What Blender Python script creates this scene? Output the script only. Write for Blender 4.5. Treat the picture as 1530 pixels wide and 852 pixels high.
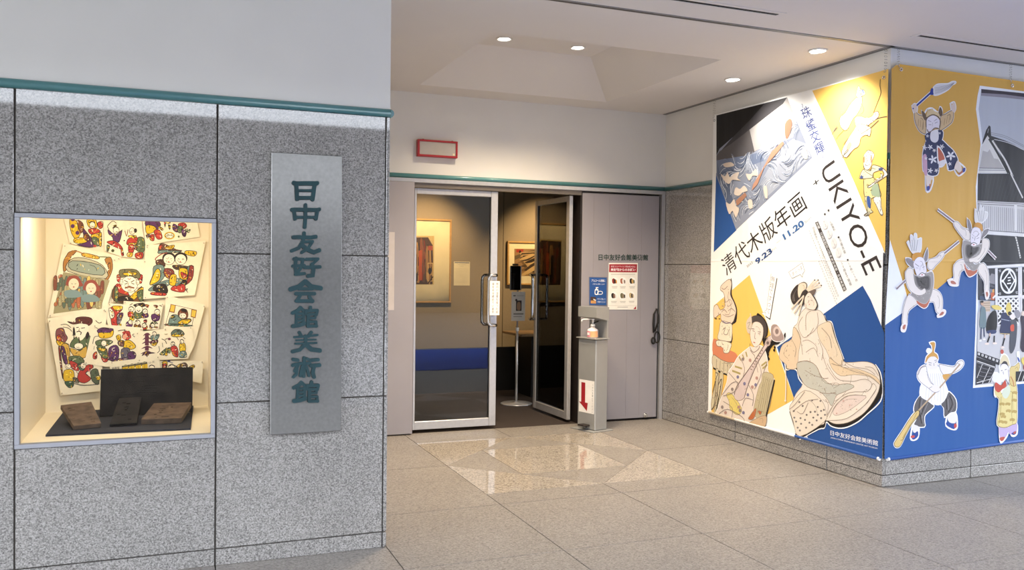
import bpy, math, random
from mathutils import Vector, Matrix
from mathutils.geometry import tessellate_polygon
for o in list(bpy.data.objects): bpy.data.objects.remove(o, do_unlink=True)
SC = bpy.context.scene
COL = SC.collection
PI = math.pi
# ------------------------------------------------------------------ camera, sky, exposure
CAM_H, YAW, PITCH, ROLL, FPX = 1.5726, 0.3801, -0.0197, 0.0124, 1287.8
fw = Vector((math.sin(YAW)*math.cos(PITCH), math.cos(YAW)*math.cos(PITCH), math.sin(PITCH)))
rt = Vector((math.cos(YAW), -math.sin(YAW), 0)); up = rt.cross(fw)
rr = math.cos(ROLL)*rt + math.sin(ROLL)*up; uu = -math.sin(ROLL)*rt + math.cos(ROLL)*up
cd = bpy.data.cameras.new('camera'); cam = bpy.data.objects.new('camera', cd); COL.objects.link(cam)
cd.sensor_fit = 'HORIZONTAL'; cd.sensor_width = 36.0; cd.lens = FPX/1530*36.0; cd.clip_start = 0.05
cam.matrix_world = Matrix(((rr.x, uu.x, -fw.x, 0), (rr.y, uu.y, -fw.y, 0), (rr.z, uu.z, -fw.z, CAM_H), (0, 0, 0, 1)))
SC.camera = cam
SKY_COLOR, SKY_STRENGTH, EXPOSURE = (0.85, 0.91, 1.0), 5.5, 0.22
COFFER_W, WASH_W, CASE_W, ROOM_W = 182, 72, 7.8, 150
WARM, WASH = (1.0, 0.80, 0.56), (1.0, 0.95, 0.86)
wd = bpy.data.worlds.new('sky'); SC.world = wd; wd.use_nodes = True
bg = wd.node_tree.nodes['Background']; bg.inputs[0].default_value = (*SKY_COLOR, 1); bg.inputs[1].default_value = SKY_STRENGTH
SC.view_settings.view_transform = 'Standard'; SC.view_settings.look = 'None'; SC.view_settings.gamma = 1
SC.view_settings.exposure = EXPOSURE; SC.view_settings.use_curve_mapping = False
# measured planes of the place (metres)
YA, XA, YB, XC, YD, HC = 4.714, 1.143, 7.850, 4.858, 4.818, 3.202
Z0, Z1, Z2, Z3 = 0.087, 0.850, 1.630, 2.400      # courses of the stone cladding
# ------------------------------------------------------------------ materials
MATS = {}
def lin(h):
    r = [int(h[i:i+2], 16)/255 for i in (0, 2, 4)]
    return tuple(c/12.92 if c <= .04045 else ((c+.055)/1.055)**2.4 for c in r)
def newmat(name):
    m = bpy.data.materials.new(name); m.use_nodes = True
    nt = m.node_tree; b = nt.nodes['Principled BSDF']
    return m, nt, b
def node(nt, t, **kw):
    n = nt.nodes.new(t)
    for k, v in kw.items():
        if k in n.inputs: n.inputs[k].default_value = v
        else: setattr(n, k, v)
    return n
def mat(name, hexcol, rough=.5, metal=0., var=.06, scale=8., bump=0., spec=.5, coat=0.):
    """plain painted / metal / plastic surface with faint procedural unevenness"""
    if name in MATS: return MATS[name]
    m, nt, b = newmat(name)
    g = node(nt, 'ShaderNodeNewGeometry')
    nz = node(nt, 'ShaderNodeTexNoise', Scale=scale, Detail=4.); nt.links.new(g.outputs['Position'], nz.inputs['Vector'])
    cr = node(nt, 'ShaderNodeValToRGB'); c = lin(hexcol)
    cr.color_ramp.elements[0].position = .3; cr.color_ramp.elements[1].position = .7
    cr.color_ramp.elements[0].color = (*[max(0, x*(1-var)) for x in c], 1); cr.color_ramp.elements[1].color = (*[min(1, x*(1+var)) for x in c], 1)
    nt.links.new(nz.outputs['Fac'], cr.inputs['Fac']); nt.links.new(cr.outputs['Color'], b.inputs['Base Color'])
    b.inputs['Roughness'].default_value = rough; b.inputs['Metallic'].default_value = metal; b.inputs['Specular IOR Level'].default_value = spec
    if coat: b.inputs['Coat Weight'].default_value = coat; b.inputs['Coat Roughness'].default_value = .08
    if bump:
        n2 = node(nt, 'ShaderNodeTexNoise', Scale=scale*25, Detail=3.); nt.links.new(g.outputs['Position'], n2.inputs['Vector'])
        bp = node(nt, 'ShaderNodeBump', Strength=bump, Distance=.002); nt.links.new(n2.outputs['Fac'], bp.inputs['Height']); nt.links.new(bp.outputs['Normal'], b.inputs['Normal'])
    MATS[name] = m; return m
def granite(name, dark, mid, light, rough, scale=1., bump=.15, stain=.12, spec=.5):
    if name in MATS: return MATS[name]
    m, nt, b = newmat(name); L = nt.links
    g = node(nt, 'ShaderNodeNewGeometry'); oi = node(nt, 'ShaderNodeObjectInfo')
    off = node(nt, 'ShaderNodeVectorMath', operation='ADD'); L.new(g.outputs['Position'], off.inputs[0]); L.new(oi.outputs['Random'], off.inputs[1])
    n1 = node(nt, 'ShaderNodeTexNoise', Scale=58*scale, Detail=5., Roughness=.78); L.new(off.outputs[0], n1.inputs['Vector'])
    n2 = node(nt, 'ShaderNodeTexVoronoi', Scale=95*scale); L.new(off.outputs[0], n2.inputs['Vector'])
    n3 = node(nt, 'ShaderNodeTexNoise', Scale=2.2, Detail=3.); L.new(off.outputs[0], n3.inputs['Vector'])
    hs = node(nt, 'ShaderNodeSeparateColor'); L.new(n2.outputs['Color'], hs.inputs[0])
    mx = node(nt, 'ShaderNodeMath', operation='MULTIPLY_ADD'); L.new(hs.outputs[0], mx.inputs[0]); mx.inputs[1].default_value = .34; L.new(n1.outputs['Fac'], mx.inputs[2])
    cr = node(nt, 'ShaderNodeValToRGB'); e = cr.color_ramp.elements
    e[0].position = .44; e[0].color = (*lin(dark), 1); e[1].position = .93; e[1].color = (*lin(light), 1)
    k = e.new(.58); k.color = (*lin(mid), 1); k = e.new(.74); k.color = (*[(x+y)/2 for x, y in zip(lin(mid), lin(light))], 1)
    L.new(mx.outputs[0], cr.inputs['Fac'])
    mul = node(nt, 'ShaderNodeMix', data_type='RGBA', blend_type='MULTIPLY'); mul.inputs[0].default_value = 1
    v = node(nt, 'ShaderNodeMapRange'); v.inputs[1].default_value = .3; v.inputs[2].default_value = .7; v.inputs[3].default_value = 1-stain; v.inputs[4].default_value = 1.0
    L.new(n3.outputs['Fac'], v.inputs[0])
    L.new(cr.outputs['Color'], mul.inputs[6]); L.new(v.outputs[0], mul.inputs[7]); L.new(mul.outputs[2], b.inputs['Base Color'])
    b.inputs['Roughness'].default_value = rough; b.inputs['Specular IOR Level'].default_value = spec
    if bump:
        bp = node(nt, 'ShaderNodeBump', Strength=bump, Distance=.001); L.new(mx.outputs[0], bp.inputs['Height']); L.new(bp.outputs['Normal'], b.inputs['Normal'])
    MATS[name] = m; return m
def glass(name, tint=.92, ior=1.5):
    m, nt, b = newmat(name); L = nt.links; nt.nodes.remove(b); out = nt.nodes['Material Output']
    t = node(nt, 'ShaderNodeBsdfTransparent'); t.inputs[0].default_value = (tint, tint, tint*.99, 1)
    gl = node(nt, 'ShaderNodeBsdfGlossy'); gl.inputs['Roughness'].default_value = .01
    f = node(nt, 'ShaderNodeFresnel', IOR=ior); mx = node(nt, 'ShaderNodeMixShader')
    L.new(f.outputs[0], mx.inputs[0]); L.new(t.outputs[0], mx.inputs[1]); L.new(gl.outputs[0], mx.inputs[2]); L.new(mx.outputs[0], out.inputs[0])
    MATS[name] = m; return m
def emit(name, col, strength):
    m, nt, b = newmat(name); b.inputs['Base Color'].default_value = (.8, .8, .8, 1)
    b.inputs['Emission Color'].default_value = (*col, 1); b.inputs['Emission Strength'].default_value = strength
    MATS[name] = m; return m
def folds(nt, b, strength):
    L = nt.links; g = node(nt, 'ShaderNodeNewGeometry'); mp = node(nt, 'ShaderNodeMapping'); mp.inputs['Scale'].default_value = (2.6, 2.6, .55); L.new(g.outputs['Position'], mp.inputs[0])
    nz = node(nt, 'ShaderNodeTexNoise', Scale=2.2, Detail=2.); L.new(mp.outputs[0], nz.inputs['Vector'])
    sp = node(nt, 'ShaderNodeSeparateXYZ'); L.new(g.outputs['Position'], sp.inputs[0])
    s1 = node(nt, 'ShaderNodeMath', operation='SUBTRACT'); L.new(sp.outputs[2], s1.inputs[0]); s1.inputs[1].default_value = 1.665
    s2 = node(nt, 'ShaderNodeMath', operation='ABSOLUTE'); L.new(s1.outputs[0], s2.inputs[0])
    mr = node(nt, 'ShaderNodeMapRange', interpolation_type='SMOOTHSTEP'); mr.inputs[1].default_value = 0; mr.inputs[2].default_value = .014; mr.inputs[3].default_value = .22; mr.inputs[4].default_value = 0; L.new(s2.outputs[0], mr.inputs[0])
    ad = node(nt, 'ShaderNodeMath', operation='ADD'); L.new(nz.outputs['Fac'], ad.inputs[0]); L.new(mr.outputs[0], ad.inputs[1])
    bp = node(nt, 'ShaderNodeBump', Strength=strength, Distance=.05); L.new(ad.outputs[0], bp.inputs['Height']); L.new(bp.outputs['Normal'], b.inputs['Normal'])
def ink(name, rough=.55, fold=0., spec=.3):
    """printed colours, read from the print's own colour layer; fold adds the soft creases of hanging cloth"""
    m, nt, b = newmat(name); L = nt.links
    a = node(nt, 'ShaderNodeVertexColor', layer_name='print'); L.new(a.outputs['Color'], b.inputs['Base Color'])
    b.inputs['Roughness'].default_value = rough; b.inputs['Specular IOR Level'].default_value = spec
    if fold:
        folds(nt, b, fold)
    MATS[name] = m; return m
STONE = granite('grey_granite', '5c5957', '7f7c79', 'b6b2ae', .03, 1.9, 0, .16, 1.0)
FLOOR = granite('honed_floor_granite', '655f5a', '807a74', '9f9992', .42, 1.25, .06, .1)
POLISH = granite('polished_floor_granite', '716a62', '968e84', 'bbb3a8', .05, 1.2, 0, .08)
JOINT = mat('dark_joint', '4b4641', .9)
WHITE = mat('white_plaster', 'dddbd6', .8, var=.02, scale=3, bump=.05)
CEIL = mat('ceiling_paint', 'd5d0ca', .85, var=.015, scale=2)
TEAL = mat('teal_enamel', '4d8284', .28, var=.04, coat=.3)
GREYP = mat('warm_grey_panel', '979398', .42, var=.03, scale=3)
ALU = mat('brushed_aluminium', 'c4c4c6', .34, .55, .04, 30)
ALU_D = mat('frame_aluminium', '9d9ea5', .5, .2, .03, 20)
CHROME = mat('polished_steel', 'd8d8d8', .09, 1., .02)
STEEL = mat('bead_blasted_steel', '838280', .13, .55, .08, 60, .12)
BLACK = mat('black_plastic', '101011', .35, var=.02)
DARKJ = mat('dark_brown', '2b2523', .4, .2)
GLASS = glass('door_glass', .93); CASEGL = glass('case_glass', .98, 1.18)
INK = ink('banner_print', .5, .18); PAPER = ink('paper_print', .7)
# ------------------------------------------------------------------ builders
class MB:
    def __init__(s): s.v = []; s.f = []
    def box(s, lo, hi):
        n = len(s.v); (a, b, c), (d, e, f) = lo, hi
        s.v += [(a,b,c),(d,b,c),(d,e,c),(a,e,c),(a,b,f),(d,b,f),(d,e,f),(a,e,f)]
        s.f += [tuple(n+i for i in q) for q in ((0,3,2,1),(4,5,6,7),(0,1,5,4),(1,2,6,5),(2,3,7,6),(3,0,4,7))]; return s
    def bbox(s, lo, hi, r):
        """box with chamfered edges"""
        n = len(s.v); P = []
        for sx in (0, 1):
            for sy in (0, 1):
                for sz in (0, 1):
                    p = [ (lo, hi)[k][i] for i, k in enumerate((sx, sy, sz)) ]; d = [ r if k == 0 else -r for k in (sx, sy, sz) ]
                    for ax in range(3):
                        q = [p[i] + (0 if i == ax else d[i]) for i in range(3)]; P.append(tuple(q))
        s.v += P
        def idx(sx, sy, sz, ax): return n + ((sx*2+sy)*2+sz)*3+ax
        for ax in range(3):
            o = [i for i in range(3) if i != ax]
            for k in (0, 1):
                q = []
                for (i, j) in ((0,0),(1,0),(1,1),(0,1)):
                    c = [0,0,0]; c[ax] = k; c[o[0]] = i; c[o[1]] = j; q.append(idx(*c, ax))
                s.f.append(tuple(q))
        for ax in range(3):
            o = [i for i in range(3) if i != ax]
            for i in (0, 1):
                for j in (0, 1):
                    c0 = [0,0,0]; c0[o[0]] = i; c0[o[1]] = j; c1 = list(c0); c1[ax] = 1
                    s.f.append((idx(*c0, o[0]), idx(*c1, o[0]), idx(*c1, o[1]), idx(*c0, o[1])))
        for sx in (0, 1):
            for sy in (0, 1):
                for sz in (0, 1): s.f.append(tuple(idx(sx, sy, sz, a) for a in range(3)))
        return s
    def tube(s, pts, r, n=12, cap=True, closed=False):
        pts = [Vector(p) for p in pts]; m = len(pts); base = len(s.v); ref = None
        for i, p in enumerate(pts):
            t = (pts[(i+1) % m] if (closed or i < m-1) else p) - (pts[i-1] if (closed or i > 0) else p); t.normalize()
            if ref is None: ref = Vector((0,0,1)) if abs(t.z) < .9 else Vector((1,0,0))
            x = t.cross(ref).normalized(); y = x.cross(t).normalized(); ref = y
            rad = r[i] if isinstance(r, (list, tuple)) else r
            for k in range(n): a = 2*PI*k/n; s.v.append(tuple(p + rad*(math.cos(a)*x + math.sin(a)*y)))
        for i in range(m if closed else m-1):
            j = (i+1) % m
            for k in range(n): s.f.append((base+i*n+k, base+i*n+(k+1) % n, base+j*n+(k+1) % n, base+j*n+k))
        if cap and not closed: s.f.append(tuple(base+k for k in range(n-1, -1, -1))); s.f.append(tuple(base+(m-1)*n+k for k in range(n)))
        return s
    def lathe(s, prof, n=24, c=(0,0,0)):
        return s.tube([(c[0], c[1], c[2]+z) for _, z in prof], [max(r, 1e-4) for r, _ in prof], n)
    def prism(s, poly, h0, h1, ax='z'):
        n = len(s.v); m = len(poly)
        def P(p, h): return (p[0], p[1], h) if ax == 'z' else ((p[0], h, p[1]) if ax == 'y' else (h, p[0], p[1]))
        s.v += [P(p, h0) for p in poly] + [P(p, h1) for p in poly]
        s.f += [tuple(n+i for i in range(m-1, -1, -1)), tuple(n+m+i for i in range(m))] + [(n+i, n+(i+1) % m, n+m+(i+1) % m, n+m+i) for i in range(m)]
        return s
    def quad(s, *p):
        n = len(s.v); s.v += [tuple(q) for q in p]; s.f.append(tuple(range(n, n+len(p)))); return s
    def hexa(s, low, high):
        n = len(s.v); s.v += [tuple(p) for p in low] + [tuple(p) for p in high]
        s.f += [tuple(n+i for i in q) for q in ((0,3,2,1),(4,5,6,7),(0,1,5,4),(1,2,6,5),(2,3,7,6),(3,0,4,7))]; return s
    def build(s, name, m, parent=None, smooth=False, kind=None, fix=True):
        me = bpy.data.meshes.new(name); me.from_pydata(s.v, [], s.f)
        if fix:
            import bmesh
            bm = bmesh.new(); bm.from_mesh(me); bmesh.ops.recalc_face_normals(bm, faces=bm.faces); bm.to_mesh(me); bm.free()
        me.materials.append(m); o = bpy.data.objects.new(name, me); COL.objects.link(o)
        if smooth:
            for p in me.polygons: p.use_smooth = len(p.vertices) == 4
        if parent: o.parent = parent
        if kind: o['kind'] = kind
        return o
def tag(o, label, cat, group=None):
    o['label'] = label; o['category'] = cat
    if group: o['group'] = group
    return o
def thing(name, label, cat, loc=(0,0,0), rot=(0,0,0), group=None):
    o = bpy.data.objects.new(name, None); COL.objects.link(o); o.location = loc; o.rotation_euler = rot; o.empty_display_size = .1
    return tag(o, label, cat, group)
def struct(o): o['kind'] = 'structure'; return o
def light(name, typ, loc, target, power, col, parent=None, **kw):
    ld = bpy.data.lights.new(name, typ); ld.energy = power; ld.color = col
    for k, v in kw.items(): setattr(ld, k, v)
    o = bpy.data.objects.new(name, ld); COL.objects.link(o)
    d = Vector(target) - Vector(loc); o.rotation_euler = d.to_track_quat('-Z', 'Y').to_euler(); o.location = loc
    if parent: o.parent = parent; o.location = Vector(loc) - parent.location
    return o
# ------------------------------------------------------------------ flat print builder
ART = {
 'C_ground': [
  ('p','2c5596',[65,2502,397,1944,49,1747]),
  ('p','27508f',[1951,1473,2033,1371,2171,1133,2174,218,1405,200,1221,512,990,925,1554,1246]),
  ('p','e8bd63',[1364,3035,2157,3045,2162,1716]),
  ('p','f3f3f2',[1364,3038,1631,2599,1847,2252,2011,1960,2162,1711,1949,1808,1507,2403]),
  ('p','e8bd63',[599,1537,1221,512,883,332,540,206,56,200,64,1237]),
 ],
 'C_sea': [
  ('p','8d93a3',[55,3045,1061,3036,1380,2492,392,1946,71,2473]),
  ('p','171515',[55,3045,766,3036,583,2931,317,2803,112,2721,66,2663]),
  ('p','3c3a3d',[766,3036,1061,3036,1009,2991,562,2837,293,2745,113,2697,66,2660,317,2803,583,2931]),
  ('p','5a5657',[113,2697,293,2745,562,2837,708,2647,592,2617,423,2607,194,2617,67,2616,66,2660]),
  ('p','a8a4a2',[562,2837,1009,2991,1061,3036,1138,2900,884,2827,708,2647,639,2634]),
  ('p','c9c4bf',[708,2647,884,2827,1138,2900,1181,2838,1144,2691,1018,2673,801,2614]),
  ('P','a8765e',[1046,2817,1108,2849,1131,2790,1081,2692,1049,2718]),
  ('p','b98a72',[879,2605,1018,2673,1036,2649,956,2588,782,2478,694,2340,613,2288,628,2339,759,2466]),
  ('p','a87a62',[384,2214,518,2280,543,2248,435,2180,398,2167]),
  ('P','e0d0c0',[145,2482,212,2452,250,2487,289,2437,352,2465,427,2470,403,2419,454,2391,328,2410,278,2376,200,2414]),
  ('P','e0d0c0',[381,2337,443,2316,504,2342,554,2292,481,2283,433,2256,357,2277]),
  ('P','e0d0c0',[232,2209,297,2189,359,2231,386,2168,436,2135,389,2061,337,2125,286,2097]),
  ('P','e0d0c0',[182,2572,298,2575,350,2538,222,2536]),
  ('P','e0d0c0',[525,2445,597,2438,667,2476,692,2414,621,2421,575,2380]),
  ('P','e0d0c0',[1250,2553,1299,2588,1331,2503,1292,2494]),
  ('P','e0d0c0',[775,2304,820,2308,834,2212,801,2215]),
  ('P','e0d0c0',[561,2202,616,2206,629,2138,582,2133]),
  ('p','5d6880',[82,2475,77,2623,350,2523,279,2345,387,2122,312,2103]),
  ('p','6f7a92',[78,2615,348,2615,545,2608,709,2618,780,2537,595,2513,401,2503,118,2500]),
  ('p','a9adb8',[717,2338,977,2614,1144,2677,1308,2614,1362,2505,790,2201]),
 ],
 'C_sea_area': [
  ('p','000000',[77,2638,270,2655,639,2634,777,2632,1018,2673,1129,2846,1171,2832,1266,2688,1366,2501,396,1963,82,2475]),
 ],
 'C_title': [
  ('t', '2e2826', '清代木版年画', [261, 1516, 1339, 2088, 151, 1673], 0, 0),
  ('t', '4e4c4a', '+', [1407, 2258, 1471, 2289, 1388, 2292], 1, 0),
  ('t', '27477f', '9.23', [702, 1628, 914, 1733, 667, 1672], 3, 0),
  ('t', '3f699f', '11.20', [1065, 1835, 1309, 1953, 1030, 1883], 3, 0),
  ('t', '55555a', '2022', [565, 1602, 648, 1645, 549, 1617], 0, 0),
  ('t', 'b9b9bb', 'Fri', [914, 1740, 960, 1768, 897, 1758], 0, 0),
  ('t', 'b9b9bb', 'Sun', [1314, 1964, 1384, 2006, 1298, 1983], 0, 0),
  ('L','c8c8c8',4,[958,1814,1014,1841]),
 ],
 'C_ukiyo': [
  ('t', '37302e', 'UKIYO-E', [1470, 2386, 1979, 1546, 1628, 2451], 0, 0),
 ],
 'C_small_print': [
  ('t', '4a5485', '珠', [1274, 2812, 1372, 2835, 1225, 2906], 1, 1),
  ('t', '4a5485', '璧', [1329, 2708, 1426, 2731, 1281, 2800], 1, 1),
  ('t', '4a5485', '交', [1384, 2604, 1479, 2629, 1336, 2695], 1, 1),
  ('t', '4a5485', '輝', [1438, 2502, 1532, 2529, 1391, 2592], 1, 1),
  ('L','4a5485',5,[1243,2949,1255,2935,1252,2925,1264,2915]),
  ('L','4a5485',5,[1489,2503,1504,2493,1501,2483,1513,2474]),
  ('p','4b4442',[1428,1968,1462,1976,1790,1441,1758,1422]),
  ('t', 'ffffff', '主', [1450, 1940, 1473, 1948, 1436, 1964], 0, 1),
  ('t', 'ffffff', '催', [1467, 1914, 1489, 1922, 1452, 1937], 0, 1),
  ('t', 'ffffff', '公', [1499, 1861, 1521, 1869, 1485, 1884], 0, 1),
  ('t', 'ffffff', '益', [1515, 1835, 1537, 1843, 1501, 1858], 0, 1),
  ('t', 'ffffff', '財', [1531, 1809, 1553, 1817, 1517, 1832], 0, 1),
  ('t', 'ffffff', '団', [1546, 1783, 1569, 1792, 1532, 1806], 0, 1),
  ('t', 'ffffff', '法', [1562, 1757, 1584, 1766, 1548, 1780], 0, 1),
  ('t', 'ffffff', '人', [1578, 1732, 1600, 1740, 1564, 1754], 0, 1),
  ('t', 'ffffff', '日', [1593, 1706, 1615, 1715, 1580, 1729], 0, 1),
  ('t', 'ffffff', '中', [1609, 1681, 1631, 1689, 1595, 1703], 0, 1),
  ('t', 'ffffff', '友', [1625, 1655, 1646, 1664, 1611, 1678], 0, 1),
  ('t', 'ffffff', '好', [1640, 1630, 1662, 1639, 1626, 1652], 0, 1),
  ('t', 'ffffff', '会', [1655, 1605, 1677, 1614, 1642, 1627], 0, 1),
  ('t', 'ffffff', '館', [1671, 1580, 1692, 1589, 1657, 1602], 0, 1),
  ('t', 'ffffff', '、', [1686, 1555, 1707, 1564, 1672, 1577], 0, 1),
  ('t', 'ffffff', '中', [1701, 1530, 1722, 1539, 1688, 1552], 0, 1),
  ('t', 'ffffff', '国', [1716, 1505, 1737, 1514, 1703, 1527], 0, 1),
  ('t', 'ffffff', '美', [1731, 1481, 1752, 1490, 1718, 1502], 0, 1),
  ('t', 'ffffff', '術', [1746, 1456, 1767, 1465, 1733, 1478], 0, 1),
  ('t', 'ffffff', '館', [1761, 1432, 1782, 1441, 1748, 1453], 0, 1),
  ('t', '8a8684', '月', [1708, 1800, 1729, 1808, 1694, 1826], 0, 1),
  ('t', '8a8684', '曜', [1725, 1770, 1746, 1778, 1710, 1796], 0, 1),
  ('t', '8a8684', '休', [1741, 1741, 1762, 1749, 1727, 1767], 0, 1),
  ('t', '8a8684', '館', [1757, 1711, 1778, 1720, 1743, 1737], 0, 1),
  ('t', '8a8684', '1', [1803, 1625, 1824, 1633, 1791, 1643], 0, 1),
  ('t', '8a8684', '0', [1817, 1604, 1838, 1612, 1805, 1622], 0, 1),
  ('t', '8a8684', '時', [1831, 1583, 1851, 1591, 1819, 1601], 0, 1),
  ('t', '8a8684', '～', [1845, 1562, 1865, 1571, 1832, 1580], 0, 1),
  ('t', '8a8684', '1', [1858, 1541, 1878, 1550, 1846, 1559], 0, 1),
  ('t', '8a8684', '7', [1872, 1520, 1892, 1529, 1860, 1539], 0, 1),
  ('t', '8a8684', '時', [1885, 1500, 1906, 1509, 1873, 1518], 0, 1),
  ('t', '8a8684', '2', [1730, 1626, 1751, 1634, 1716, 1649], 0, 1),
  ('t', '8a8684', '0', [1746, 1599, 1766, 1608, 1732, 1622], 0, 1),
  ('t', '8a8684', '時', [1761, 1573, 1782, 1582, 1747, 1596], 0, 1),
  ('t', '8a8684', 'ま', [1777, 1547, 1798, 1556, 1763, 1570], 0, 1),
  ('t', '8a8684', 'で', [1793, 1521, 1814, 1530, 1779, 1544], 0, 1),
  ('t', '8a8684', '開', [1809, 1495, 1829, 1504, 1795, 1518], 0, 1),
  ('t', '8a8684', '館', [1824, 1469, 1845, 1478, 1810, 1492], 0, 1),
  ('t', '8a8684', '入', [1598, 1952, 1620, 1959, 1586, 1970], 0, 1),
  ('t', '8a8684', '館', [1613, 1931, 1635, 1939, 1600, 1949], 0, 1),
  ('t', '8a8684', '無', [1628, 1911, 1649, 1919, 1615, 1929], 0, 1),
  ('t', '8a8684', '料', [1642, 1891, 1664, 1899, 1629, 1909], 0, 1),
  ('p','3a3432',[1683,1846,1700,1851,1706,1838,1689,1834]),
  ('p','3a3432',[1785,1670,1801,1676,1807,1663,1791,1658]),
  ('p','3a3432',[1567,2062,1585,2067,1591,2053,1574,2049]),
  ('p','3a3432',[1527,2033,1545,2039,1551,2025,1534,2021]),
  ('P','e3dfdd',[1576,1949,1570,1927,1555,1913,1536,1914,1520,1929,1513,1952,1519,1974,1534,1988,1553,1987,1569,1972]),
  ('t', '77716e', '9', [1527, 1961, 1544, 1968, 1520, 1972], 0, 1),
  ('t', '77716e', '/', [1534, 1949, 1551, 1955, 1528, 1960], 0, 1),
  ('t', '77716e', '3', [1541, 1937, 1558, 1943, 1535, 1948], 0, 1),
  ('t', '77716e', '0', [1548, 1925, 1566, 1931, 1542, 1935], 0, 1),
  ('P','e3dfdd',[1623,1876,1618,1853,1603,1840,1584,1840,1568,1855,1561,1878,1567,1900,1582,1914,1601,1913,1616,1898]),
  ('t', '77716e', '1', [1574, 1889, 1591, 1896, 1569, 1898], 0, 1),
  ('t', '77716e', '0', [1579, 1880, 1596, 1886, 1574, 1888], 0, 1),
  ('t', '77716e', '/', [1585, 1870, 1602, 1877, 1580, 1879], 0, 1),
  ('t', '77716e', '1', [1591, 1860, 1608, 1867, 1586, 1869], 0, 1),
  ('t', '77716e', '4', [1596, 1851, 1613, 1857, 1591, 1859], 0, 1),
  ('P','e3dfdd',[1675,1801,1670,1779,1655,1765,1636,1766,1620,1780,1614,1803,1619,1825,1634,1839,1653,1838,1668,1824]),
  ('t', '77716e', '1', [1626, 1814, 1643, 1821, 1621, 1823], 0, 1),
  ('t', '77716e', '0', [1632, 1805, 1648, 1811, 1627, 1813], 0, 1),
  ('t', '77716e', '/', [1637, 1795, 1654, 1802, 1632, 1804], 0, 1),
  ('t', '77716e', '2', [1643, 1786, 1660, 1792, 1638, 1794], 0, 1),
  ('t', '77716e', '8', [1648, 1776, 1665, 1783, 1643, 1785], 0, 1),
  ('P','e3dfdd',[1727,1728,1722,1705,1707,1692,1689,1692,1673,1706,1667,1728,1672,1751,1687,1764,1705,1764,1721,1750]),
  ('t', '77716e', '1', [1679, 1740, 1695, 1747, 1674, 1749], 0, 1),
  ('t', '77716e', '1', [1684, 1731, 1701, 1738, 1680, 1739], 0, 1),
  ('t', '77716e', '/', [1690, 1722, 1706, 1728, 1685, 1730], 0, 1),
  ('t', '77716e', '1', [1695, 1712, 1712, 1719, 1691, 1720], 0, 1),
  ('t', '77716e', '1', [1701, 1703, 1717, 1710, 1696, 1711], 0, 1),
  ('t', '9a9694', '特', [1407, 1911, 1430, 1919, 1397, 1933], 0, 1),
  ('t', '9a9694', '別', [1419, 1886, 1442, 1894, 1409, 1908], 0, 1),
  ('t', '9a9694', '協', [1430, 1861, 1453, 1869, 1420, 1883], 0, 1),
  ('t', '9a9694', '力', [1442, 1836, 1465, 1844, 1432, 1858], 0, 1),
  ('l','b4b0ae',6,[1470,1816,1477,1805]),
  ('l','b4b0ae',6,[1482,1796,1489,1785]),
  ('l','b4b0ae',6,[1495,1776,1501,1765]),
  ('l','b4b0ae',6,[1507,1756,1513,1745]),
  ('l','b4b0ae',6,[1519,1737,1525,1726]),
  ('l','b4b0ae',5,[1531,1717,1538,1706]),
  ('l','b4b0ae',6,[1543,1697,1550,1687]),
  ('l','b4b0ae',5,[1555,1678,1562,1667]),
  ('l','b4b0ae',6,[1567,1658,1573,1648]),
  ('l','b4b0ae',6,[1579,1639,1585,1629]),
  ('l','b4b0ae',5,[1591,1620,1597,1609]),
  ('l','b4b0ae',5,[1603,1601,1609,1590]),
  ('l','b4b0ae',5,[1614,1581,1621,1571]),
  ('l','b4b0ae',6,[1626,1562,1633,1552]),
  ('l','b4b0ae',6,[1419,1898,1426,1887]),
  ('l','b4b0ae',6,[1432,1877,1438,1866]),
  ('l','b4b0ae',5,[1444,1857,1451,1846]),
  ('l','b4b0ae',5,[1456,1837,1463,1826]),
  ('l','b4b0ae',6,[1469,1817,1475,1807]),
  ('l','b4b0ae',6,[1481,1798,1487,1787]),
  ('l','b4b0ae',5,[1493,1778,1500,1767]),
  ('l','b4b0ae',5,[1505,1758,1512,1747]),
  ('l','b4b0ae',6,[1517,1738,1524,1728]),
  ('l','b4b0ae',5,[1529,1719,1536,1708]),
  ('l','b4b0ae',5,[1541,1699,1548,1688]),
  ('l','b4b0ae',5,[1553,1680,1560,1669]),
  ('l','b4b0ae',6,[1565,1660,1572,1650]),
  ('l','b4b0ae',5,[1577,1641,1584,1630]),
  ('l','b4b0ae',5,[1589,1622,1596,1611]),
  ('l','b4b0ae',6,[1601,1602,1608,1592]),
  ('l','b4b0ae',6,[1613,1583,1619,1573]),
  ('l','b4b0ae',6,[1625,1564,1631,1554]),
  ('l','b4b0ae',6,[1636,1545,1643,1535]),
  ('l','b4b0ae',6,[1648,1526,1655,1516]),
  ('l','b4b0ae',6,[1364,1908,1371,1897]),
  ('l','b4b0ae',5,[1377,1888,1384,1877]),
  ('l','b4b0ae',6,[1390,1868,1396,1857]),
  ('l','b4b0ae',6,[1402,1848,1409,1837]),
  ('l','b4b0ae',6,[1415,1828,1421,1817]),
  ('l','b4b0ae',6,[1427,1808,1434,1797]),
  ('l','b4b0ae',6,[1439,1788,1446,1777]),
  ('l','b4b0ae',6,[1452,1768,1458,1757]),
  ('l','b4b0ae',5,[1464,1748,1471,1737]),
  ('l','b4b0ae',5,[1476,1728,1483,1717]),
  ('l','b4b0ae',6,[1488,1708,1495,1698]),
  ('l','b4b0ae',5,[1501,1689,1507,1678]),
  ('l','b4b0ae',6,[1513,1669,1519,1659]),
  ('l','b4b0ae',6,[1525,1650,1531,1639]),
  ('l','b4b0ae',6,[1537,1630,1543,1620]),
  ('l','b4b0ae',6,[1549,1611,1555,1600]),
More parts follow.
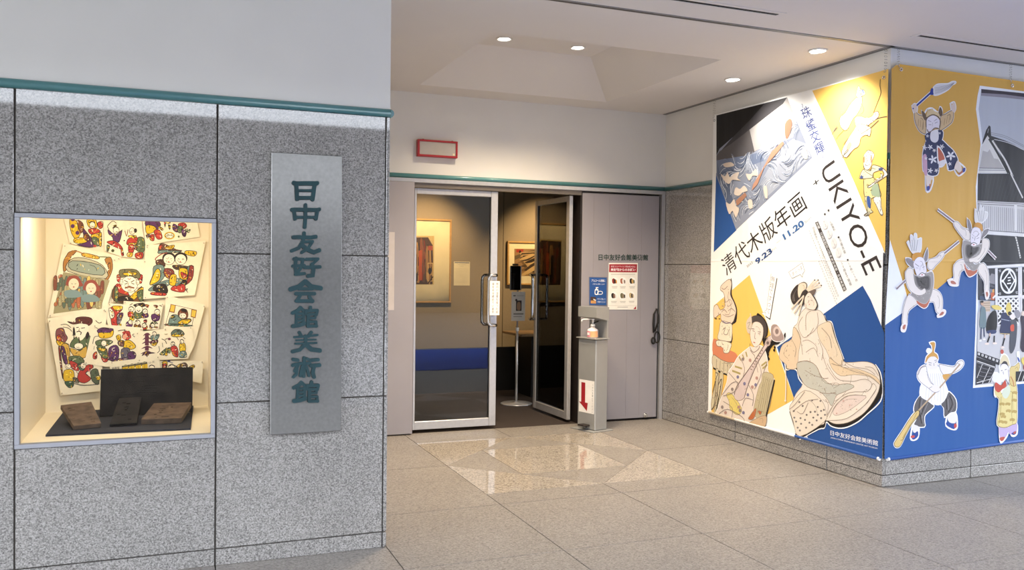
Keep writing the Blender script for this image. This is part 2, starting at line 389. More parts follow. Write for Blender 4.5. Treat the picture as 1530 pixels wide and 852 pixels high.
  ('l','b4b0ae',6,[1561,1592,1567,1581]),
  ('l','b4b0ae',6,[1573,1572,1579,1562]),
  ('l','b4b0ae',6,[1585,1553,1591,1543]),
  ('l','b4b0ae',5,[1597,1534,1603,1523]),
  ('l','b4b0ae',5,[1493,1766,1500,1755]),
  ('l','b4b0ae',6,[1505,1746,1512,1736]),
  ('l','b4b0ae',5,[1517,1727,1524,1716]),
  ('l','b4b0ae',6,[1529,1707,1536,1697]),
  ('l','b4b0ae',5,[1542,1688,1548,1677]),
  ('l','b4b0ae',6,[1554,1668,1560,1658]),
  ('l','b4b0ae',5,[1565,1649,1572,1638]),
  ('l','b4b0ae',5,[1577,1629,1584,1619]),
  ('l','b4b0ae',6,[1589,1610,1596,1600]),
  ('l','b4b0ae',5,[1601,1591,1608,1580]),
  ('l','b4b0ae',6,[1613,1572,1619,1561]),
  ('l','b4b0ae',5,[1625,1553,1631,1542]),
  ('l','b4b0ae',6,[1483,1660,1490,1649]),
  ('l','b4b0ae',6,[1496,1640,1502,1629]),
  ('l','b4b0ae',6,[1508,1620,1514,1610]),
  ('l','b4b0ae',6,[1520,1601,1526,1590]),
  ('l','b4b0ae',6,[1532,1582,1538,1571]),
  ('l','b4b0ae',6,[1544,1562,1551,1552]),
  ('l','b4b0ae',6,[1556,1543,1562,1533]),
  ('l','b4b0ae',6,[1568,1524,1574,1513]),
  ('l','b4b0ae',6,[1580,1505,1586,1494]),
  ('l','b4b0ae',5,[1592,1486,1598,1475]),
  ('l','b4b0ae',5,[1604,1466,1610,1456]),
  ('l','b4b0ae',5,[1615,1448,1622,1437]),
  ('l','b4b0ae',5,[1627,1429,1634,1418]),
  ('l','b4b0ae',5,[1639,1410,1645,1399]),
  ('l','b4b0ae',6,[1651,1391,1657,1381]),
  ('l','b4b0ae',5,[1662,1372,1669,1362]),
  ('l','b4b0ae',5,[1674,1354,1680,1343]),
  ('l','b4b0ae',6,[1686,1335,1692,1325]),
  ('l','b4b0ae',5,[1606,1502,1613,1491]),
  ('l','b4b0ae',5,[1618,1483,1625,1472]),
  ('l','b4b0ae',5,[1630,1464,1636,1453]),
  ('l','b4b0ae',5,[1642,1445,1648,1434]),
  ('l','b4b0ae',6,[1653,1426,1660,1416]),
  ('l','b4b0ae',5,[1665,1407,1671,1397]),
  ('l','b4b0ae',5,[1677,1388,1683,1378]),
  ('l','b4b0ae',6,[1688,1370,1694,1360]),
  ('l','b4b0ae',6,[1643,1485,1650,1475]),
  ('l','b4b0ae',6,[1655,1466,1661,1456]),
  ('l','b4b0ae',5,[1667,1447,1673,1437]),
  ('l','b4b0ae',5,[1678,1428,1685,1418]),
  ('l','b4b0ae',5,[1690,1410,1696,1399]),
  ('l','b4b0ae',6,[1702,1391,1708,1381]),
  ('l','b4b0ae',6,[1527,1686,1533,1675]),
  ('l','b4b0ae',6,[1539,1666,1545,1656]),
  ('l','b4b0ae',6,[1551,1647,1557,1636]),
  ('l','b4b0ae',6,[1563,1628,1569,1617]),
  ('l','b4b0ae',6,[1575,1608,1581,1598]),
  ('l','b4b0ae',6,[1587,1589,1593,1579]),
  ('l','b4b0ae',5,[1599,1570,1605,1559]),
  ('l','b4b0ae',5,[1610,1551,1617,1540]),
  ('l','b4b0ae',5,[1622,1532,1629,1521]),
  ('l','b4b0ae',5,[1634,1513,1640,1502]),
  ('l','b4b0ae',5,[1646,1494,1652,1483]),
  ('l','b4b0ae',5,[1657,1475,1664,1464]),
  ('l','b4b0ae',6,[1669,1456,1675,1446]),
  ('l','b4b0ae',5,[1681,1437,1687,1427]),
  ('l','b4b0ae',5,[1692,1418,1698,1408]),
  ('l','b4b0ae',6,[1704,1400,1710,1390]),
 ],
 'C_museum': [
  ('t', 'f4f4f4', '日中友好会館美術館', [1647, 294, 2133, 304, 1646, 333], 0, 0),
  ('t', 'e8e8ee', 'JAPAN-CHINA FRIENDSHIP CENTER ART MUSEUM', [1650, 268, 2128, 277, 1650, 281], 0, 0),
 ],
 'C_speech': [
  ('p','fafafa',[1123,1566,1286,1645,1316,1578,1292,1553,1289,1528,1266,1550,1165,1515]),
  ('l','4a4543',3,[1123,1566,1286,1645,1316,1578,1292,1553,1289,1528,1266,1550,1165,1515,1123,1566]),
  ('t', '8f8a88', 'あらっま', [1174, 1533, 1294, 1593, 1159, 1565], 0, 0),
  ('p','fafafa',[898,1551,964,1542,894,1161,833,1182,780,1203,847,1236]),
  ('l','77716e',4,[898,1551,847,1236,780,1203,833,1214,833,1182]),
  ('l','37302e',9,[975,1514,892,1159,834,1180]),
  ('t', '8f8a88', '無', [893, 1486, 943, 1475, 902, 1535], 0, 1),
  ('t', '8f8a88', '理', [882, 1430, 933, 1420, 891, 1479], 0, 1),
  ('t', '8f8a88', 'で', [872, 1375, 922, 1365, 881, 1424], 0, 1),
  ('t', '8f8a88', 'す', [861, 1319, 912, 1309, 870, 1368], 0, 1),
  ('t', '8f8a88', 'っ', [850, 1263, 901, 1253, 860, 1312], 0, 1),
  ('t', '8f8a88', 'て', [840, 1206, 891, 1198, 849, 1256], 0, 1),
 ],
 'C_archers': [
  ('O','e2d6bd',[1852,2893,1897,2897,1909,2862,1893,2806,1855,2762,1816,2735,1757,2660,1694,2693,1681,2764,1739,2798,1784,2850],'55452f',6,-8),
  ('O','ddccac',[1849,2902,1856,2955,1872,2977,1895,2948,1929,2933,1939,2902,1908,2895,1886,2887],'55452f',5,-8),
  ('P','5d6890',[1901,2940,1920,2935,1932,2908,1916,2914]),
  ('P','6d7288',[1851,2931,1863,2962,1870,2971,1869,2936]),
  ('L','4c4036',4,[1936,2899,1908,2891,1911,2861,1893,2806,1855,2762]),
  ('L','4c4036',3,[1904,2838,1927,2792,1917,2769,1895,2760]),
  ('P','8a7f74',[1701,2804,1699,2802,1696,2803,1694,2805,1695,2807,1699,2806]),
  ('P','8a7f74',[1746,2751,1744,2750,1741,2750,1739,2753,1741,2755,1744,2754]),
  ('P','8a7f74',[1720,2710,1718,2708,1715,2709,1713,2711,1715,2713,1718,2713]),
  ('P','8a7f74',[1762,2752,1761,2750,1757,2751,1755,2753,1757,2755,1760,2755]),
  ('P','8a7f74',[1736,2711,1735,2709,1731,2710,1729,2712,1731,2714,1735,2714]),
  ('P','8a7f74',[1708,2764,1706,2762,1703,2763,1701,2765,1702,2767,1706,2767]),
  ('P','8a7f74',[1753,2712,1751,2710,1748,2711,1746,2713,1747,2715,1751,2715]),
  ('P','8a7f74',[1724,2765,1723,2763,1719,2764,1717,2766,1719,2768,1723,2768]),
  ('P','8a7f74',[1769,2713,1767,2711,1764,2712,1762,2714,1764,2716,1767,2715]),
  ('P','8a7f74',[1741,2766,1739,2764,1736,2765,1734,2767,1735,2769,1739,2768]),
  ('P','8a7f74',[1715,2725,1713,2723,1710,2723,1708,2726,1709,2728,1713,2727]),
  ('P','8a7f74',[1757,2767,1755,2765,1752,2765,1750,2768,1752,2770,1755,2769]),
  ('P','8a7f74',[1731,2726,1730,2724,1726,2724,1724,2727,1726,2729,1729,2728]),
  ('P','8a7f74',[1703,2779,1701,2777,1697,2777,1696,2780,1697,2782,1701,2781]),
  ('O','e0d3b8',[1839,2738,1889,2748,1959,2722,2012,2729,2033,2752,2070,2751,2073,2713,2013,2679,1972,2661,2005,2639,1994,2582,1955,2597,1905,2583,1895,2543,1873,2516,1828,2502,1760,2449,1707,2503,1790,2611,1846,2671],'55452f',5,-8),
  ('P','dca184',[1789,2567,1813,2541,1777,2501,1756,2527]),
  ('P','dca184',[1946,2723,1968,2723,1952,2701,1935,2699]),
  ('P','dca184',[2035,2746,2054,2747,2053,2726,2040,2726]),
  ('L','5a4a38',6,[2085,2985,2082,2937,2093,2886,2073,2841,2037,2774,2024,2753]),
  ('L','5a4a38',7,[2045,2697,2098,2704,2156,2702]),
  ('L','5a4a38',9,[2003,2644,2077,2686]),
  ('L','5a4a38',6,[1910,2612,2003,2644]),
  ('L','8a7452',4,[1839,2731,1846,2696,1870,2651,1916,2611]),
  ('L','8a7452',5,[1846,2671,1891,2690,1970,2661]),
  ('L','8a7452',4,[1791,2577,1859,2636,1903,2646]),
  ('L','8a7452',4,[1994,2584,1998,2632]),
  ('L','8a7452',5,[1873,2516,1828,2502,1760,2449]),
  ('L','8a7452',4,[1895,2543,1905,2583,1955,2597]),
  ('L','8a7452',4,[1649,2609,1678,2635,1731,2667]),
  ('L','8a7452',4,[1722,2552,1790,2611]),
  ('L','6d665e',7,[1597,2647,1629,2686,1652,2708]),
  ('L','6d665e',7,[1623,2669,1661,2698]),
  ('L','6d665e',7,[1719,2450,1747,2494,1776,2511]),
  ('L','6d665e',7,[1736,2474,1782,2502]),
 ],
 'C_warrior': [
  ('O','dccb8e',[1947,2274,2029,2275,2079,2230,2096,2187,2112,2128,2039,2125,2007,2112,1953,2141,1944,2200],'55452f',5,-8),
  ('O','d7d4ae',[1900,2294,1923,2335,1956,2344,2012,2330,2027,2366,2108,2341,2087,2319,2036,2307,2029,2273,1958,2272,1902,2278],'55452f',5,-8),
  ('O','efe6d4',[1935,2442,1958,2468,1986,2481,2032,2455,2038,2428,2021,2399,2011,2359,1981,2336,1951,2345,1935,2384],'55452f',4,-8),
  ('P','d98e6c',[2003,2427,2020,2428,2016,2387,2005,2393]),
  ('P','cf9a6a',[1936,2433,1951,2440,1950,2399,1937,2392]),
  ('O','ede4d8',[2108,2339,2146,2317,2168,2290,2164,2274,2089,2243,2004,2202,1982,2209,2014,2223,2089,2261,2137,2285,2125,2311],'55452f',6,-8),
  ('O','e9e3d8',[2039,2118,2105,2130,2118,2056,2136,1996,2112,1995,2073,2059],'55452f',4,-8),
  ('O','cfc9a0',[1956,2137,2017,2120,2014,2046,2040,2018,1987,2013,1969,2065],'55452f',4,-8),
  ('P','3d5792',[1975,2131,2004,2133,2015,2052,1988,2064]),
  ('O','e3dac0',[1952,2003,2004,2022,2001,1997,1966,1992],'55452f',4,-8),
  ('P','9fae90',[2026,2210,2079,2221,2108,2130,2049,2134,2016,2161]),
  ('P','4a5583',[2084,2334,2129,2337,2119,2317,2093,2318]),
  ('P','4a5583',[1904,2287,1918,2302,1938,2279,1914,2276]),
  ('L','5a4d3c',4,[1954,2415,1976,2422]),
  ('L','5a4d3c',4,[1960,2406,1982,2405]),
  ('L','5a4d3c',4,[1950,2382,1972,2367,2005,2376]),
  ('L','5a4d3c',4,[1937,2433,1936,2367,1957,2327,2024,2288]),
  ('L','5a4d3c',4,[2029,2273,2036,2306,2087,2319,2135,2326,2168,2290,2162,2274,2068,2232]),
  ('L','5a4d3c',4,[1943,2266,1944,2200,1953,2141]),
  ('L','5a4d3c',4,[2108,2130,2096,2187,2079,2230]),
  ('L','5a4d3c',4,[1968,2115,1987,2023,1955,2001,1999,1997]),
  ('L','5a4d3c',4,[2073,2059,2112,1998,2136,1998]),
  ('L','5a4d3c',4,[1959,2464,1969,2479,1981,2463,1997,2478,2008,2458,2030,2451]),
  ('P','8f7f4e',[1962,2265,1960,2262,1957,2262,1955,2265,1957,2268,1960,2268]),
  ('P','8f7f4e',[1995,2223,1993,2220,1990,2220,1988,2224,1990,2226,1993,2226]),
  ('P','8f7f4e',[2028,2182,2026,2179,2023,2179,2021,2182,2023,2185,2026,2185]),
  ('P','8f7f4e',[2057,2255,2055,2253,2052,2253,2050,2256,2052,2259,2055,2258]),
  ('P','8f7f4e',[1992,2222,1990,2220,1987,2220,1985,2223,1986,2226,1990,2225]),
  ('P','8f7f4e',[2024,2181,2023,2178,2019,2179,2018,2181,2019,2184,2023,2184]),
  ('P','8f7f4e',[2054,2255,2052,2252,2049,2252,2047,2255,2049,2258,2052,2258]),
  ('P','8f7f4e',[1988,2222,1987,2219,1983,2219,1982,2222,1983,2225,1987,2225]),
  ('P','8f7f4e',[2021,2180,2019,2178,2016,2178,2014,2181,2016,2184,2019,2183]),
  ('P','8f7f4e',[2050,2254,2049,2252,2046,2252,2044,2255,2045,2258,2049,2257]),
  ('P','8f7f4e',[1985,2221,1983,2219,1980,2219,1978,2222,1980,2225,1983,2224]),
  ('P','8f7f4e',[2018,2180,2016,2177,2013,2177,2011,2180,2013,2183,2016,2183]),
  ('P','8f7f4e',[2047,2254,2046,2251,2042,2251,2041,2254,2042,2257,2045,2257]),
  ('P','8f7f4e',[1982,2221,1980,2218,1977,2218,1975,2221,1977,2224,1980,2224]),
  ('P','8f7f4e',[2015,2179,2013,2177,2010,2177,2008,2180,2010,2183,2013,2182]),
  ('P','8f7f4e',[2044,2253,2042,2250,2039,2251,2037,2254,2039,2256,2042,2256]),
 ],
 'C_vase_table': [
  ('P','2d2725',[321,1488,349,1447,345,1355,398,1280,430,1215,419,1107,358,1068,370,945,329,900,298,1084]),
  ('O','dfccb9',[176,1428,253,1476,312,1493,339,1447,321,1354,377,1284,413,1214,401,1162,349,1088,194,1104,175,1166,78,1121,66,1218,119,1252,173,1202,246,1247,221,1361,168,1391],'7d6e62',6,-14),
  ('O','e2d9c4',[191,1098,336,1087,361,1047,354,944,320,918,143,925,161,1012],'7d6e62',5,-14),
  ('P','cd8160',[64,915,146,911,236,840,323,838,424,817,454,769,418,732,309,725,187,739,68,769]),
  ('O','e6dcc8',[129,913,341,907,336,849,306,810,237,807,219,854,130,862],'7d6e62',6,-14),
  ('O','ccc0a4',[68,769,187,739,309,723,423,730,378,674,321,605,243,609,72,653],'7d6e62',6,-14),
  ('O','c9bd9c',[115,633,165,623,143,420,104,287,58,246,55,333,112,500],'7d6e62',6,-14),
  ('O','c9bd9c',[180,614,236,605,221,462,165,254,113,212,101,244,152,421],'7d6e62',6,-14),
  ('l','7d7468',6,[125,735,122,634]),
  ('l','7d7468',6,[185,728,181,627]),
  ('l','7d7468',6,[245,722,239,620]),
  ('l','7d7468',5,[304,716,297,613]),
  ('l','7d7468',6,[362,710,353,607]),
  ('l','1d1a19',16,[75,645,115,636]),
  ('l','1d1a19',16,[155,627,190,616]),
  ('l','1d1a19',15,[240,611,292,607]),
  ('L','3f382f',7,[71,410,118,522,103,308,54,242]),
  ('L','3f382f',8,[162,496,210,555,179,404,144,261]),
  ('L','3f382f',7,[111,606,152,600,130,566,105,510]),
  ('L','3f382f',8,[127,237,162,370,134,419]),
  ('L','8c7c72',6,[185,1412,229,1398,280,1430]),
  ('L','8c7c72',6,[230,1351,242,1247]),
  ('L','8c7c72',5,[267,1280,318,1307,353,1273,294,1239]),
  ('L','8c7c72',6,[192,1182,234,1210,278,1182]),
  ('L','8c7c72',6,[295,1198,345,1226,400,1198]),
  ('L','8c7c72',5,[210,1162,297,1146,381,1172]),
  ('L','8c7c72',6,[203,1094,264,1082,329,1091]),
  ('L','8c7c72',6,[214,1016,257,1040,232,986,284,980,309,1023]),
  ('L','6a5f8e',6,[211,1100,273,1085,336,1097]),
  ('P','2a2422',[123,1117,114,1112,96,1111,87,1115,96,1120,114,1121]),
  ('P','2a2422',[176,1118,169,1114,155,1113,148,1117,155,1121,169,1122]),
 ],
 'C_lute_player': [
  ('P','211c1b',[711,1188,804,1170,867,1102,864,1019,824,982,876,1005,964,1003,1087,1003,1095,1060,1024,960,937,934,880,851,904,815,859,801,818,923]),
  ('L','f2f2f2',12,[633,897,696,893,773,919,834,886,874,793,880,706,963,649,947,580,866,307,838,218,715,215,181,216,165,275,231,411,297,535,320,631,394,711,474,801,633,897]),
  ('P','ddd0c4',[633,897,696,893,773,919,834,886,874,793,880,706,963,649,947,580,866,307,838,218,715,215,181,216,165,275,231,411,297,535,320,631,394,711,474,801]),
  ('O','b9ad8d',[810,679,885,697,963,644,873,323,697,299,753,534,797,609],'8d7f6d',4,-16),
  ('l','1d1a19',16,[970,644,873,327,853,217]),
  ('L','8e8260',5,[833,662,806,541,744,316]),
  ('L','8e8260',5,[860,657,830,545,774,321]),
  ('L','8e8260',5,[887,653,854,548,805,326]),
  ('L','8e8260',5,[914,648,878,551,835,331]),
  ('L','8e8260',5,[941,644,902,554,865,336]),
  ('O','d9c774',[292,420,368,443,524,331,473,260,355,294,336,364],'8d7f6d',4,-8),
  ('l','a89a62',17,[414,698,519,689]),
  ('l','a89a62',18,[375,653,499,640]),
  ('l','a89a62',17,[523,816,548,778]),
  ('l','a89a62',17,[475,791,505,762]),
  ('l','a89a62',17,[571,846,591,803]),
  ('l','a89a62',16,[793,745,860,786]),
  ('l','a89a62',16,[809,722,871,763]),
  ('P','4a4240',[571,1102,626,1155,703,1182,796,1165,852,1101,854,1023,816,989,817,1069,767,1114,690,1124,640,1091,629,1026,589,1038]),
  ('P','cdbfae',[567,1102,602,1152,644,1166,648,1027,590,1023]),
  ('L','8d8276',5,[587,1103,627,1115,597,1063,637,1056]),
  ('L','cdbfae',11,[625,1195,638,1161]),
  ('O','e3d3c8',[641,1057,674,1116,752,1123,808,1078,801,990,757,926,696,900,644,947,627,1016],'8d7f6d',4),
  ('L','5d504a',5,[661,1043,692,1038]),
  ('L','5d504a',5,[739,1022,770,1022]),
  ('L','5d504a',5,[700,1031,694,981,709,973]),
  ('L','5d504a',6,[647,1059,688,1058]),
  ('L','5d504a',5,[735,1039,777,1039]),
  ('L','5d504a',5,[629,926,633,887,682,852,750,888,765,918]),
  ('L','5d504a',5,[634,867,698,823]),
  ('L','a8524a',8,[676,942,703,938]),
  ('O','cdbcb8',[876,1005,935,1001,746,779,619,566,558,429,461,391,411,424,449,524,638,718,818,923],'8d7f6d',4),
  ('L','6d5d5c',7,[876,996,818,913,638,713,458,525,415,437]),
  ('L','6d5d5c',7,[936,991,746,774,619,561,559,427]),
  ('l','7d6d58',8,[789,881,812,876]),
  ('l','7d6d58',8,[768,856,791,850]),
  ('l','7d6d58',8,[747,830,771,825]),
  ('l','7d6d58',8,[727,805,750,799]),
  ('l','7d6d58',8,[706,779,729,773]),
  ('l','7d6d58',7,[684,753,708,747]),
  ('l','7d6d58',8,[663,727,687,721]),
  ('l','7d6d58',8,[642,700,666,695]),
  ('L','f2f2f2',10,[918,1100,990,1117,1064,1049,1080,998,994,975,924,1000,918,1100]),
  ('P','a08d88',[918,1100,990,1117,1064,1049,1080,998,994,975,924,1000]),
  ('P','cbbab4',[1041,1064,1032,1038,1008,1021,978,1018,953,1032,942,1057,951,1083,976,1100,1006,1102,1031,1088]),
  ('P','85736f',[1015,1062,1011,1048,1000,1038,985,1037,974,1045,969,1059,973,1073,984,1082,998,1083,1010,1076]),
  ('P','b8a6a0',[910,955,904,938,886,926,864,924,846,933,839,949,845,967,863,979,885,981,903,972]),
  ('P','6d5d5c',[892,954,889,945,880,939,869,938,860,942,857,951,860,959,869,966,880,966,889,962]),
  ('P','1d1a19',[973,899,967,887,954,886,947,896,953,907,966,909]),
  ('P','1d1a19',[980,923,974,912,961,911,954,921,960,932,973,933]),
  ('P','1d1a19',[894,853,887,841,874,840,867,850,873,861,887,863]),
  ('P','1d1a19',[936,933,929,922,916,921,909,931,916,943,929,944]),
  ('O','b8683f',[651,286,730,365,722,303,683,255,626,251],'8d7f6d',4),
  ('O','c9ab88',[637,217,862,322,853,219,716,205],'8d7f6d',4),
  ('O','b8683f',[758,343,804,346,790,314],'8d7f6d',4),
  ('L','8d7f7a',6,[231,411,365,533,465,556,418,458]),
  ('L','8d7f7a',6,[320,631,414,580,482,528]),
  ('L','8d7f7a',5,[474,801,559,699,529,595]),
  ('L','8d7f7a',6,[611,565,692,476,680,375]),
  ('L','8d7f7a',5,[746,779,795,677,706,528]),
  ('L','8d7f7a',5,[250,351,389,310,375,205]),
  ('L','8d7f7a',5,[536,353,583,431,694,427]),
  ('L','8d7f7a',6,[482,528,401,456,249,403]),
  ('L','8d7f7a',5,[698,823,749,681]),
  ('L','8d7f7a',5,[874,793,825,690]),
  ('L','8d7f7a',6,[184,225,321,289,539,253,573,208]),
  ('P','7d7a9a',[483,609,476,597,460,592,446,598,445,611,459,621,475,620]),
  ('P','b08a80',[655,780,649,767,633,763,620,769,619,782,632,792,648,790]),
  ('P','8d7f7a',[552,779,545,766,528,762,515,768,515,782,528,791,544,790]),
  ('P','7d7a9a',[739,572,733,559,717,554,704,561,704,573,716,583,732,582]),
  ('P','b08a80',[753,632,746,620,731,615,718,622,718,635,730,644,746,643]),
  ('P','8d7f7a',[524,311,517,298,501,292,487,298,487,312,500,322,517,322]),
  ('P','7d7a9a',[573,299,567,286,550,280,537,286,537,299,549,309,566,309]),
  ('P','b08a80',[309,256,301,243,284,237,270,243,269,256,283,267,300,267]),
  ('P','8d7f7a',[255,300,248,286,230,280,216,287,216,300,230,311,247,311]),
  ('P','7d7a9a',[582,561,575,548,559,543,546,550,545,563,558,573,575,572]),
  ('P','b08a80',[507,339,500,326,484,320,470,326,470,339,483,350,500,349]),
  ('P','8d7f7a',[404,487,396,474,380,468,366,475,365,488,379,498,396,498]),
  ('P','7d7a9a',[633,468,626,455,610,450,597,456,596,469,609,479,625,479]),
  ('P','b08a80',[693,546,687,533,671,528,658,535,658,548,670,557,686,557]),
 ],
 'C_robed_woman': [
  ('L','f2f2f2',11,[1558,1227,1584,1186,1635,1181,1663,1120,1692,1052,1777,903]),
  ('L','f2f2f2',9,[2094,898,2143,845,2163,758,2162,660,2113,595,2028,524,1941,451,1828,389,1735,364,1650,367,1603,389,1579,337,1514,316,1295,192]),
  ('L','f2f2f2',11,[1027,832,1092,806,1115,748,1184,765,1250,754,1271,696,1323,653]),
  ('P','1f1b1a',[2083,895,2133,844,2163,758,2153,663,2038,538,1941,460,1828,396,1722,369,1644,376,1600,398,1583,344,1514,320,1302,200,1261,215,1267,253,1587,426,1939,518,2098,725]),
  ('P','1f1b1a',[1552,1231,1588,1189,1635,1177,1663,1120,1692,1052,1777,896,1744,893,1617,1116,1528,1190]),
  ('P','1f1b1a',[1114,780,1136,750,1205,772,1250,763,1245,795]),
  ('L','1f1b1a',12,[1171,404,1217,319,1261,234]),
  ('O','e0d5c8',[1345,1279,1437,1265,1501,1264,1552,1227,1578,1184,1628,1179,1654,1119,1680,1051,1767,897,1838,886,1962,905,2039,907,2094,888,2133,827,2142,755,2111,669,2027,557,1940,485,1827,423,1710,393,1637,399,1593,414,1576,371,1514,343,1295,212,1260,243,1217,328,1169,422,1199,483,1244,564,1323,657,1260,732,1245,781,1184,769,1129,758,1114,790,1034,828,1026,875,1067,954,1177,1011,1195,1105,1242,1145,1267,1211],'8d7f6d',4,-90),
  ('O','d8c2a6',[1195,1105,1177,1011,1067,954,1026,875,1034,828,1114,790,1129,758,1245,776,1265,907,1289,1020,1243,1090],'8d7f6d',4,-18),
  ('O','dccab0',[1541,1164,1621,1178,1654,1110,1692,1035,1767,900,1734,831,1648,865,1584,956,1507,1037,1479,1124],'8d7f6d',3,-22),
  ('O','bdbbaf',[1258,824,1370,845,1475,820,1540,739,1653,691,1819,721,1889,705,1774,647,1704,611,1658,526,1607,571,1519,620,1376,637,1295,699,1252,768],'8d7f6d',4,-60),
  ('O','dcc5a4',[1623,898,1757,843,1930,845,2107,808,2142,755,2042,800,1886,798,1747,772,1650,822],'8d7f6d',3,-16),
  ('O','dccabf',[1659,491,1729,571,1821,636,2013,655,1970,607,1825,509,1708,455],'8d7f6d',3,-18),
  ('O','e6dacb',[1593,414,1705,568,1844,656,2023,690,2076,755,2109,718,2047,635,2004,587,1826,457,1661,412],'8d7f6d',4,-14),
  ('O','dccabf',[1671,484,1735,568,1822,628,2008,654,1959,601,1825,509,1708,459],'8d7f6d',3,-18),
  ('O','dfd3c2',[1199,483,1351,606,1533,560,1600,464,1575,385,1295,217,1217,328,1170,423],'8d7f6d',4),
  ('P','7d7570',[1263,336,1259,328,1248,325,1240,328,1240,335,1248,341,1258,341]),
  ('P','7d7570',[1324,328,1320,321,1309,317,1301,320,1301,327,1309,333,1319,333]),
  ('P','7d7570',[1316,372,1312,365,1302,362,1293,365,1293,372,1301,378,1311,378]),
  ('P','7d7570',[1369,367,1365,360,1355,357,1347,360,1347,367,1355,373,1365,373]),
  ('P','7d7570',[1388,411,1383,404,1374,401,1365,404,1365,411,1373,417,1383,417]),
  ('P','7d7570',[1422,354,1418,347,1408,343,1400,346,1400,353,1408,359,1417,359]),
  ('P','7d7570',[1455,341,1451,334,1441,331,1433,334,1433,341,1440,347,1450,347]),
  ('P','7d7570',[1384,306,1380,299,1370,296,1362,299,1362,306,1369,312,1379,312]),
  ('P','7d7570',[1466,402,1462,395,1452,392,1444,395,1444,402,1452,407,1461,407]),
  ('P','7d7570',[1505,386,1501,379,1491,376,1483,379,1483,386,1491,391,1500,391]),
  ('P','7d7570',[1484,452,1480,445,1470,442,1462,445,1462,452,1469,458,1479,458]),
  ('P','7d7570',[1516,432,1512,425,1502,422,1495,425,1494,432,1502,438,1512,438]),
  ('P','7d7570',[1553,470,1549,463,1539,460,1532,463,1531,470,1539,475,1549,475]),
  ('P','7d7570',[1584,483,1580,476,1570,473,1563,476,1562,483,1570,489,1579,489]),
  ('P','7d7570',[1555,412,1550,405,1541,402,1533,405,1533,412,1541,418,1550,418]),
  ('P','7d7570',[1597,446,1593,439,1584,436,1576,439,1576,446,1583,451,1593,451]),
  ('P','7d7570',[1285,289,1280,282,1270,278,1262,281,1262,288,1270,294,1280,294]),
  ('P','7d7570',[1312,271,1308,263,1298,260,1289,263,1289,270,1297,276,1307,276]),
  ('P','7d7570',[1242,365,1237,357,1227,354,1219,357,1218,364,1227,370,1237,370]),
  ('P','7d7570',[1340,477,1335,470,1325,466,1317,470,1317,477,1325,482,1335,482]),
  ('P','7d7570',[1433,441,1428,434,1419,431,1411,434,1410,441,1418,447,1428,447]),
  ('P','7d7570',[1299,503,1295,495,1284,492,1276,496,1276,503,1284,508,1294,508]),
  ('P','7d7570',[1544,548,1540,541,1531,538,1523,541,1523,548,1530,554,1540,554]),
  ('P','7d7570',[1449,539,1445,532,1435,529,1427,532,1427,539,1435,544,1445,544]),
  ('P','7d7570',[1234,419,1229,411,1219,408,1210,411,1210,419,1218,424,1229,424]),
  ('P','7d7570',[1514,495,1510,488,1501,485,1493,488,1493,495,1500,500,1510,500]),
  ('L','9a8a7a',5,[1264,824,1370,849,1475,820,1541,734,1615,739]),
  ('L','9a8a7a',4,[1346,769,1451,741,1541,734]),
  ('L','9a8a7a',5,[1519,611,1631,618,1703,641]),
  ('L','9a8a7a',5,[1643,628,1709,625]),
  ('L','9a8a7a',4,[1583,567,1621,529,1611,448]),
  ('L','9a8a7a',4,[1611,430,1705,568,1844,656,2023,690,2065,753,1999,778,1888,747]),
  ('L','9a8a7a',4,[1661,412,1826,457,2004,587,2109,718]),
  ('L','9a8a7a',4,[1636,430,1706,542,1845,635,2013,655]),
  ('L','9a8a7a',4,[1629,907,1721,856,1885,823,2042,808,2135,762]),
  ('L','9a8a7a',4,[1600,851,1675,772,1748,738,1888,747]),
  ('L','9a8a7a',4,[1768,891,1885,857,2019,855,2096,823]),
  ('L','9a8a7a',4,[1548,917,1601,816,1700,732]),
  ('L','9a8a7a',4,[1229,1107,1286,1019,1316,894]),
  ('L','9a8a7a',4,[1307,1204,1256,1127,1312,1040,1378,1054,1441,1122]),
  ('L','9a8a7a',4,[1398,1254,1347,1215,1350,1097]),
  ('L','9a8a7a',4,[1476,1249,1491,1161,1442,1095,1365,1053]),
  ('L','9a8a7a',4,[1313,1003,1379,1018,1470,981,1485,928]),
  ('L','9a8a7a',4,[1355,916,1445,961,1498,894]),
  ('L','9a8a7a',4,[1494,1036,1547,952,1537,871]),
  ('L','9a8a7a',5,[1530,1128,1618,1064,1645,979]),
  ('L','9a8a7a',5,[1166,422,1233,470,1351,597]),
  ('L','9a8a7a',5,[1208,410,1366,517,1508,556]),
  ('L','9a8a7a',5,[1262,419,1330,411,1393,512]),
  ('L','9a8a7a',4,[1996,869,2073,869,2128,818]),
  ('L','9a8a7a',4,[1177,1011,1234,941,1222,866]),
  ('L','9a8a7a',4,[1649,857,1745,850,1756,894]),
  ('P','c08a7a',[1709,603,1707,600,1702,599,1699,602,1702,605,1706,606]),
  ('P','c08a7a',[1782,582,1780,578,1775,578,1773,580,1775,584,1780,584]),
  ('P','c08a7a',[1854,561,1851,557,1847,557,1844,559,1847,563,1851,563]),
  ('P','c08a7a',[1924,540,1922,537,1917,536,1915,539,1917,542,1922,543]),
  ('P','c08a7a',[1717,476,1715,472,1710,472,1708,474,1710,478,1715,478]),
  ('P','c08a7a',[1787,584,1784,581,1780,580,1777,583,1779,586,1784,587]),
  ('P','c08a7a',[1858,563,1856,560,1851,559,1849,562,1851,565,1856,566]),
  ('P','c08a7a',[1928,543,1926,539,1922,539,1919,541,1921,545,1926,545]),
  ('P','c08a7a',[1722,478,1720,475,1715,474,1712,477,1715,480,1719,481]),
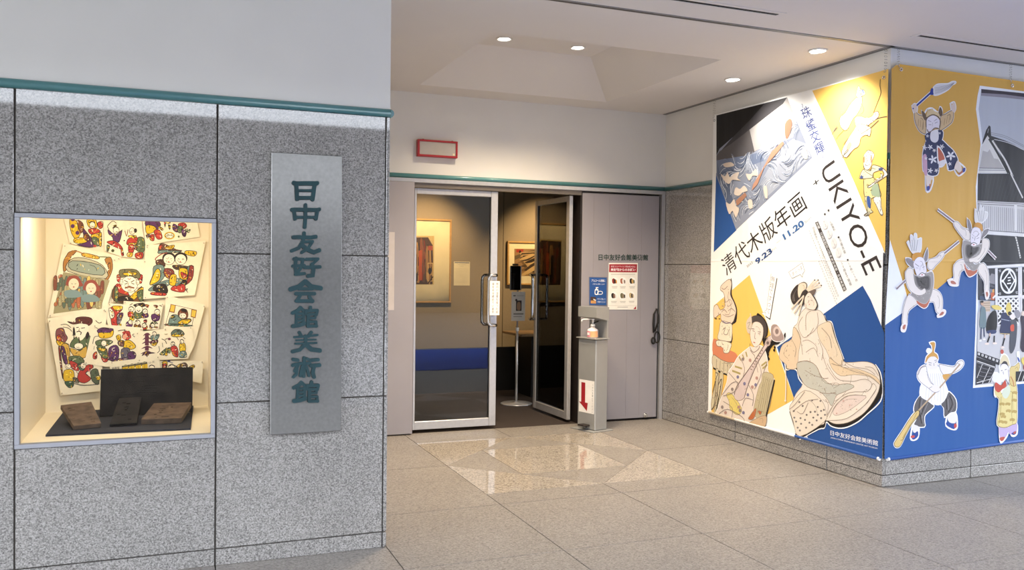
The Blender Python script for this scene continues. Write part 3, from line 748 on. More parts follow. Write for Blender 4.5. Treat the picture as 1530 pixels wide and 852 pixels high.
  ('P','c08a7a',[1791,586,1789,583,1784,582,1782,585,1784,588,1789,589]),
  ('P','3c3634',[1253,1467,1200,1439,1157,1382,1168,1326,1204,1298,1253,1339,1292,1359,1301,1423]),
  ('L','26211f',7,[1257,1468,1313,1486,1350,1468,1341,1429]),
  ('L','6d6560',4,[1234,1430,1201,1383,1212,1328]),
  ('L','6d6560',4,[1222,1417,1196,1370,1212,1328]),
  ('L','6d6560',4,[1210,1404,1191,1357,1212,1328]),
  ('L','6d6560',4,[1198,1390,1186,1344,1212,1328]),
  ('L','6d6560',3,[1186,1377,1181,1330,1212,1328]),
  ('O','e2d0bb',[1253,1463,1313,1483,1345,1468,1341,1433,1302,1409,1266,1356,1246,1392],'8d7f6d',4),
  ('P','3c3634',[1289,1393,1328,1424,1363,1411,1346,1361,1331,1313,1272,1283,1256,1321]),
  ('P','6d5f57',[1361,1420,1448,1432,1456,1414,1428,1383,1394,1394]),
  ('P','26211f',[1414,1390,1453,1360,1483,1312,1477,1283,1447,1262,1461,1302]),
  ('O','e6d4c6',[1336,1368,1381,1405,1427,1373,1471,1319,1464,1286,1441,1267,1385,1270,1338,1286,1328,1333],'8d7f6d',3),
  ('l','e2d0bb',12,[1348,1429,1443,1506]),
  ('P','26211f',[1451,1506,1447,1501,1439,1501,1435,1506,1439,1510,1447,1510]),
  ('l','e2d0bb',12,[1354,1426,1481,1506]),
  ('P','26211f',[1489,1507,1485,1502,1478,1502,1474,1506,1477,1511,1485,1511]),
  ('l','e2d0bb',12,[1361,1420,1495,1484]),
  ('P','26211f',[1502,1484,1499,1479,1491,1479,1487,1483,1491,1488,1498,1488]),
  ('l','e2d0bb',12,[1368,1416,1520,1465]),
  ('P','26211f',[1528,1465,1524,1460,1517,1460,1513,1464,1516,1469,1524,1469]),
  ('l','e2d0bb',12,[1167,1259,1319,1378]),
  ('l','8d7f6d',3,[1176,1257,1325,1374]),
  ('l','e2d0bb',12,[1201,1224,1304,1336]),
  ('l','8d7f6d',4,[1210,1222,1311,1333]),
  ('l','e2d0bb',12,[1256,1208,1319,1378]),
  ('l','8d7f6d',3,[1265,1206,1325,1374]),
  ('l','6d5a50',4,[1363,1366,1382,1373]),
  ('l','6d5a50',4,[1402,1345,1419,1338]),
  ('l','6d5a50',4,[1383,1344,1373,1318]),
  ('l','6d5a50',3,[1344,1315,1352,1288]),
  ('P','a8524a',[1393,1308,1390,1305,1383,1305,1380,1308,1383,1311,1390,1311]),
  ('L','ddd6c8',12,[1112,752,1121,631,1119,490]),
  ('P','ddd6c8',[1131,490,1127,483,1118,479,1109,480,1105,486,1109,492,1118,496,1127,495]),
 ],
 'D_ground': [
  ('p','d9a94f',[10,3074,-33,3041,-19,1813,138,1459,447,1450,2193,2238,2161,3058,1314,3062]),
  ('p','2c5795',[-43,1221,447,1450,925,1753,2188,2347,2267,287,1409,266,-22,217]),
  ('p','eceef2',[-15,1813,138,1459,173,1366,440,1453,-43,1192]),
  ('p','d9a94f',[-22,1948,438,1963,918,1978,925,1753,447,1448,138,1459]),
 ],
 'D_print': [
  ('p','eef0f3',[842,3000,821,2922,807,2820,837,2686,864,2558,846,2408,824,2234,841,1976,2201,2019,2164,2993]),
  ('p','eef0f3',[838,1976,856,1620,854,1109,843,700,1394,712,2250,737,2201,2019]),
  ('p','b9bec6',[858,2976,835,2822,864,2688,889,2557,869,2409,850,2230,869,1977,880,1620,875,1108,866,719,1393,733,2249,759,2165,2972,1317,2983]),
  ('p','3d3640',[858,2976,1317,2983,2165,2972,2166,2939,1318,2954,1100,2956,859,2946]),
  ('p','8f8a94',[859,2946,1100,2956,1318,2954,2166,2939,2167,2912,1318,2933,1100,2931,856,2925]),
  ('p','24242a',[973,2629,1109,2606,1217,2580,1331,2542,2199,2344,2205,2182,870,2129,845,2334,1171,2351]),
  ('p','dcdad4',[935,2632,871,2537,856,2450,851,2339,1166,2352]),
  ('p','b4b0ac',[887,2511,939,2503,961,2526,1008,2459,1053,2456,1116,2389,859,2377]),
  ('p','1e1e22',[887,2591,901,2625,919,2669,948,2707,964,2699,973,2629,1007,2599,974,2592,934,2629,878,2553]),
  ('L','8a8a90',8,[935,2648,944,2681]),
  ('L','1e1e22',21,[951,2606,1044,2504,1166,2354]),
  ('L','dcdad4',19,[989,2593,1067,2517,1137,2445,1226,2318,1320,2191]),
  ('L','3a3a40',4,[998,2593,1076,2519,1146,2447,1235,2321,1326,2193]),
  ('L','d5d5d8',5,[1006,2604,1109,2595,1217,2575,1331,2542,1598,2480]),
  ('L','8a8a90',4,[972,2653,1108,2641,1216,2613,1330,2577,1597,2505]),
  ('L','8a8a90',4,[975,2640,1108,2628,1216,2600,1331,2566]),
  ('l','55555a',5,[854,2377,1116,2387]),
  ('l','8a8a8d',6,[850,2362,1132,2375]),
  ('p','26262b',[844,2336,1942,2328,1951,2085,845,2117]),
  ('l','3d3d44',4,[867,2333,850,2136]),
  ('l','3d3d44',4,[907,2333,882,2134]),
  ('l','3d3d44',4,[947,2333,913,2131]),
  ('l','3d3d44',4,[986,2333,945,2129]),
  ('l','3d3d44',4,[1027,2333,977,2126]),
  ('l','3d3d44',3,[1067,2333,1009,2123]),
  ('l','3d3d44',4,[1107,2333,1042,2121]),
  ('l','3d3d44',4,[1148,2334,1074,2118]),
  ('l','3d3d44',4,[1189,2334,1106,2116]),
  ('l','3d3d44',4,[1230,2334,1139,2113]),
  ('l','3d3d44',3,[1271,2334,1172,2110]),
  ('l','3d3d44',4,[1312,2334,1204,2108]),
  ('l','3d3d44',4,[1354,2334,1237,2105]),
  ('l','3d3d44',4,[1396,2335,1270,2103]),
  ('l','3d3d44',4,[1437,2335,1304,2100]),
  ('l','3d3d44',4,[1480,2335,1337,2097]),
  ('L','dcdad4',15,[1191,2354,1260,2260,1329,2170]),
  ('L','3a3a40',4,[1202,2350,1271,2261,1334,2175]),
  ('p','cfcdcc',[845,2129,1949,2135,1960,1821,868,1884]),
  ('l','6d6a6c',5,[845,2120,1949,2123]),
  ('l','6d6a6c',5,[846,2105,1950,2107]),
  ('l','4a484c',4,[901,2095,904,1913]),
  ('l','77747a',4,[922,2094,925,1913]),
  ('l','77747a',3,[942,2094,946,1912]),
  ('l','77747a',4,[963,2093,966,1911]),
  ('l','4a484c',4,[984,2092,987,1910]),
  ('l','77747a',3,[1004,2091,1008,1909]),
  ('l','77747a',4,[1025,2091,1028,1909]),
  ('l','77747a',4,[1046,2090,1049,1908]),
  ('l','4a484c',4,[1067,2089,1070,1907]),
  ('l','77747a',4,[1088,2088,1091,1906]),
  ('l','77747a',4,[1109,2088,1112,1906]),
  ('l','77747a',4,[1130,2087,1133,1905]),
  ('l','4a484c',4,[1151,2086,1154,1904]),
  ('l','77747a',4,[1172,2085,1175,1903]),
  ('l','77747a',4,[1193,2085,1196,1902]),
  ('l','77747a',4,[1214,2084,1217,1902]),
  ('l','4a484c',4,[1235,2083,1239,1901]),
  ('l','77747a',4,[1257,2082,1260,1900]),
  ('l','77747a',4,[1278,2082,1281,1899]),
  ('l','77747a',4,[1299,2081,1303,1898]),
  ('l','4a484c',4,[1321,2080,1324,1898]),
  ('l','77747a',4,[1342,2079,1346,1897]),
  ('p','e4e2e0',[1234,2113,1265,2112,1271,1914,1241,1913]),
  ('p','e2e0de',[881,1907,1958,1882,1959,1852,882,1874]),
  ('l','55555a',5,[881,1907,1958,1882]),
  ('l','55555a',6,[882,1874,1959,1850]),
  ('p','2a2a2f',[875,1874,1959,1852,1966,1679,1362,1649,877,1620]),
  ('L','dcdad4',14,[1256,1874,1282,1806,1317,1699]),
  ('l','4a4a4f',4,[1248,1864,1280,1869]),
  ('l','4a4a4f',4,[1256,1845,1286,1850]),
  ('l','4a4a4f',5,[1263,1826,1292,1830]),
  ('l','4a4a4f',5,[1271,1806,1298,1811]),
  ('l','4a4a4f',5,[1278,1787,1304,1791]),
  ('l','4a4a4f',4,[1286,1767,1311,1772]),
  ('l','4a4a4f',4,[1293,1748,1317,1752]),
  ('l','4a4a4f',4,[1301,1728,1323,1733]),
  ('l','4a4a4f',5,[1309,1709,1329,1713]),
  ('p','e6e4e2',[835,1632,1362,1660,1816,1685,1818,1653,1363,1636,836,1609]),
  ('l','55555a',5,[835,1630,1816,1683]),
  ('p','3a3a42',[864,1611,1048,1617,1056,1364,872,1373]),
  ('p','8f8c90',[988,1553,1008,1577,1043,1570,1047,1493,992,1501]),
  ('P','55565e',[870,1560,890,1565,897,1535,873,1539]),
  ('P','2c2c34',[908,1524,928,1528,934,1498,911,1502]),
  ('P','7d7f8a',[945,1487,965,1492,972,1462,948,1466]),
  ('P','44506a',[983,1451,1003,1455,1010,1425,986,1429]),
  ('P','9a9494',[1021,1414,1041,1418,1048,1388,1024,1392]),
  ('P','55565e',[888,1548,908,1552,927,1522,891,1526]),
  ('P','2c2c34',[926,1511,946,1515,964,1486,929,1490]),
  ('P','7d7f8a',[963,1475,983,1479,1002,1449,967,1453]),
  ('P','44506a',[1001,1438,1021,1442,1040,1412,1004,1416]),
  ('P','9a9494',[1039,1401,1060,1405,924,1375,1042,1379]),
  ('P','55565e',[906,1535,926,1539,956,1510,909,1514]),
  ('P','2c2c34',[944,1498,964,1503,994,1473,947,1477]),
  ('P','7d7f8a',[982,1462,1002,1466,1032,1436,985,1440]),
  ('P','44506a',[1020,1425,1040,1429,916,1399,1023,1403]),
  ('P','9a9494',[887,1559,906,1563,949,1533,890,1537]),
  ('P','55565e',[924,1522,944,1527,986,1497,927,1501]),
  ('P','2c2c34',[962,1486,982,1490,1024,1460,965,1464]),
  ('P','7d7f8a',[1000,1449,1020,1453,909,1423,1003,1427]),
  ('P','44506a',[1038,1412,1058,1416,946,1386,1041,1391]),
  ('P','9a9494',[905,1546,924,1550,979,1521,908,1525]),
  ('P','55565e',[942,1509,962,1514,1016,1484,945,1488]),
  ('P','2c2c34',[980,1473,1000,1477,901,1447,983,1451]),
  ('P','7d7f8a',[1018,1436,1038,1440,938,1410,1021,1415]),
  ('P','44506a',[891,1399,910,1403,976,1373,894,1378]),
  ('P','9a9494',[923,1533,943,1538,1009,1508,926,1512]),
  ('P','55565e',[960,1497,980,1501,1047,1471,963,1475]),
  ('p','c96a42',[1004,1428,1042,1431,1044,1372,1006,1373]),
  ('p','d8a05a',[1020,1454,1039,1458,1042,1431,1018,1431]),
  ('p','c9b49c',[920,1362,999,1364,1002,1282,922,1283]),
  ('l','8f7f70',4,[920,1347,999,1349]),
  ('l','8f7f70',3,[921,1330,1000,1331]),
  ('l','8f7f70',2,[921,1313,1001,1314]),
  ('l','8f7f70',4,[922,1296,1001,1297]),
  ('p','c3c1c2',[874,1283,1831,1290,1851,740,869,722]),
  ('p','e0dedd',[1042,1615,1069,1617,1086,1183,1060,1183]),
  ('p','232328',[1072,1617,1292,1626,1299,1400,1079,1393]),
  ('p','e0dedd',[1292,1626,1333,1629,1352,1223,1308,1223]),
  ('l','8a888a',3,[1311,1625,1330,1223]),
  ('p','232328',[1338,1629,1818,1651,1826,1416,1346,1403]),
  ('p','e0dedd',[1076,1402,1826,1426,1826,1408,1077,1383]),
  ('L','ecebea',16,[1270,1520,1266,1491,1255,1466,1238,1445,1215,1432,1190,1428,1164,1432,1141,1445,1122,1465,1110,1491,1105,1519,1108,1547,1119,1573,1136,1593,1159,1607,1184,1611,1209,1607,1233,1594,1252,1574,1265,1548,1270,1520]),
  ('l','ecebea',12,[1198,1591,1256,1523,1198,1447,1129,1519,1198,1591]),
  ('P','ecebea',[1211,1593,1207,1585,1198,1582,1189,1585,1184,1593,1188,1601,1197,1604,1207,1601]),
  ('P','ecebea',[1272,1523,1268,1515,1259,1511,1249,1514,1245,1522,1249,1530,1258,1534,1268,1531]),
  ('P','ecebea',[1211,1445,1207,1437,1198,1434,1189,1437,1184,1445,1188,1453,1197,1456,1207,1453]),
  ('P','ecebea',[1140,1519,1136,1511,1127,1508,1117,1511,1113,1519,1117,1527,1126,1530,1136,1527]),
  ('l','ecebea',9,[1179,1544,1213,1548]),
  ('l','ecebea',10,[1182,1522,1211,1527]),
  ('l','ecebea',10,[1175,1499,1219,1503]),
  ('l','c9c7c8',4,[1079,1601,1106,1603]),
  ('l','c9c7c8',4,[1085,1590,1106,1592]),
  ('l','c9c7c8',4,[1094,1609,1094,1589]),
  ('l','c9c7c8',4,[1263,1609,1290,1611]),
  ('l','c9c7c8',4,[1268,1598,1290,1600]),
  ('l','c9c7c8',4,[1277,1618,1278,1597]),
  ('l','c9c7c8',4,[1085,1424,1112,1426]),
  ('l','c9c7c8',4,[1090,1414,1112,1415]),
  ('l','c9c7c8',4,[1099,1433,1100,1412]),
  ('l','c9c7c8',4,[1266,1433,1293,1435]),
  ('l','c9c7c8',4,[1272,1422,1294,1424]),
  ('l','c9c7c8',4,[1281,1442,1281,1421]),
  ('l','c9c7c8',4,[1343,1603,1370,1605]),
  ('l','c9c7c8',4,[1348,1593,1370,1595]),
  ('l','c9c7c8',3,[1357,1612,1358,1591]),
  ('l','c9c7c8',4,[1348,1451,1375,1452]),
  ('l','c9c7c8',5,[1353,1440,1375,1442]),
  ('l','c9c7c8',3,[1362,1459,1363,1438]),
  ('L','ecebea',16,[1549,1522,1546,1493,1535,1468,1517,1447,1494,1434,1469,1430,1443,1434,1420,1447,1401,1467,1389,1493,1384,1521,1387,1549,1398,1574,1415,1595,1437,1608,1463,1613,1488,1608,1512,1596,1531,1575,1544,1550,1549,1522]),
  ('p','2e2d33',[1079,1384,1300,1391,1307,1180,1086,1178]),
  ('p','2e2d33',[1346,1393,1826,1407,1832,1254,1352,1223]),
  ('l','e6e4e2',14,[1083,1265,1209,1176]),
  ('l','e6e4e2',14,[1304,1264,1182,1176]),
  ('l','e6e4e2',14,[1082,1305,1265,1175]),
  ('l','e6e4e2',14,[1303,1304,1127,1177]),
  ('l','e6e4e2',14,[1081,1345,1307,1185]),
  ('l','e6e4e2',14,[1301,1344,1086,1188]),
  ('l','e6e4e2',14,[1079,1384,1305,1225]),
  ('l','e6e4e2',14,[1300,1384,1084,1227]),
  ('l','e6e4e2',14,[1135,1384,1304,1265]),
  ('l','e6e4e2',14,[1244,1384,1083,1267]),
  ('l','e6e4e2',14,[1190,1384,1302,1306]),
  ('l','e6e4e2',13,[1188,1384,1082,1307]),
  ('l','e6e4e2',14,[1246,1384,1301,1346]),
  ('l','e6e4e2',14,[1132,1384,1081,1347]),
  ('l','e6e4e2',14,[1302,1384,1300,1386]),
  ('l','e6e4e2',14,[1077,1384,1079,1386]),
  ('l','e6e4e2',14,[1359,1384,1298,1426]),
  ('l','e6e4e2',14,[1022,1385,1078,1426]),
  ('p','d4d2d2',[1060,1183,1316,1184,1317,1171,1060,1170]),
  ('P','6f8286',[904,1313,933,1321,952,1287,956,1163,891,1164,892,1245]),
  ('P','caa58c',[927,1347,925,1338,917,1332,908,1333,900,1338,897,1347,900,1356,907,1362,916,1362,924,1356]),
  ('P','2a2628',[926,1360,923,1355,915,1352,905,1352,896,1355,893,1360,896,1365,904,1368,914,1368,923,1365]),
  ('l','3d4660',14,[906,1163,907,1074]),
  ('l','3d4660',13,[935,1163,942,1090]),
  ('P','e9e6e2',[917,1060,914,1056,905,1054,895,1054,887,1056,884,1060,887,1064,895,1067,905,1067,913,1064]),
  ('P','e9e6e2',[957,1071,954,1067,946,1065,936,1065,928,1068,924,1072,927,1076,936,1078,946,1078,954,1075]),
  ('P','232225',[1017,1282,1059,1288,1075,1226,1068,1140,1014,1116,961,1137,971,1227]),
  ('P','3a4468',[972,1137,1063,1140,1058,1114,981,1115]),
  ('l','d8b8a2',12,[1002,1119,1001,1089]),
  ('l','26242a',14,[998,1093,977,1047]),
  ('l','26242a',14,[1048,1097,1047,1045]),
  ('P','ead8cc',[995,1036,991,1031,979,1029,965,1029,953,1032,948,1037,952,1041,964,1044,979,1044,991,1041]),
  ('P','ead8cc',[1079,1038,1074,1033,1062,1031,1048,1031,1036,1034,1031,1039,1035,1043,1047,1046,1062,1045,1074,1042]),
  ('P','dcc66a',[1010,1328,1063,1334,1118,1316,1113,1298,1058,1298,1022,1312]),
  ('P','343a58',[1119,1269,1185,1268,1215,1216,1215,1111,1110,1115,1116,1191]),
  ('P','dcc66a',[1168,1329,1195,1355,1220,1329,1225,1285,1198,1249,1169,1281]),
  ('P','2a2628',[1226,1268,1222,1259,1213,1253,1201,1253,1191,1259,1187,1268,1190,1277,1200,1283,1212,1283,1222,1277]),
  ('l','d8b8a2',12,[1163,1112,1162,1076]),
  ('l','26242a',14,[1159,1076,1139,1017]),
  ('P','ead8cc',[1159,1004,1155,999,1144,997,1131,997,1120,1000,1116,1005,1120,1009,1130,1012,1144,1012,1155,1009]),
  ('l','aeb6c4',5,[1115,1225,1206,1211]),
  ('l','d9c07a',5,[1110,1113,1215,1107]),
  ('P','4a4c55',[1223,1224,1279,1215,1293,1154,1279,1014,1238,954,1213,998,1220,1137]),
  ('P','c9503a',[1219,1172,1255,1180,1257,1132,1223,1133]),
  ('P','e9e0d8',[1268,1241,1263,1228,1250,1220,1233,1220,1220,1228,1214,1242,1219,1255,1232,1263,1249,1263,1262,1255]),
  ('P','8f8c90',[1252,1285,1300,1293,1326,1258,1291,1224]),
  ('P','3a3340',[1327,1241,1382,1249,1451,1222,1444,1081,1385,968,1335,995,1343,1135]),
  ('P','d9c8bc',[1379,1267,1375,1255,1364,1248,1350,1248,1339,1256,1334,1267,1338,1278,1349,1285,1363,1285,1374,1278]),
  ('P','55506a',[1475,1257,1550,1256,1570,1061,1469,1063]),
  ('P','7d4a46',[1601,1256,1677,1255,1698,1032,1596,1034]),
  ('p','28272b',[871,980,1113,911,1108,867,872,942]),
  ('p','d8d6d4',[879,972,900,966,895,949,874,955]),
  ('l','28272b',4,[887,968,882,951]),
  ('p','d8d6d4',[918,961,939,955,934,937,913,944]),
  ('l','28272b',5,[926,957,921,940]),
  ('p','d8d6d4',[956,949,978,943,973,926,952,932]),
  ('l','28272b',4,[965,945,960,928]),
  ('p','d8d6d4',[995,938,1017,931,1012,914,991,920]),
  ('l','28272b',4,[1004,933,999,916]),
  ('p','d8d6d4',[1035,926,1056,919,1052,902,1030,908]),
  ('l','28272b',4,[1043,922,1038,904]),
  ('p','d8d6d4',[1074,914,1096,908,1091,890,1069,897]),
  ('l','28272b',5,[1082,910,1077,893]),
  ('p','28272b',[868,937,1067,880,1068,847,868,899]),
  ('p','2f2e33',[867,894,1062,844,1018,736,866,725]),
  ('L','dddbd8',6,[866,908,1061,854]),
  ('L','dddbd8',5,[873,778,927,882]),
  ('L','dddbd8',6,[931,732,1007,856]),
  ('L','dddbd8',6,[872,740,1017,763]),
  ('L','dddbd8',6,[998,735,1056,820]),
  ('L','77757a',4,[888,864,941,848,1028,831]),
  ('L','77757a',4,[889,831,942,817,1029,807]),
  ('L','77757a',4,[890,797,943,786,1030,782]),
  ('L','77757a',4,[891,763,944,755,1031,758]),
  ('p','28272b',[1288,813,1618,812,1621,731,1290,734]),
  ('l','dddbd8',6,[1311,733,1350,815]),
  ('l','dddbd8',6,[1358,731,1397,814]),
  ('l','dddbd8',6,[1406,729,1445,812]),
  ('l','dddbd8',6,[1453,727,1493,811]),
  ('l','dddbd8',6,[1501,726,1541,809]),
  ('l','dddbd8',6,[1550,724,1590,808]),
  ('P','dcc66a',[1347,909,1381,923,1389,859,1355,875]),
  ('P','8f4a46',[1373,859,1418,868,1420,818,1377,824]),
 ],
 'D_torch_bearer': [
  ('L','ecebea',14,[202,2754,235,2732,301,2713,307,2607,277,2601,238,2622,204,2673,192,2729,202,2754]),
  ('L','ecebea',14,[449,2732,493,2756,565,2791,579,2759,567,2708,529,2676,468,2639,441,2624,449,2732]),
  ('L','ecebea',14,[309,2599,463,2638,469,2568,421,2545,388,2532,317,2540,309,2599]),
  ('L','ecebea',14,[316,2546,415,2548,429,2475,441,2327,395,2295,340,2300,328,2321,290,2327,281,2433,289,2483,301,2516,316,2546]),
  ('L','ecebea',14,[421,2557,459,2568,533,2523,591,2485,635,2417,606,2361,539,2345,520,2406,467,2486,428,2516,421,2557]),
  ('L','ecebea',14,[374,2944,409,2968,464,2977,519,2984,558,3002,592,3005,587,2994,559,2981,521,2945,466,2915,411,2894,375,2895,374,2944]),
  ('L','ecebea',14,[312,2304,390,2283,367,2191,322,2181,312,2304]),
  ('L','ecebea',14,[604,2419,639,2409,708,2371,703,2341,642,2308,595,2360,604,2419]),
  ('L','ecebea',14,[428,2516,509,2414,504,2397,476,2369,437,2381,428,2516]),
  ('L','ecebea',14,[544,2839,568,2851,588,2849,599,2810,582,2780,559,2786,544,2839]),
  ('L','ecebea',14,[168,2792,195,2809,217,2788,213,2751,186,2745,168,2792]),
  ('L','ecebea',14,[261,2763,289,2749,315,2779,364,2790,426,2763,441,2806,464,2783,455,2708,419,2623,320,2616,290,2696,261,2763]),
  ('L','ecebea',25,[176,2772,355,2909]),
  ('O','d5b98c',[202,2754,235,2732,301,2713,307,2607,277,2601,238,2622,204,2673,192,2729],'6d5a48',5),
  ('O','d5b98c',[449,2732,493,2756,565,2791,579,2759,567,2708,529,2676,468,2639,441,2624],'6d5a48',5),
  ('P','2b3157',[309,2599,463,2638,469,2568,421,2545,388,2532,317,2540]),
  ('P','2b3157',[316,2546,415,2548,429,2475,441,2327,395,2295,340,2300,328,2321,290,2327,281,2433,289,2483,301,2516]),
  ('P','2b3157',[421,2557,459,2568,533,2523,591,2485,635,2417,606,2361,539,2345,520,2406,467,2486,428,2516]),
  ('P','c9a0b4',[281,2433,319,2440,329,2301,302,2299,287,2352]),
  ('l','2c3d8e',14,[179,2772,355,2909]),
  ('P','2c3d8e',[336,2895,354,2938,377,2924,375,2892,345,2888]),
  ('P','dad8d8',[374,2944,409,2968,464,2977,519,2984,558,3002,592,3005,587,2994,559,2981,521,2945,466,2915,411,2894,375,2895]),
  ('L','9a989c',3,[387,2941,453,2957,531,2979,575,2997]),
  ('L','9a989c',3,[388,2931,454,2948,531,2973,575,2997]),
  ('L','9a989c',4,[388,2921,454,2939,531,2967,575,2996]),
  ('L','9a989c',3,[388,2911,454,2930,531,2961,575,2995]),
  ('L','9a989c',3,[388,2902,454,2921,532,2955,575,2994]),
  ('P','dccabc',[168,2792,195,2809,217,2788,213,2751,186,2745]),
  ('P','dccabc',[544,2839,552,2846,562,2828,568,2851,588,2849,599,2810,588,2780,561,2786]),
  ('P','2c3d8e',[186,2774,182,2769,175,2769,171,2773,175,2777,182,2778]),
  ('P','6d5a48',[261,2763,289,2753,315,2715,296,2696,273,2723]),
  ('P','6d5a48',[441,2806,463,2783,466,2750,432,2735,426,2763]),
  ('P','d8c194',[304,2723,316,2759,315,2781,339,2773,364,2790,381,2772,426,2763,442,2723,404,2739,366,2744,327,2729]),
  ('P','e3dce2',[309,2672,315,2706,344,2731,382,2739,421,2726,441,2699,434,2657,407,2643,374,2636,347,2618,319,2628]),
  ('L','6d5a48',9,[308,2648,308,2705,344,2734,382,2743,427,2730,448,2699,440,2649]),
  ('L','7d6a58',9,[319,2632,331,2613,358,2619,390,2645,424,2646,441,2637]),
  ('l','6d6066',3,[324,2698,356,2691]),
  ('l','6d6066',3,[383,2696,414,2716]),
  ('l','6d6066',3,[331,2667,358,2668]),
  ('l','6d6066',3,[393,2682,419,2694]),
  ('l','6d6066',2,[371,2685,368,2656]),
  ('P','e3dfe0',[366,2623,424,2635,432,2566,399,2539,357,2553,349,2593]),
  ('P','ecebea',[420,2524,440,2484,437,2393,428,2392,418,2474]),
  ('L','ecebea',9,[433,2517,485,2462,539,2349]),
  ('P','c2684e',[430,2506,468,2477,498,2430,481,2412,442,2406,431,2459]),
  ('P','e9e4e2',[439,2400,497,2420,509,2397,476,2370,443,2381]),
  ('P','e3e2e4',[381,2414,407,2409,417,2394,395,2397]),
  ('P','e3e2e4',[381,2414,380,2394,364,2382,362,2398]),
  ('P','e3e2e4',[381,2414,354,2407,335,2415,355,2422]),
  ('P','e3e2e4',[381,2414,365,2431,369,2447,383,2435]),
  ('P','e3e2e4',[381,2414,398,2432,420,2435,408,2420]),
  ('P','e3e2e4',[558,2454,588,2457,606,2446,582,2442]),
  ('P','e3e2e4',[558,2454,569,2434,559,2417,549,2433]),
  ('P','e3e2e4',[558,2454,535,2439,511,2440,528,2453]),
  ('P','e3e2e4',[558,2454,533,2464,528,2481,549,2474]),
  ('P','e3e2e4',[558,2454,565,2475,586,2485,582,2468]),
  ('P','e3e2e4',[296,2495,307,2487,306,2478,297,2484]),
  ('P','e3e2e4',[296,2495,288,2485,276,2482,281,2491]),
  ('P','e3e2e4',[296,2495,281,2497,274,2504,286,2504]),
  ('P','e3e2e4',[296,2495,294,2507,302,2515,305,2506]),
  ('P','e3e2e4',[296,2495,310,2501,322,2498,311,2493]),
  ('P','e3e2e4',[351,2503,368,2503,376,2495,363,2494]),
  ('P','e3e2e4',[351,2503,354,2491,347,2482,343,2491]),
  ('P','e3e2e4',[351,2503,336,2496,323,2498,334,2504]),
  ('P','e3e2e4',[351,2503,338,2511,337,2521,348,2516]),
  ('P','e3e2e4',[351,2503,357,2515,370,2519,366,2509]),
  ('P','e3e2e4',[466,2515,482,2517,493,2512,480,2509]),
  ('P','e3e2e4',[466,2515,474,2504,470,2495,463,2503]),
  ('P','e3e2e4',[466,2515,455,2505,442,2505,451,2513]),
  ('P','e3e2e4',[466,2515,452,2519,448,2528,460,2525]),
  ('P','e3e2e4',[466,2515,469,2526,479,2533,478,2523]),
  ('P','e3e2e4',[356,2331,367,2322,366,2311,356,2318]),
  ('P','e3e2e4',[356,2331,347,2319,334,2316,340,2326]),
  ('P','e3e2e4',[356,2331,339,2333,331,2341,345,2340]),
  ('P','e3e2e4',[356,2331,354,2343,362,2352,365,2342]),
  ('P','e3e2e4',[356,2331,371,2337,384,2333,372,2328]),
  ('P','e3e2e4',[416,2334,407,2327,396,2327,403,2333]),
  ('P','e3e2e4',[416,2334,405,2338,402,2346,411,2343]),
  ('P','e3e2e4',[416,2334,419,2344,428,2349,427,2341]),
  ('P','e3e2e4',[416,2334,429,2336,438,2331,427,2329]),
  ('P','e3e2e4',[416,2334,422,2325,418,2318,413,2324]),
  ('P','e3e2e4',[321,2583,316,2576,308,2573,311,2579]),
  ('P','e3e2e4',[321,2583,310,2584,305,2589,314,2589]),
  ('P','e3e2e4',[321,2583,319,2591,324,2596,326,2590]),
  ('P','e3e2e4',[321,2583,330,2587,338,2586,331,2582]),
  ('P','e3e2e4',[321,2583,328,2578,328,2572,322,2575]),
  ('P','e3e2e4',[441,2612,439,2606,433,2604,434,2609]),
  ('P','e3e2e4',[441,2612,433,2612,429,2615,435,2616]),
  ('P','e3e2e4',[441,2612,439,2618,442,2622,445,2618]),
  ('P','e3e2e4',[441,2612,448,2616,454,2615,449,2612]),
  ('P','e3e2e4',[441,2612,448,2609,448,2604,443,2606]),
  ('P','e3e2e4',[549,2391,560,2389,565,2383,555,2384]),
  ('P','e3e2e4',[549,2391,549,2382,542,2377,541,2384]),
  ('P','e3e2e4',[549,2391,537,2388,528,2390,537,2394]),
  ('P','e3e2e4',[549,2391,541,2398,543,2405,549,2400]),
  ('P','e3e2e4',[549,2391,556,2399,565,2400,560,2394]),
  ('P','e3e2e4',[390,2481,394,2473,389,2466,386,2472]),
  ('P','e3e2e4',[390,2481,380,2475,371,2476,378,2481]),
  ('P','e3e2e4',[390,2481,380,2485,378,2492,387,2489]),
  ('P','e3e2e4',[390,2481,393,2489,402,2493,400,2486]),
  ('P','e3e2e4',[390,2481,402,2482,409,2477,399,2476]),
  ('P','e3e2e4',[309,2418,319,2415,321,2409,313,2411]),
  ('P','e3e2e4',[309,2418,308,2411,301,2407,301,2413]),
  ('P','e3e2e4',[309,2418,299,2417,292,2420,300,2422]),
  ('P','e3e2e4',[309,2418,304,2425,307,2431,311,2426]),
  ('P','e3e2e4',[309,2418,316,2424,325,2425,320,2420]),
  ('P','e2d2c6',[313,2292,387,2283,365,2257,358,2216,326,2214,317,2263]),
  ('P','b8684e',[349,2228,360,2232,358,2199,347,2199]),
  ('P','2c3d8e',[323,2210,351,2215,349,2186,327,2183]),
  ('P','e2d2c6',[621,2420,644,2406,674,2358,643,2331,612,2351,592,2360]),
  ('l','b8684e',14,[641,2317,686,2344]),
  ('P','2c3d8e',[680,2363,706,2370,704,2345,684,2335]),
  ('L','a8825a',4,[230,2699,226,2650]),
  ('L','a8825a',4,[538,2755,528,2697]),
  ('L','a8825a',4,[252,2696,248,2643]),
  ('L','a8825a',4,[513,2740,504,2685]),
  ('L','a8825a',4,[274,2693,270,2637]),
  ('L','a8825a',4,[489,2725,480,2673]),
 ],
 'D_tumbler_low': [
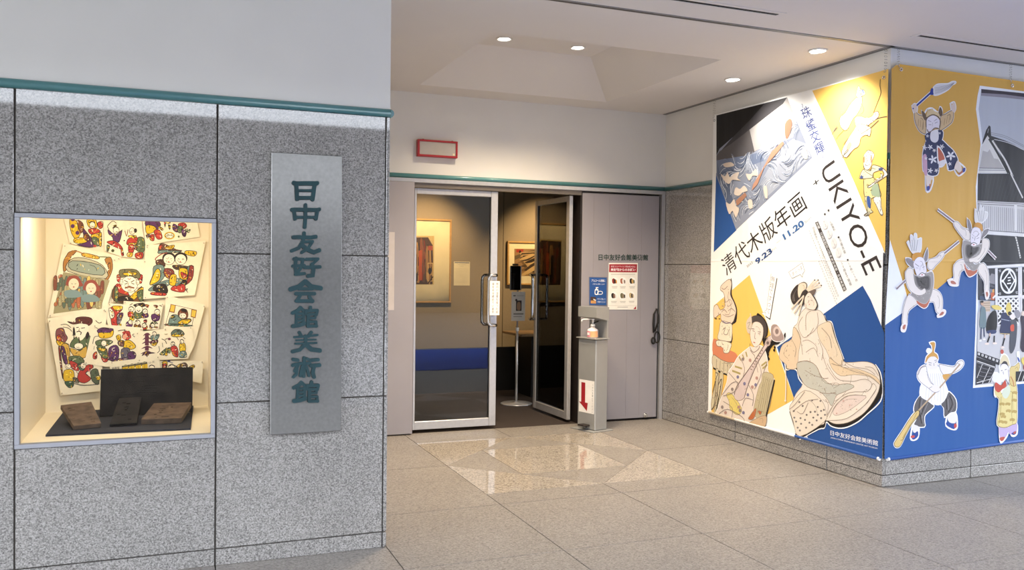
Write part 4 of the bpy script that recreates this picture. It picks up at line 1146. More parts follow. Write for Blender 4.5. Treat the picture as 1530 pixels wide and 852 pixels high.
  ('L','ecebea',13,[143,1795,159,1803,187,1759,174,1840,190,1845,207,1808,211,1858,231,1856,239,1821,275,1830,280,1810,271,1732,199,1722,143,1795]),
  ('L','ecebea',14,[135,1680,178,1677,212,1649,207,1608,169,1628,141,1652,135,1680]),
  ('L','ecebea',14,[340,1754,348,1721,342,1671,320,1659,312,1696,340,1754]),
  ('L','ecebea',14,[353,1671,424,1689,468,1723,507,1732,507,1707,470,1665,426,1631,388,1598,349,1614,353,1671]),
  ('L','ecebea',14,[133,1578,164,1607,202,1596,227,1497,283,1448,321,1461,335,1432,300,1411,245,1411,174,1448,140,1513,133,1578]),
  ('L','ecebea',14,[184,1579,247,1547,339,1572,394,1581,409,1515,400,1449,378,1391,335,1348,280,1356,224,1391,191,1415,227,1489,184,1579]),
  ('L','ecebea',14,[175,1415,252,1366,258,1350,173,1297,158,1235,156,1203,116,1203,119,1285,139,1366,175,1415]),
  ('L','ecebea',14,[387,1448,431,1449,477,1424,501,1374,498,1294,470,1274,442,1291,417,1357,367,1362,350,1382,387,1448]),
  ('L','ecebea',14,[104,1175,124,1203,154,1207,154,1186,139,1146,107,1150,104,1175]),
  ('L','ecebea',13,[454,1257,497,1297,533,1294,532,1273,504,1253,460,1247,454,1257]),
  ('L','ecebea',13,[247,1370,313,1349,367,1382,382,1415,378,1382,352,1329,314,1316,258,1345,247,1370]),
  ('l','ecebea',26,[507,1720,657,1815]),
  ('l','ecebea',24,[134,1517,51,1456]),
  ('P','dedcda',[143,1795,159,1803,187,1759,174,1840,190,1845,207,1808,211,1858,231,1856,239,1821,275,1830,280,1810,271,1732,199,1722]),
  ('l','8d8b8c',4,[161,1815,189,1734]),
  ('l','8d8b8c',4,[189,1816,203,1735]),
  ('l','8d8b8c',4,[216,1817,216,1735]),
  ('l','8d8b8c',4,[244,1817,230,1735]),
  ('l','85747a',13,[507,1720,657,1815]),
  ('l','85747a',12,[134,1517,51,1456]),
  ('O','e6ddd4',[175,1415,252,1366,258,1350,173,1297,158,1235,156,1203,116,1203,119,1285,139,1366],'9a8f88',4),
  ('O','e6ddd4',[387,1448,431,1449,477,1424,501,1374,498,1294,470,1274,442,1291,417,1357,367,1362,350,1382],'9a8f88',4),
  ('P','bb6a50',[247,1370,313,1349,367,1382,382,1415,378,1382,352,1329,314,1316,258,1345]),
  ('P','e9ddd6',[104,1175,124,1203,154,1207,154,1186,139,1146,107,1150]),
  ('P','e9ddd6',[454,1257,497,1297,533,1294,532,1273,504,1253,460,1247]),
  ('P','b06a58',[116,1176,127,1192,143,1194,144,1182,135,1160,118,1163]),
  ('P','b06a58',[473,1263,497,1285,517,1283,516,1272,501,1261,476,1258]),
  ('O','e6ddd4',[353,1671,424,1689,468,1723,507,1732,507,1707,470,1665,426,1631,388,1598,349,1614],'9a8f88',4),
  ('O','9a9490',[184,1579,247,1547,339,1572,394,1581,409,1515,400,1449,378,1391,335,1348,280,1356,224,1391,191,1415,227,1489],'b9b2ac',4,-60),
  ('P','75706e',[225,1555,264,1539,351,1556,379,1531,376,1457,332,1448,277,1456,238,1497]),
  ('O','4f4b4a',[239,1547,271,1534,342,1548,366,1527,363,1464,327,1457,282,1464,250,1499],'5f5a58',4,-40),
  ('O','e6ddd4',[133,1578,164,1607,202,1596,227,1497,283,1448,321,1461,335,1432,300,1411,245,1411,174,1448,140,1513],'9a8f88',4),
  ('P','8a8486',[135,1680,178,1677,212,1649,207,1608,169,1628,141,1652]),
  ('P','8a8486',[340,1754,348,1721,342,1671,320,1659,312,1696]),
  ('O','e6e0e6',[206,1645,248,1690,303,1683,326,1638,337,1580,306,1568,279,1572,250,1548,221,1596],'9a8f88',4),
  ('P','cf9440',[194,1706,237,1723,286,1720,297,1691,248,1690,200,1661]),
  ('P','f0e6e4',[322,1561,317,1553,303,1549,285,1548,271,1553,265,1560,270,1567,284,1572,302,1572,316,1568]),
  ('P','b8606a',[302,1560,299,1557,292,1556,286,1558,286,1562,292,1565,299,1564]),
  ('L','4f4b4a',5,[260,1557,293,1576,328,1562]),
  ('l','6d6468',4,[223,1641,261,1621]),
  ('l','6d6468',3,[299,1646,285,1621]),
  ('l','6d6468',2,[231,1612,256,1608]),
  ('l','6d6468',3,[294,1613,316,1621]),
  ('l','6d6468',2,[274,1629,271,1592]),
 ],
 'D_tumbler_high': [
  ('L','ecebea',15,[816,2060,858,2036,867,2095,886,2062,903,2080,910,2046,945,2039,935,2000,895,1969,860,1958,819,1975,816,2060]),
  ('L','ecebea',14,[737,1988,767,1961,783,1906,770,1876,745,1922,737,1988]),
  ('L','ecebea',14,[963,1918,945,1881,904,1850,885,1841,909,1901,963,1918]),
  ('L','ecebea',15,[601,1960,641,1957,688,1920,757,1897,765,1830,713,1833,667,1869,631,1902,602,1935,601,1960]),
  ('L','ecebea',14,[899,1841,958,1834,971,1800,960,1758,915,1706,869,1666,835,1652,811,1661,771,1659,764,1686,810,1695,867,1722,892,1773,899,1841]),
  ('L','ecebea',15,[702,1820,772,1813,807,1788,877,1798,903,1790,879,1730,810,1695,787,1678,823,1643,875,1654,848,1609,802,1595,754,1627,713,1668,693,1752,702,1820]),
  ('L','ecebea',14,[611,1633,650,1668,713,1677,729,1618,681,1584,661,1508,655,1487,604,1498,614,1550,607,1600,611,1633]),
  ('L','ecebea',15,[859,1628,916,1654,965,1595,977,1484,970,1441,937,1439,927,1518,872,1577,859,1628]),
  ('L','ecebea',14,[552,1520,592,1531,632,1516,658,1493,644,1481,576,1487,552,1520]),
  ('L','ecebea',14,[935,1443,968,1450,981,1415,968,1383,949,1388,935,1443]),
  ('L','ecebea',14,[713,1652,755,1601,848,1607,837,1577,780,1551,751,1563,726,1601,713,1652]),
  ('l','ecebea',26,[434,2046,607,1956]),
  ('l','ecebea',27,[961,1749,1045,1690]),
  ('P','dedcda',[816,2060,858,2036,867,2095,886,2062,903,2080,910,2046,945,2039,935,2000,895,1969,860,1958,819,1975]),
  ('l','8d8b8c',4,[834,2052,860,1970]),
  ('l','8d8b8c',4,[860,2053,873,1971]),
  ('l','8d8b8c',4,[885,2054,886,1971]),
  ('l','8d8b8c',4,[911,2055,898,1972]),
  ('l','85747a',13,[434,2046,607,1956]),
  ('l','85747a',14,[961,1749,1045,1690]),
  ('O','e6ddd4',[611,1633,650,1668,713,1677,729,1618,681,1584,661,1508,655,1487,604,1498,614,1550,607,1600],'9a8f88',4),
  ('O','e6ddd4',[859,1628,916,1654,965,1595,977,1484,970,1441,937,1439,927,1518,872,1577],'9a8f88',4),
  ('P','bb6a50',[713,1652,755,1601,848,1607,837,1577,780,1551,751,1563,726,1601]),
  ('P','e9ddd6',[552,1520,592,1531,632,1516,658,1493,644,1481,576,1487]),
  ('P','e9ddd6',[935,1443,968,1450,981,1415,968,1383,949,1388]),
  ('P','b06a58',[578,1513,599,1519,621,1511,636,1498,628,1492,591,1495]),
  ('P','b06a58',[946,1431,964,1434,971,1416,964,1398,954,1401]),
  ('O','e6ddd4',[601,1960,641,1957,688,1920,757,1897,765,1830,713,1833,667,1869,631,1902,602,1935],'9a8f88',4),
  ('O','9a9490',[702,1820,772,1813,807,1788,877,1798,903,1790,879,1730,810,1695,787,1678,823,1643,875,1654,848,1609,802,1595,754,1627,713,1668,693,1752],'b9b2ac',4,-60),
  ('P','75706e',[726,1787,772,1792,808,1772,866,1781,861,1747,798,1704,753,1686,723,1719]),
  ('O','4f4b4a',[737,1781,775,1785,804,1768,852,1776,848,1747,796,1710,759,1695,734,1724],'5f5a58',4,-40),
  ('O','e6ddd4',[899,1841,958,1834,971,1800,960,1758,915,1706,869,1666,835,1652,811,1661,771,1659,764,1686,810,1695,867,1722,892,1773],'9a8f88',4),
  ('P','8a8486',[737,1988,767,1961,783,1906,770,1876,745,1922]),
  ('P','8a8486',[963,1918,945,1881,904,1850,885,1841,909,1901]),
  ('O','e6e0e6',[774,1811,775,1881,803,1924,861,1921,884,1875,871,1805,836,1789,807,1801],'9a8f88',4),
  ('P','cf9440',[797,1936,837,1963,890,1948,895,1894,867,1917,826,1929]),
  ('P','f0e6e4',[837,1795,832,1787,817,1782,798,1782,783,1786,777,1794,782,1801,797,1806,816,1807,831,1802]),
  ('P','b8606a',[816,1795,813,1791,805,1790,799,1792,799,1796,805,1799,813,1798]),
  ('L','4f4b4a',5,[771,1790,806,1810,843,1797]),
  ('l','6d6468',2,[787,1873,811,1856]),
  ('l','6d6468',4,[862,1879,834,1853]),
  ('l','6d6468',4,[800,1839,791,1852]),
  ('l','6d6468',3,[835,1838,863,1849]),
  ('l','6d6468',4,[822,1857,815,1823]),
 ],
 'D_oarsman': [
  ('L','f0f0f0',16,[351,911,363,952,397,977,417,992,412,1033,392,1055,436,1059,444,1033,435,986,467,965,476,928,425,952,384,943,360,911,351,911]),
  ('L','f0f0f0',16,[278,836,310,876,358,885,377,817,431,742,488,724,497,693,447,683,391,715,314,762,279,800,278,836]),
  ('L','f0f0f0',17,[490,891,567,878,645,871,680,906,722,913,740,889,710,853,654,828,583,815,527,817,490,891]),
  ('L','f0f0f0',16,[365,874,476,871,520,812,557,737,582,673,547,612,492,592,436,605,366,629,310,664,321,746,391,718,365,874]),
  ('L','f0f0f0',16,[310,664,366,631,422,597,443,575,362,522,354,476,355,432,255,448,280,500,251,559,263,615,310,664]),
  ('L','f0f0f0',16,[520,592,581,663,601,678,667,617,670,535,613,523,558,494,549,560,520,592]),
  ('L','f0f0f0',15,[292,557,298,520,234,462,169,373,124,304,84,297,66,318,76,343,141,416,193,479,245,533,292,557]),
  ('L','f0f0f0',16,[241,456,300,437,297,360,258,339,223,357,241,456]),
  ('L','f0f0f0',16,[579,495,666,522,688,415,653,394,575,427,579,495]),
  ('P','5f5b5c',[310,664,366,631,422,597,443,575,362,522,354,476,355,432,255,448,280,500,251,559,263,615]),
  ('P','5f5b5c',[520,592,581,663,601,678,667,617,670,535,613,523,558,494,549,560]),
  ('L','2e2b2d',8,[310,644,299,561,329,456]),
  ('L','8f8b8c',5,[330,639,318,556,349,451]),
  ('L','2e2b2d',8,[366,610,327,539,315,499]),
  ('L','8f8b8c',5,[386,605,346,534,334,494]),
  ('L','2e2b2d',8,[602,652,633,587,592,526]),
  ('L','8f8b8c',4,[622,646,653,582,612,521]),
  ('L','2e2b2d',9,[568,632,577,548]),
  ('L','8f8b8c',6,[587,627,597,543]),
  ('O','e6dfdc',[490,891,567,878,645,871,680,906,722,913,740,889,710,853,654,828,583,815,527,817],'8f8a8c',5),
  ('P','cf9c50',[527,812,600,814,584,776,539,778]),
  ('P','e9e6e8',[365,874,476,871,520,812,557,737,582,673,547,612,492,592,436,605,366,629,310,664,321,746,391,718]),
  ('L','cfcace',4,[387,827,370,724,359,631]),
  ('L','cfcace',4,[407,826,397,723,389,621]),
  ('L','cfcace',4,[426,826,425,722,420,612]),
  ('L','cfcace',4,[446,825,453,721,450,627]),
  ('L','cfcace',4,[465,824,481,719,481,617]),
  ('L','cfcace',4,[485,824,509,718,512,607]),
  ('L','cfcace',4,[504,823,537,717,543,623]),
  ('P','c9964a',[351,911,363,952,397,977,417,992,412,1033,392,1055,436,1059,444,1033,435,986,467,965,476,928,425,952,384,943,360,911]),
  ('P','e9e9e9',[410,995,405,982,392,975,375,975,361,984,355,996,360,1009,373,1017,390,1016,405,1008]),
  ('P','e6dfe2',[364,910,384,943,439,952,473,926,476,876,449,856,400,858,365,879]),
  ('l','5f5658',4,[386,894,411,888]),
  ('l','5f5658',4,[447,908,465,914]),
  ('l','5f5658',4,[382,910,413,903]),
  ('l','5f5658',4,[440,921,468,926]),
  ('l','5f5658',4,[434,903,438,882]),
  ('l','b39a7c',13,[702,888,491,709,275,540]),
  ('O','d4b878',[292,557,298,520,234,462,169,373,124,304,84,297,66,318,76,343,141,416,193,479,245,533],'6d5a34',5),
  ('L','8f7844',4,[279,542,240,482,142,359]),
  ('O','e9e2de',[278,836,310,876,358,885,377,817,431,742,488,724,497,693,447,683,391,715,314,762,279,800],'8f8a8c',4),
  ('L','8f8a8c',6,[281,820,311,871,356,882]),
  ('L','8f8a8c',4,[391,715,439,731,491,719]),
  ('P','e6dfdc',[432,740,488,727,500,696,454,685,421,706]),
  ('P','e0dcda',[241,451,300,435,293,394,247,397]),
  ('P','2f4a92',[250,380,290,402,294,365,258,342,234,351]),
  ('P','c2524a',[226,372,258,372,259,357,226,357]),
  ('P','e0dcda',[586,493,663,520,672,446,608,449]),
  ('P','2f4a92',[577,453,655,423,653,396,581,427]),
  ('P','c2524a',[654,433,677,437,681,411,658,404]),
 ],
 'D_yellow_robe': [
  ('L','eeeeee',16,[1089,624,1136,642,1229,716,1284,724,1306,674,1313,555,1313,416,1267,397,1185,378,1103,406,1113,515,1117,603,1089,624]),
  ('L','eeeeee',16,[1225,839,1279,857,1320,881,1331,841,1299,753,1287,699,1229,721,1225,839]),
  ('L','eeeeee',15,[1109,838,1114,896,1133,940,1166,949,1206,913,1228,814,1214,736,1146,749,1109,838]),
  ('L','eeeeee',15,[1021,773,1056,806,1104,799,1188,718,1148,670,1075,625,1064,684,1072,737,1021,773]),
  ('L','eeeeee',16,[1123,407,1219,382,1215,318,1168,272,1137,279,1123,407]),
  ('L','eeeeee',16,[1226,382,1311,407,1319,322,1263,311,1226,382]),
  ('L','eeeeee',31,[1134,984,1139,944]),
  ('L','eeeeee',31,[1310,970,1321,861]),
  ('P','b9a6cc',[1123,399,1220,377,1214,323,1174,296,1133,307]),
  ('P','b9a6cc',[1226,382,1311,407,1318,347,1256,319,1221,343]),
  ('P','b8584c',[1133,303,1188,305,1168,277,1141,279]),
  ('P','3a468e',[1258,323,1276,337,1303,343,1286,321]),
  ('P','b8584c',[1276,330,1307,345,1300,323]),
  ('O','d8c98c',[1089,624,1136,642,1229,716,1284,724,1306,674,1313,555,1313,416,1267,397,1185,378,1103,406,1113,515,1117,603],'8f7c48',5),
  ('O','d3bd80',[1225,839,1279,857,1320,881,1331,841,1299,753,1287,699,1229,721],'8f7c48',4),
  ('P','d8c98c',[1067,679,1135,661,1120,623,1078,632]),
  ('P','b49a5c',[1122,572,1152,576,1179,567,1169,550,1144,557,1125,554]),
  ('P','b49a5c',[1192,514,1222,519,1249,510,1239,492,1214,500,1195,497]),
  ('P','b49a5c',[1251,595,1281,600,1309,591,1298,573,1273,580,1254,577]),
  ('P','b49a5c',[1139,473,1168,477,1196,468,1186,451,1161,458,1142,455]),
  ('P','b49a5c',[1254,506,1284,511,1312,502,1301,484,1276,491,1257,488]),
  ('P','b49a5c',[1154,428,1184,432,1211,423,1201,406,1176,413,1157,410]),
  ('P','b49a5c',[1124,493,1154,498,1182,488,1171,471,1147,478,1128,475]),
  ('P','b49a5c',[1235,443,1265,448,1293,438,1283,421,1258,428,1239,425]),
  ('P','b49a5c',[1183,569,1213,573,1241,564,1230,547,1205,554,1186,551]),
  ('P','b49a5c',[1113,435,1142,439,1170,430,1160,413,1135,420,1116,417]),
  ('P','b49a5c',[1256,654,1286,659,1314,650,1303,632,1278,639,1259,636]),
  ('L','a08a50',5,[1136,622,1133,505,1116,408]),
  ('L','a08a50',4,[1258,656,1252,518,1267,404]),
  ('P','d9cba8',[1112,877,1133,935,1167,946,1205,913,1222,854,1189,875,1141,884]),
  ('P','3a3438',[1128,872,1155,897,1189,889,1204,850,1183,870,1148,876]),
  ('P','e6e0e4',[1109,833,1142,874,1190,867,1221,815,1214,744,1166,756,1124,796]),
  ('L','8f8a90',9,[1180,757,1215,712]),
  ('P','e2e0e6',[1024,773,1056,801,1104,799,1146,749,1106,721,1051,742]),
  ('P','bb4c3c',[1072,737,1134,710,1173,750,1191,698,1148,680,1108,656,1067,683]),
  ('P','cfd6c2',[1148,668,1215,707,1234,657,1198,607,1157,619]),
  ('P','b8584c',[1152,971,1149,960,1140,954,1130,954,1121,961,1117,971,1120,982,1128,988,1139,988,1148,981]),
  ('P','2f4a92',[1302,921,1316,920,1331,890,1320,886]),
  ('l','5f5658',5,[1127,823,1143,827]),
  ('l','5f5658',5,[1168,828,1187,834]),
  ('l','5f5658',5,[1150,817,1155,795]),
  ('l','5f5658',4,[1205,830,1221,756,1208,717]),
  ('L','bb6a42',7,[1234,775,1263,735,1271,695]),
 ],
 'R_lettering': [
  ('t', '1f3a30', '日中友好会館美術館', [1819, 16617, 7620, 16677, 1808, 17258], 1, 0),
 ],
 'R_notice': [
  ('p','f3f0e6',[2992,16373,6396,16420,6390,11543,2957,11588]),
  ('p','a42c38',[3045,16238,6307,16281,6296,15435,3033,15426]),
  ('t', 'f4e8e8', '新型コロナウイルス感染拡大防止', [3241, 15925, 6117, 15936, 3238, 16105], 0, 0),
  ('t', 'f8efef', '美術館からのお願い', [3222, 15541, 6124, 15559, 3217, 15834], 2, 0),
  ('l','9a9690',37,[3253,15202,6090,15227]),
  ('P','fbfaf4',[4097,14496,4022,14242,3820,14085,3567,14084,3360,14239,3278,14491,3352,14744,3553,14901,3806,14903,4014,14748]),
  ('P','8f3a34',[3402,14695,3631,14787,3763,14516,3640,14244,3434,14334]),
  ('P','3a2a28',[3607,14651,3786,14698,3867,14426,3767,14245,3638,14335]),
  ('P','d8a050',[3813,14607,3941,14608,3971,14336,3896,14245,3843,14336]),
  ('l','a8a49c',37,[3364,13926,4029,13929]),
  ('l','a8a49c',36,[3417,13813,3980,13815]),
  ('P','fbfaf4',[5063,14501,4988,14247,4784,14089,4529,14088,4321,14244,4238,14497,4312,14750,4515,14909,4770,14910,4980,14755]),
  ('P','b06a50',[4363,14702,4593,14794,4727,14522,4602,14249,4395,14339]),
  ('P','e9e2d8',[4570,14658,4749,14704,4832,14432,4731,14249,4601,14340]),
  ('P','7d6a5c',[4777,14613,4906,14614,4936,14341,4861,14250,4807,14341]),
  ('l','a8a49c',37,[4325,13930,4995,13932]),
  ('l','a8a49c',37,[4378,13816,4945,13818]),
  ('P','fbfaf4',[6168,14508,6093,14252,5887,14093,5629,14092,5419,14249,5335,14503,5410,14758,5615,14917,5872,14919,6084,14763]),
  ('P','2a2826',[5461,14709,5694,14802,5829,14529,5703,14254,5494,14344]),
  ('P','c9a060',[5670,14665,5851,14711,5934,14438,5833,14255,5702,14345]),
  ('P','5f6a58',[5879,14620,6009,14621,6040,14347,5964,14255,5910,14346]),
  ('l','a8a49c',37,[5423,13933,6100,13936]),
  ('l','a8a49c',37,[5477,13820,6049,13821]),
  ('P','fbfaf4',[4032,12988,3958,12734,3755,12578,3503,12579,3296,12735,3214,12988,3287,13240,3489,13397,3742,13397,3949,13241]),
  ('P','2a2826',[3338,13191,3566,13282,3698,13010,3575,12739,3369,12830]),
  ('P','7d5f50',[3543,13146,3721,13192,3802,12920,3703,12739,3574,12829]),
  ('P','d8d4cc',[3748,13101,3876,13101,3906,12829,3831,12738,3778,12829]),
  ('l','a8a49c',36,[3299,12422,3965,12421]),
  ('l','a8a49c',37,[3352,12309,3915,12307]),
  ('P','fbfaf4',[5089,12987,5014,12733,4810,12576,4555,12576,4346,12734,4263,12987,4338,13241,4541,13398,4796,13398,5006,13241]),
  ('P','6d6a4a',[4388,13192,4619,13283,4752,13010,4628,12737,4420,12828]),
  ('P','8f7f68',[4595,13146,4775,13192,4857,12919,4757,12737,4626,12828]),
  ('P','4a463c',[4803,13101,4932,13101,4962,12828,4886,12737,4833,12828]),
  ('l','a8a49c',37,[4350,12419,5021,12418]),
  ('l','a8a49c',37,[4403,12306,4971,12304]),
  ('P','fbfaf4',[6129,13009,6053,12754,5847,12596,5590,12597,5380,12755,5296,13010,5371,13264,5576,13422,5833,13422,6044,13265]),
  ('P','c9b48a',[5422,13215,5654,13306,5789,13032,5664,12758,5454,12850]),
  ('P','5f5244',[5631,13169,5812,13215,5895,12941,5794,12758,5662,12850]),
  ('P','d8c8a8',[5840,13124,5970,13124,6001,12849,5924,12758,5871,12849]),
  ('l','a8a49c',37,[5383,12439,6060,12437]),
  ('l','a8a49c',37,[5437,12325,6010,12323]),
  ('l','c9c5bc',25,[2975,12006,6382,11967]),
  ('l','a8a49c',49,[4051,11830,5277,11824]),
  ('p','a42c38',[6252,11933,6258,11612,5931,11614]),
 ],
 'R_poster': [
  ('p','6b6f7d',[736,14934,2826,14906,2836,11972,794,12027]),
  ('p','2a5596',[812,14868,2763,14837,2771,12029,856,12082]),
  ('t', 'f2f4f8', 'アルコール消毒に', [1044, 14422, 2631, 14408, 1039, 14691], 1, 0),
  ('t', 'dfe6f2', 'ご協力をお願いします', [1148, 14131, 2560, 14115, 1146, 14277], 0, 0),
  ('P','f4f4f4',[1432,13617,1557,13707,1708,13707,1836,13573,1818,13123,1440,13146]),
  ('p','f4f4f4',[1529,13886,1780,13887,1857,13798,1681,13797,1682,13707,1557,13707]),
  ('P','2a5596',[1509,13527,1736,13528,1716,13213,1514,13213]),
  ('L','f4f4f4',60,[1714,13303,1926,13461,2267,13416,2271,13191,1843,13146,1714,13281]),
  ('p','4a3a34',[943,12899,1570,12876,1581,12203,953,12228]),
  ('p','c9955a',[974,12519,1576,12495,1581,12203,978,12228]),
  ('P','e6e0d8',[1309,12686,1575,12573,1501,12495,1273,12608]),
  ('t', 'e6ecf4', 'ペダルを踏んで', [1688, 12584, 2661, 12560, 1685, 12764], 0, 0),
  ('t', 'e6ecf4', 'ご使用ください', [1693, 12292, 2666, 12266, 1690, 12472], 0, 0),
 ],
 'I_print_left': [
  ('p','b9a26c',[869,19493,4620,19588,4614,13556,930,13540]),
  ('p','4a3626',[871,19289,3835,19390,4446,18412,4507,16758,4471,13583,929,13567]),
  ('P','2a211a',[1013,19088,1264,19162,1326,18591,989,18638]),
  ('P','7d4a30',[1766,18137,2019,18210,2081,17637,1742,17685]),
  ('P','8f6a40',[2523,17180,2777,17253,2840,16678,2500,16727]),
  ('P','5a4430',[3285,16217,3541,16290,3604,15713,3262,15763]),
  ('P','a8834e',[4051,15249,4308,15321,4372,14742,4028,14794]),
  ('P','6d2e20',[1764,14255,2017,14325,2079,13750,1741,13803]),
  ('P','2a211a',[2467,18493,2721,18567,2787,17719,2447,17767]),
  ('P','7d4a30',[3228,17535,3484,17608,3550,16757,3208,16807]),
  ('P','8f6a40',[3994,16571,4251,16644,4317,15790,3974,15841]),
  ('P','5a4430',[1708,15567,1961,15638,2026,14790,1688,14842]),
  ('P','a8834e',[2466,14602,2720,14673,2786,13822,2445,13875]),
  ('P','6d2e20',[3172,18852,3427,18926,3496,17801,3154,17849]),
  ('P','2a211a',[3937,17892,4193,17966,4263,16837,3919,16887]),
  ('P','7d4a30',[1652,16878,1905,16950,1973,15830,1635,15880]),
  ('P','8f6a40',[2410,15918,2663,15989,2732,14865,2392,14917]),
  ('P','5a4430',[3171,14952,3426,15023,3495,13895,3153,13948]),
  ('P','a8834e',[3937,13980,4193,14051,4209,17884,3865,17932]),
  ('P','6d2e20',[1597,18188,1849,18261,1920,16869,1582,16918]),
  ('P','2a211a',[2353,17232,2607,17304,2678,15907,2338,15958]),
  ('P','7d4a30',[3114,16270,3369,16342,3441,14940,3099,14992]),
  ('P','8f6a40',[3879,15303,4136,15374,4209,13968,3865,14021]),
  ('P','5a4430',[1595,14308,1847,14378,1867,17906,1529,17954]),
  ('P','a8834e',[2297,18544,2551,18618,2625,16948,2285,16998]),
  ('P','6d2e20',[3058,17587,3312,17660,3387,15985,3046,16035]),
  ('P','2a211a',[3822,16624,4079,16697,4154,15016,3811,15068]),
  ('P','7d4a30',[1539,15620,1791,15691,1865,14023,1527,14075]),
  ('P','8f6a40',[2296,14656,2549,14726,2571,17989,2232,18037]),
  ('P','5a4430',[3001,18903,3256,18977,3333,17029,2992,17078]),
  ('P','a8834e',[3765,17944,4021,18018,4100,16063,3756,16114]),
  ('P','6d2e20',[1483,16930,1736,17002,1812,15062,1474,15113]),
  ('P','2a211a',[2239,15970,2493,16042,2570,14096,2230,14148]),
  ('P','7d4a30',[3000,15005,3255,15076,3280,18072,2938,18120]),
  ('P','8f6a40',[3765,14034,4021,14105,4045,17109,3702,17159]),
  ('P','5a4430',[1428,18239,1680,18312,1759,16101,1421,16151]),
  ('P','a8834e',[2183,17283,2437,17356,2517,15138,2177,15189]),
  ('P','6d2e20',[2943,16322,3198,16395,3279,14169,2937,14222]),
  ('P','2a211a',[3708,15356,3964,15428,3991,18155,3648,18203]),
  ('P','7d4a30',[1426,14362,1678,14432,1706,17138,1368,17187]),
  ('P','8f6a40',[2127,18595,2381,18669,2463,16179,2124,16229]),
  ('P','5a4430',[2887,17639,3141,17712,3225,15213,2884,15265]),
  ('P','a8834e',[3651,16676,3907,16749,3991,14242,3648,14295]),
  ('P','6d2e20',[1370,15672,1622,15744,1653,18175,1316,18223]),
  ('P','2a211a',[2126,14709,2379,14780,2410,17219,2071,17268]),
  ('P','7d4a30',[2830,18954,3085,19028,3171,16257,2830,16307]),
  ('P','8f6a40',[3593,17995,3849,18069,3937,15289,3594,15341]),
  ('P','5a4430',[1314,16982,1566,17054,1651,14295,1314,14347]),
  ('p','a84e28',[2660,17689,3083,17834,3123,14127,2699,13987]),
  ('p','9a4a34',[3846,18331,4447,18343,4424,17791,3852,17780]),
  ('l','c9a868',85,[3841,16197,4442,16206,4466,13997,3894,13994,3841,16197]),
  ('P','1d1814',[4324,15238,4282,14995,4170,14843,4028,14842,3912,14991,3866,15234,3907,15477,4020,15628,4161,15630,4277,15481]),
  ('l','1d1814',113,[3897,13718,4532,14550]),
 ],
 'I_print_right': [
  ('p','8f6f48',[15338,18218,21838,18267,21890,14754,15385,14701]),
  ('p','9a3424',[15602,18145,16611,18165,16593,17742,15607,17746]),
  ('p','5f5038',[15398,17276,16954,17860,17921,18079,18774,18174,18781,17669,17081,17416,15429,16777]),
  ('P','2a2018',[15988,17953,16253,17980,16330,17625,16066,17576]),
  ('P','4a3a26',[16728,17555,16994,17582,17071,17226,16806,17177]),
  ('P','6d5434',[17472,17154,17739,17181,17817,16824,17550,16776]),
  ('P','a8895a',[18220,16752,18488,16779,18566,16421,18298,16372]),
  ('P','3a2c1e',[18971,16348,19241,16374,19320,16015,19050,15967]),
  ('P','b89a66',[19727,15941,19997,15967,20077,15607,19806,15559]),
  ('P','2a2018',[20486,15533,20758,15558,20838,15198,20566,15150]),
  ('P','4a3a26',[21249,15122,21523,15148,21560,17673,21287,17623]),
  ('P','6d5434',[16329,17670,16654,17698,16854,17178,16529,17128]),
  ('P','a8895a',[17071,17271,17397,17298,17599,16776,17272,16727]),
  ('P','3a2c1e',[17816,16869,18145,16897,18347,16373,18019,16324]),
  ('P','b89a66',[18566,16466,18896,16493,19099,15968,18769,15919]),
  ('P','2a2018',[19319,16060,19651,16087,19855,15560,19524,15511]),
  ('P','4a3a26',[20076,15653,20409,15679,20615,15150,20282,15102]),
  ('P','6d5434',[20837,15243,21172,15269,21336,17624,21002,17573]),
  ('P','a8895a',[21557,17888,16315,17814,16638,17130,16253,17079]),
  ('P','3a2c1e',[16670,17386,17057,17415,17381,16729,16994,16678]),
  ('P','b89a66',[17414,16986,17802,17014,18128,16325,17740,16275]),
  ('P','2a2018',[18161,16583,18551,16611,18879,15920,18489,15870]),
  ('P','4a3a26',[18912,16179,19305,16206,19634,15513,19242,15463]),
  ('P','6d5434',[19667,15772,20062,15799,20393,15103,19998,15054]),
  ('P','a8895a',[20426,15363,20823,15390,21113,17575,20717,17523]),
  ('P','3a2c1e',[21144,18005,21542,18035,16421,17082,21481,17117]),
  ('P','b89a66',[16271,17502,16717,17532,17164,16681,16717,16630]),
  ('P','2a2018',[17013,17102,17460,17132,17910,16278,17461,16227]),
  ('P','4a3a26',[17758,16701,18208,16730,18660,15872,18209,15822]),
  ('P','6d5434',[18507,16297,18959,16325,19414,15465,18960,15416]),
  ('P','a8895a',[19260,15891,19715,15919,20171,15056,19715,15007]),
  ('P','3a2c1e',[20017,15483,20474,15510,20890,17526,20433,17473]),
  ('P','b89a66',[20778,15073,21237,15100,21655,17120,21195,17068]),
  ('P','2a2018',[21497,17717,16377,17649,16947,16633,16440,16581]),
  ('P','4a3a26',[16612,17218,17120,17249,17692,16230,17183,16179]),
  ('P','6d5434',[17356,16818,17865,16848,18440,15825,17929,15774]),
  ('P','a8895a',[18103,16415,18615,16444,19193,15418,18679,15368]),
  ('P','3a2c1e',[18854,16009,19368,16038,19950,15009,19433,14959]),
  ('P','b89a66',[19608,15602,20126,15631,20668,17477,20149,17423]),
  ('P','2a2018',[20367,15193,20887,15221,21432,17071,20910,17018]),
  ('P','4a3a26',[21085,17834,21607,17867,16730,16585,16164,16533]),
  ('P','6d5434',[16213,17334,16779,17366,17474,16182,16905,16130]),
  ('P','a8895a',[16954,16934,17523,16965,18221,15778,17650,15726]),
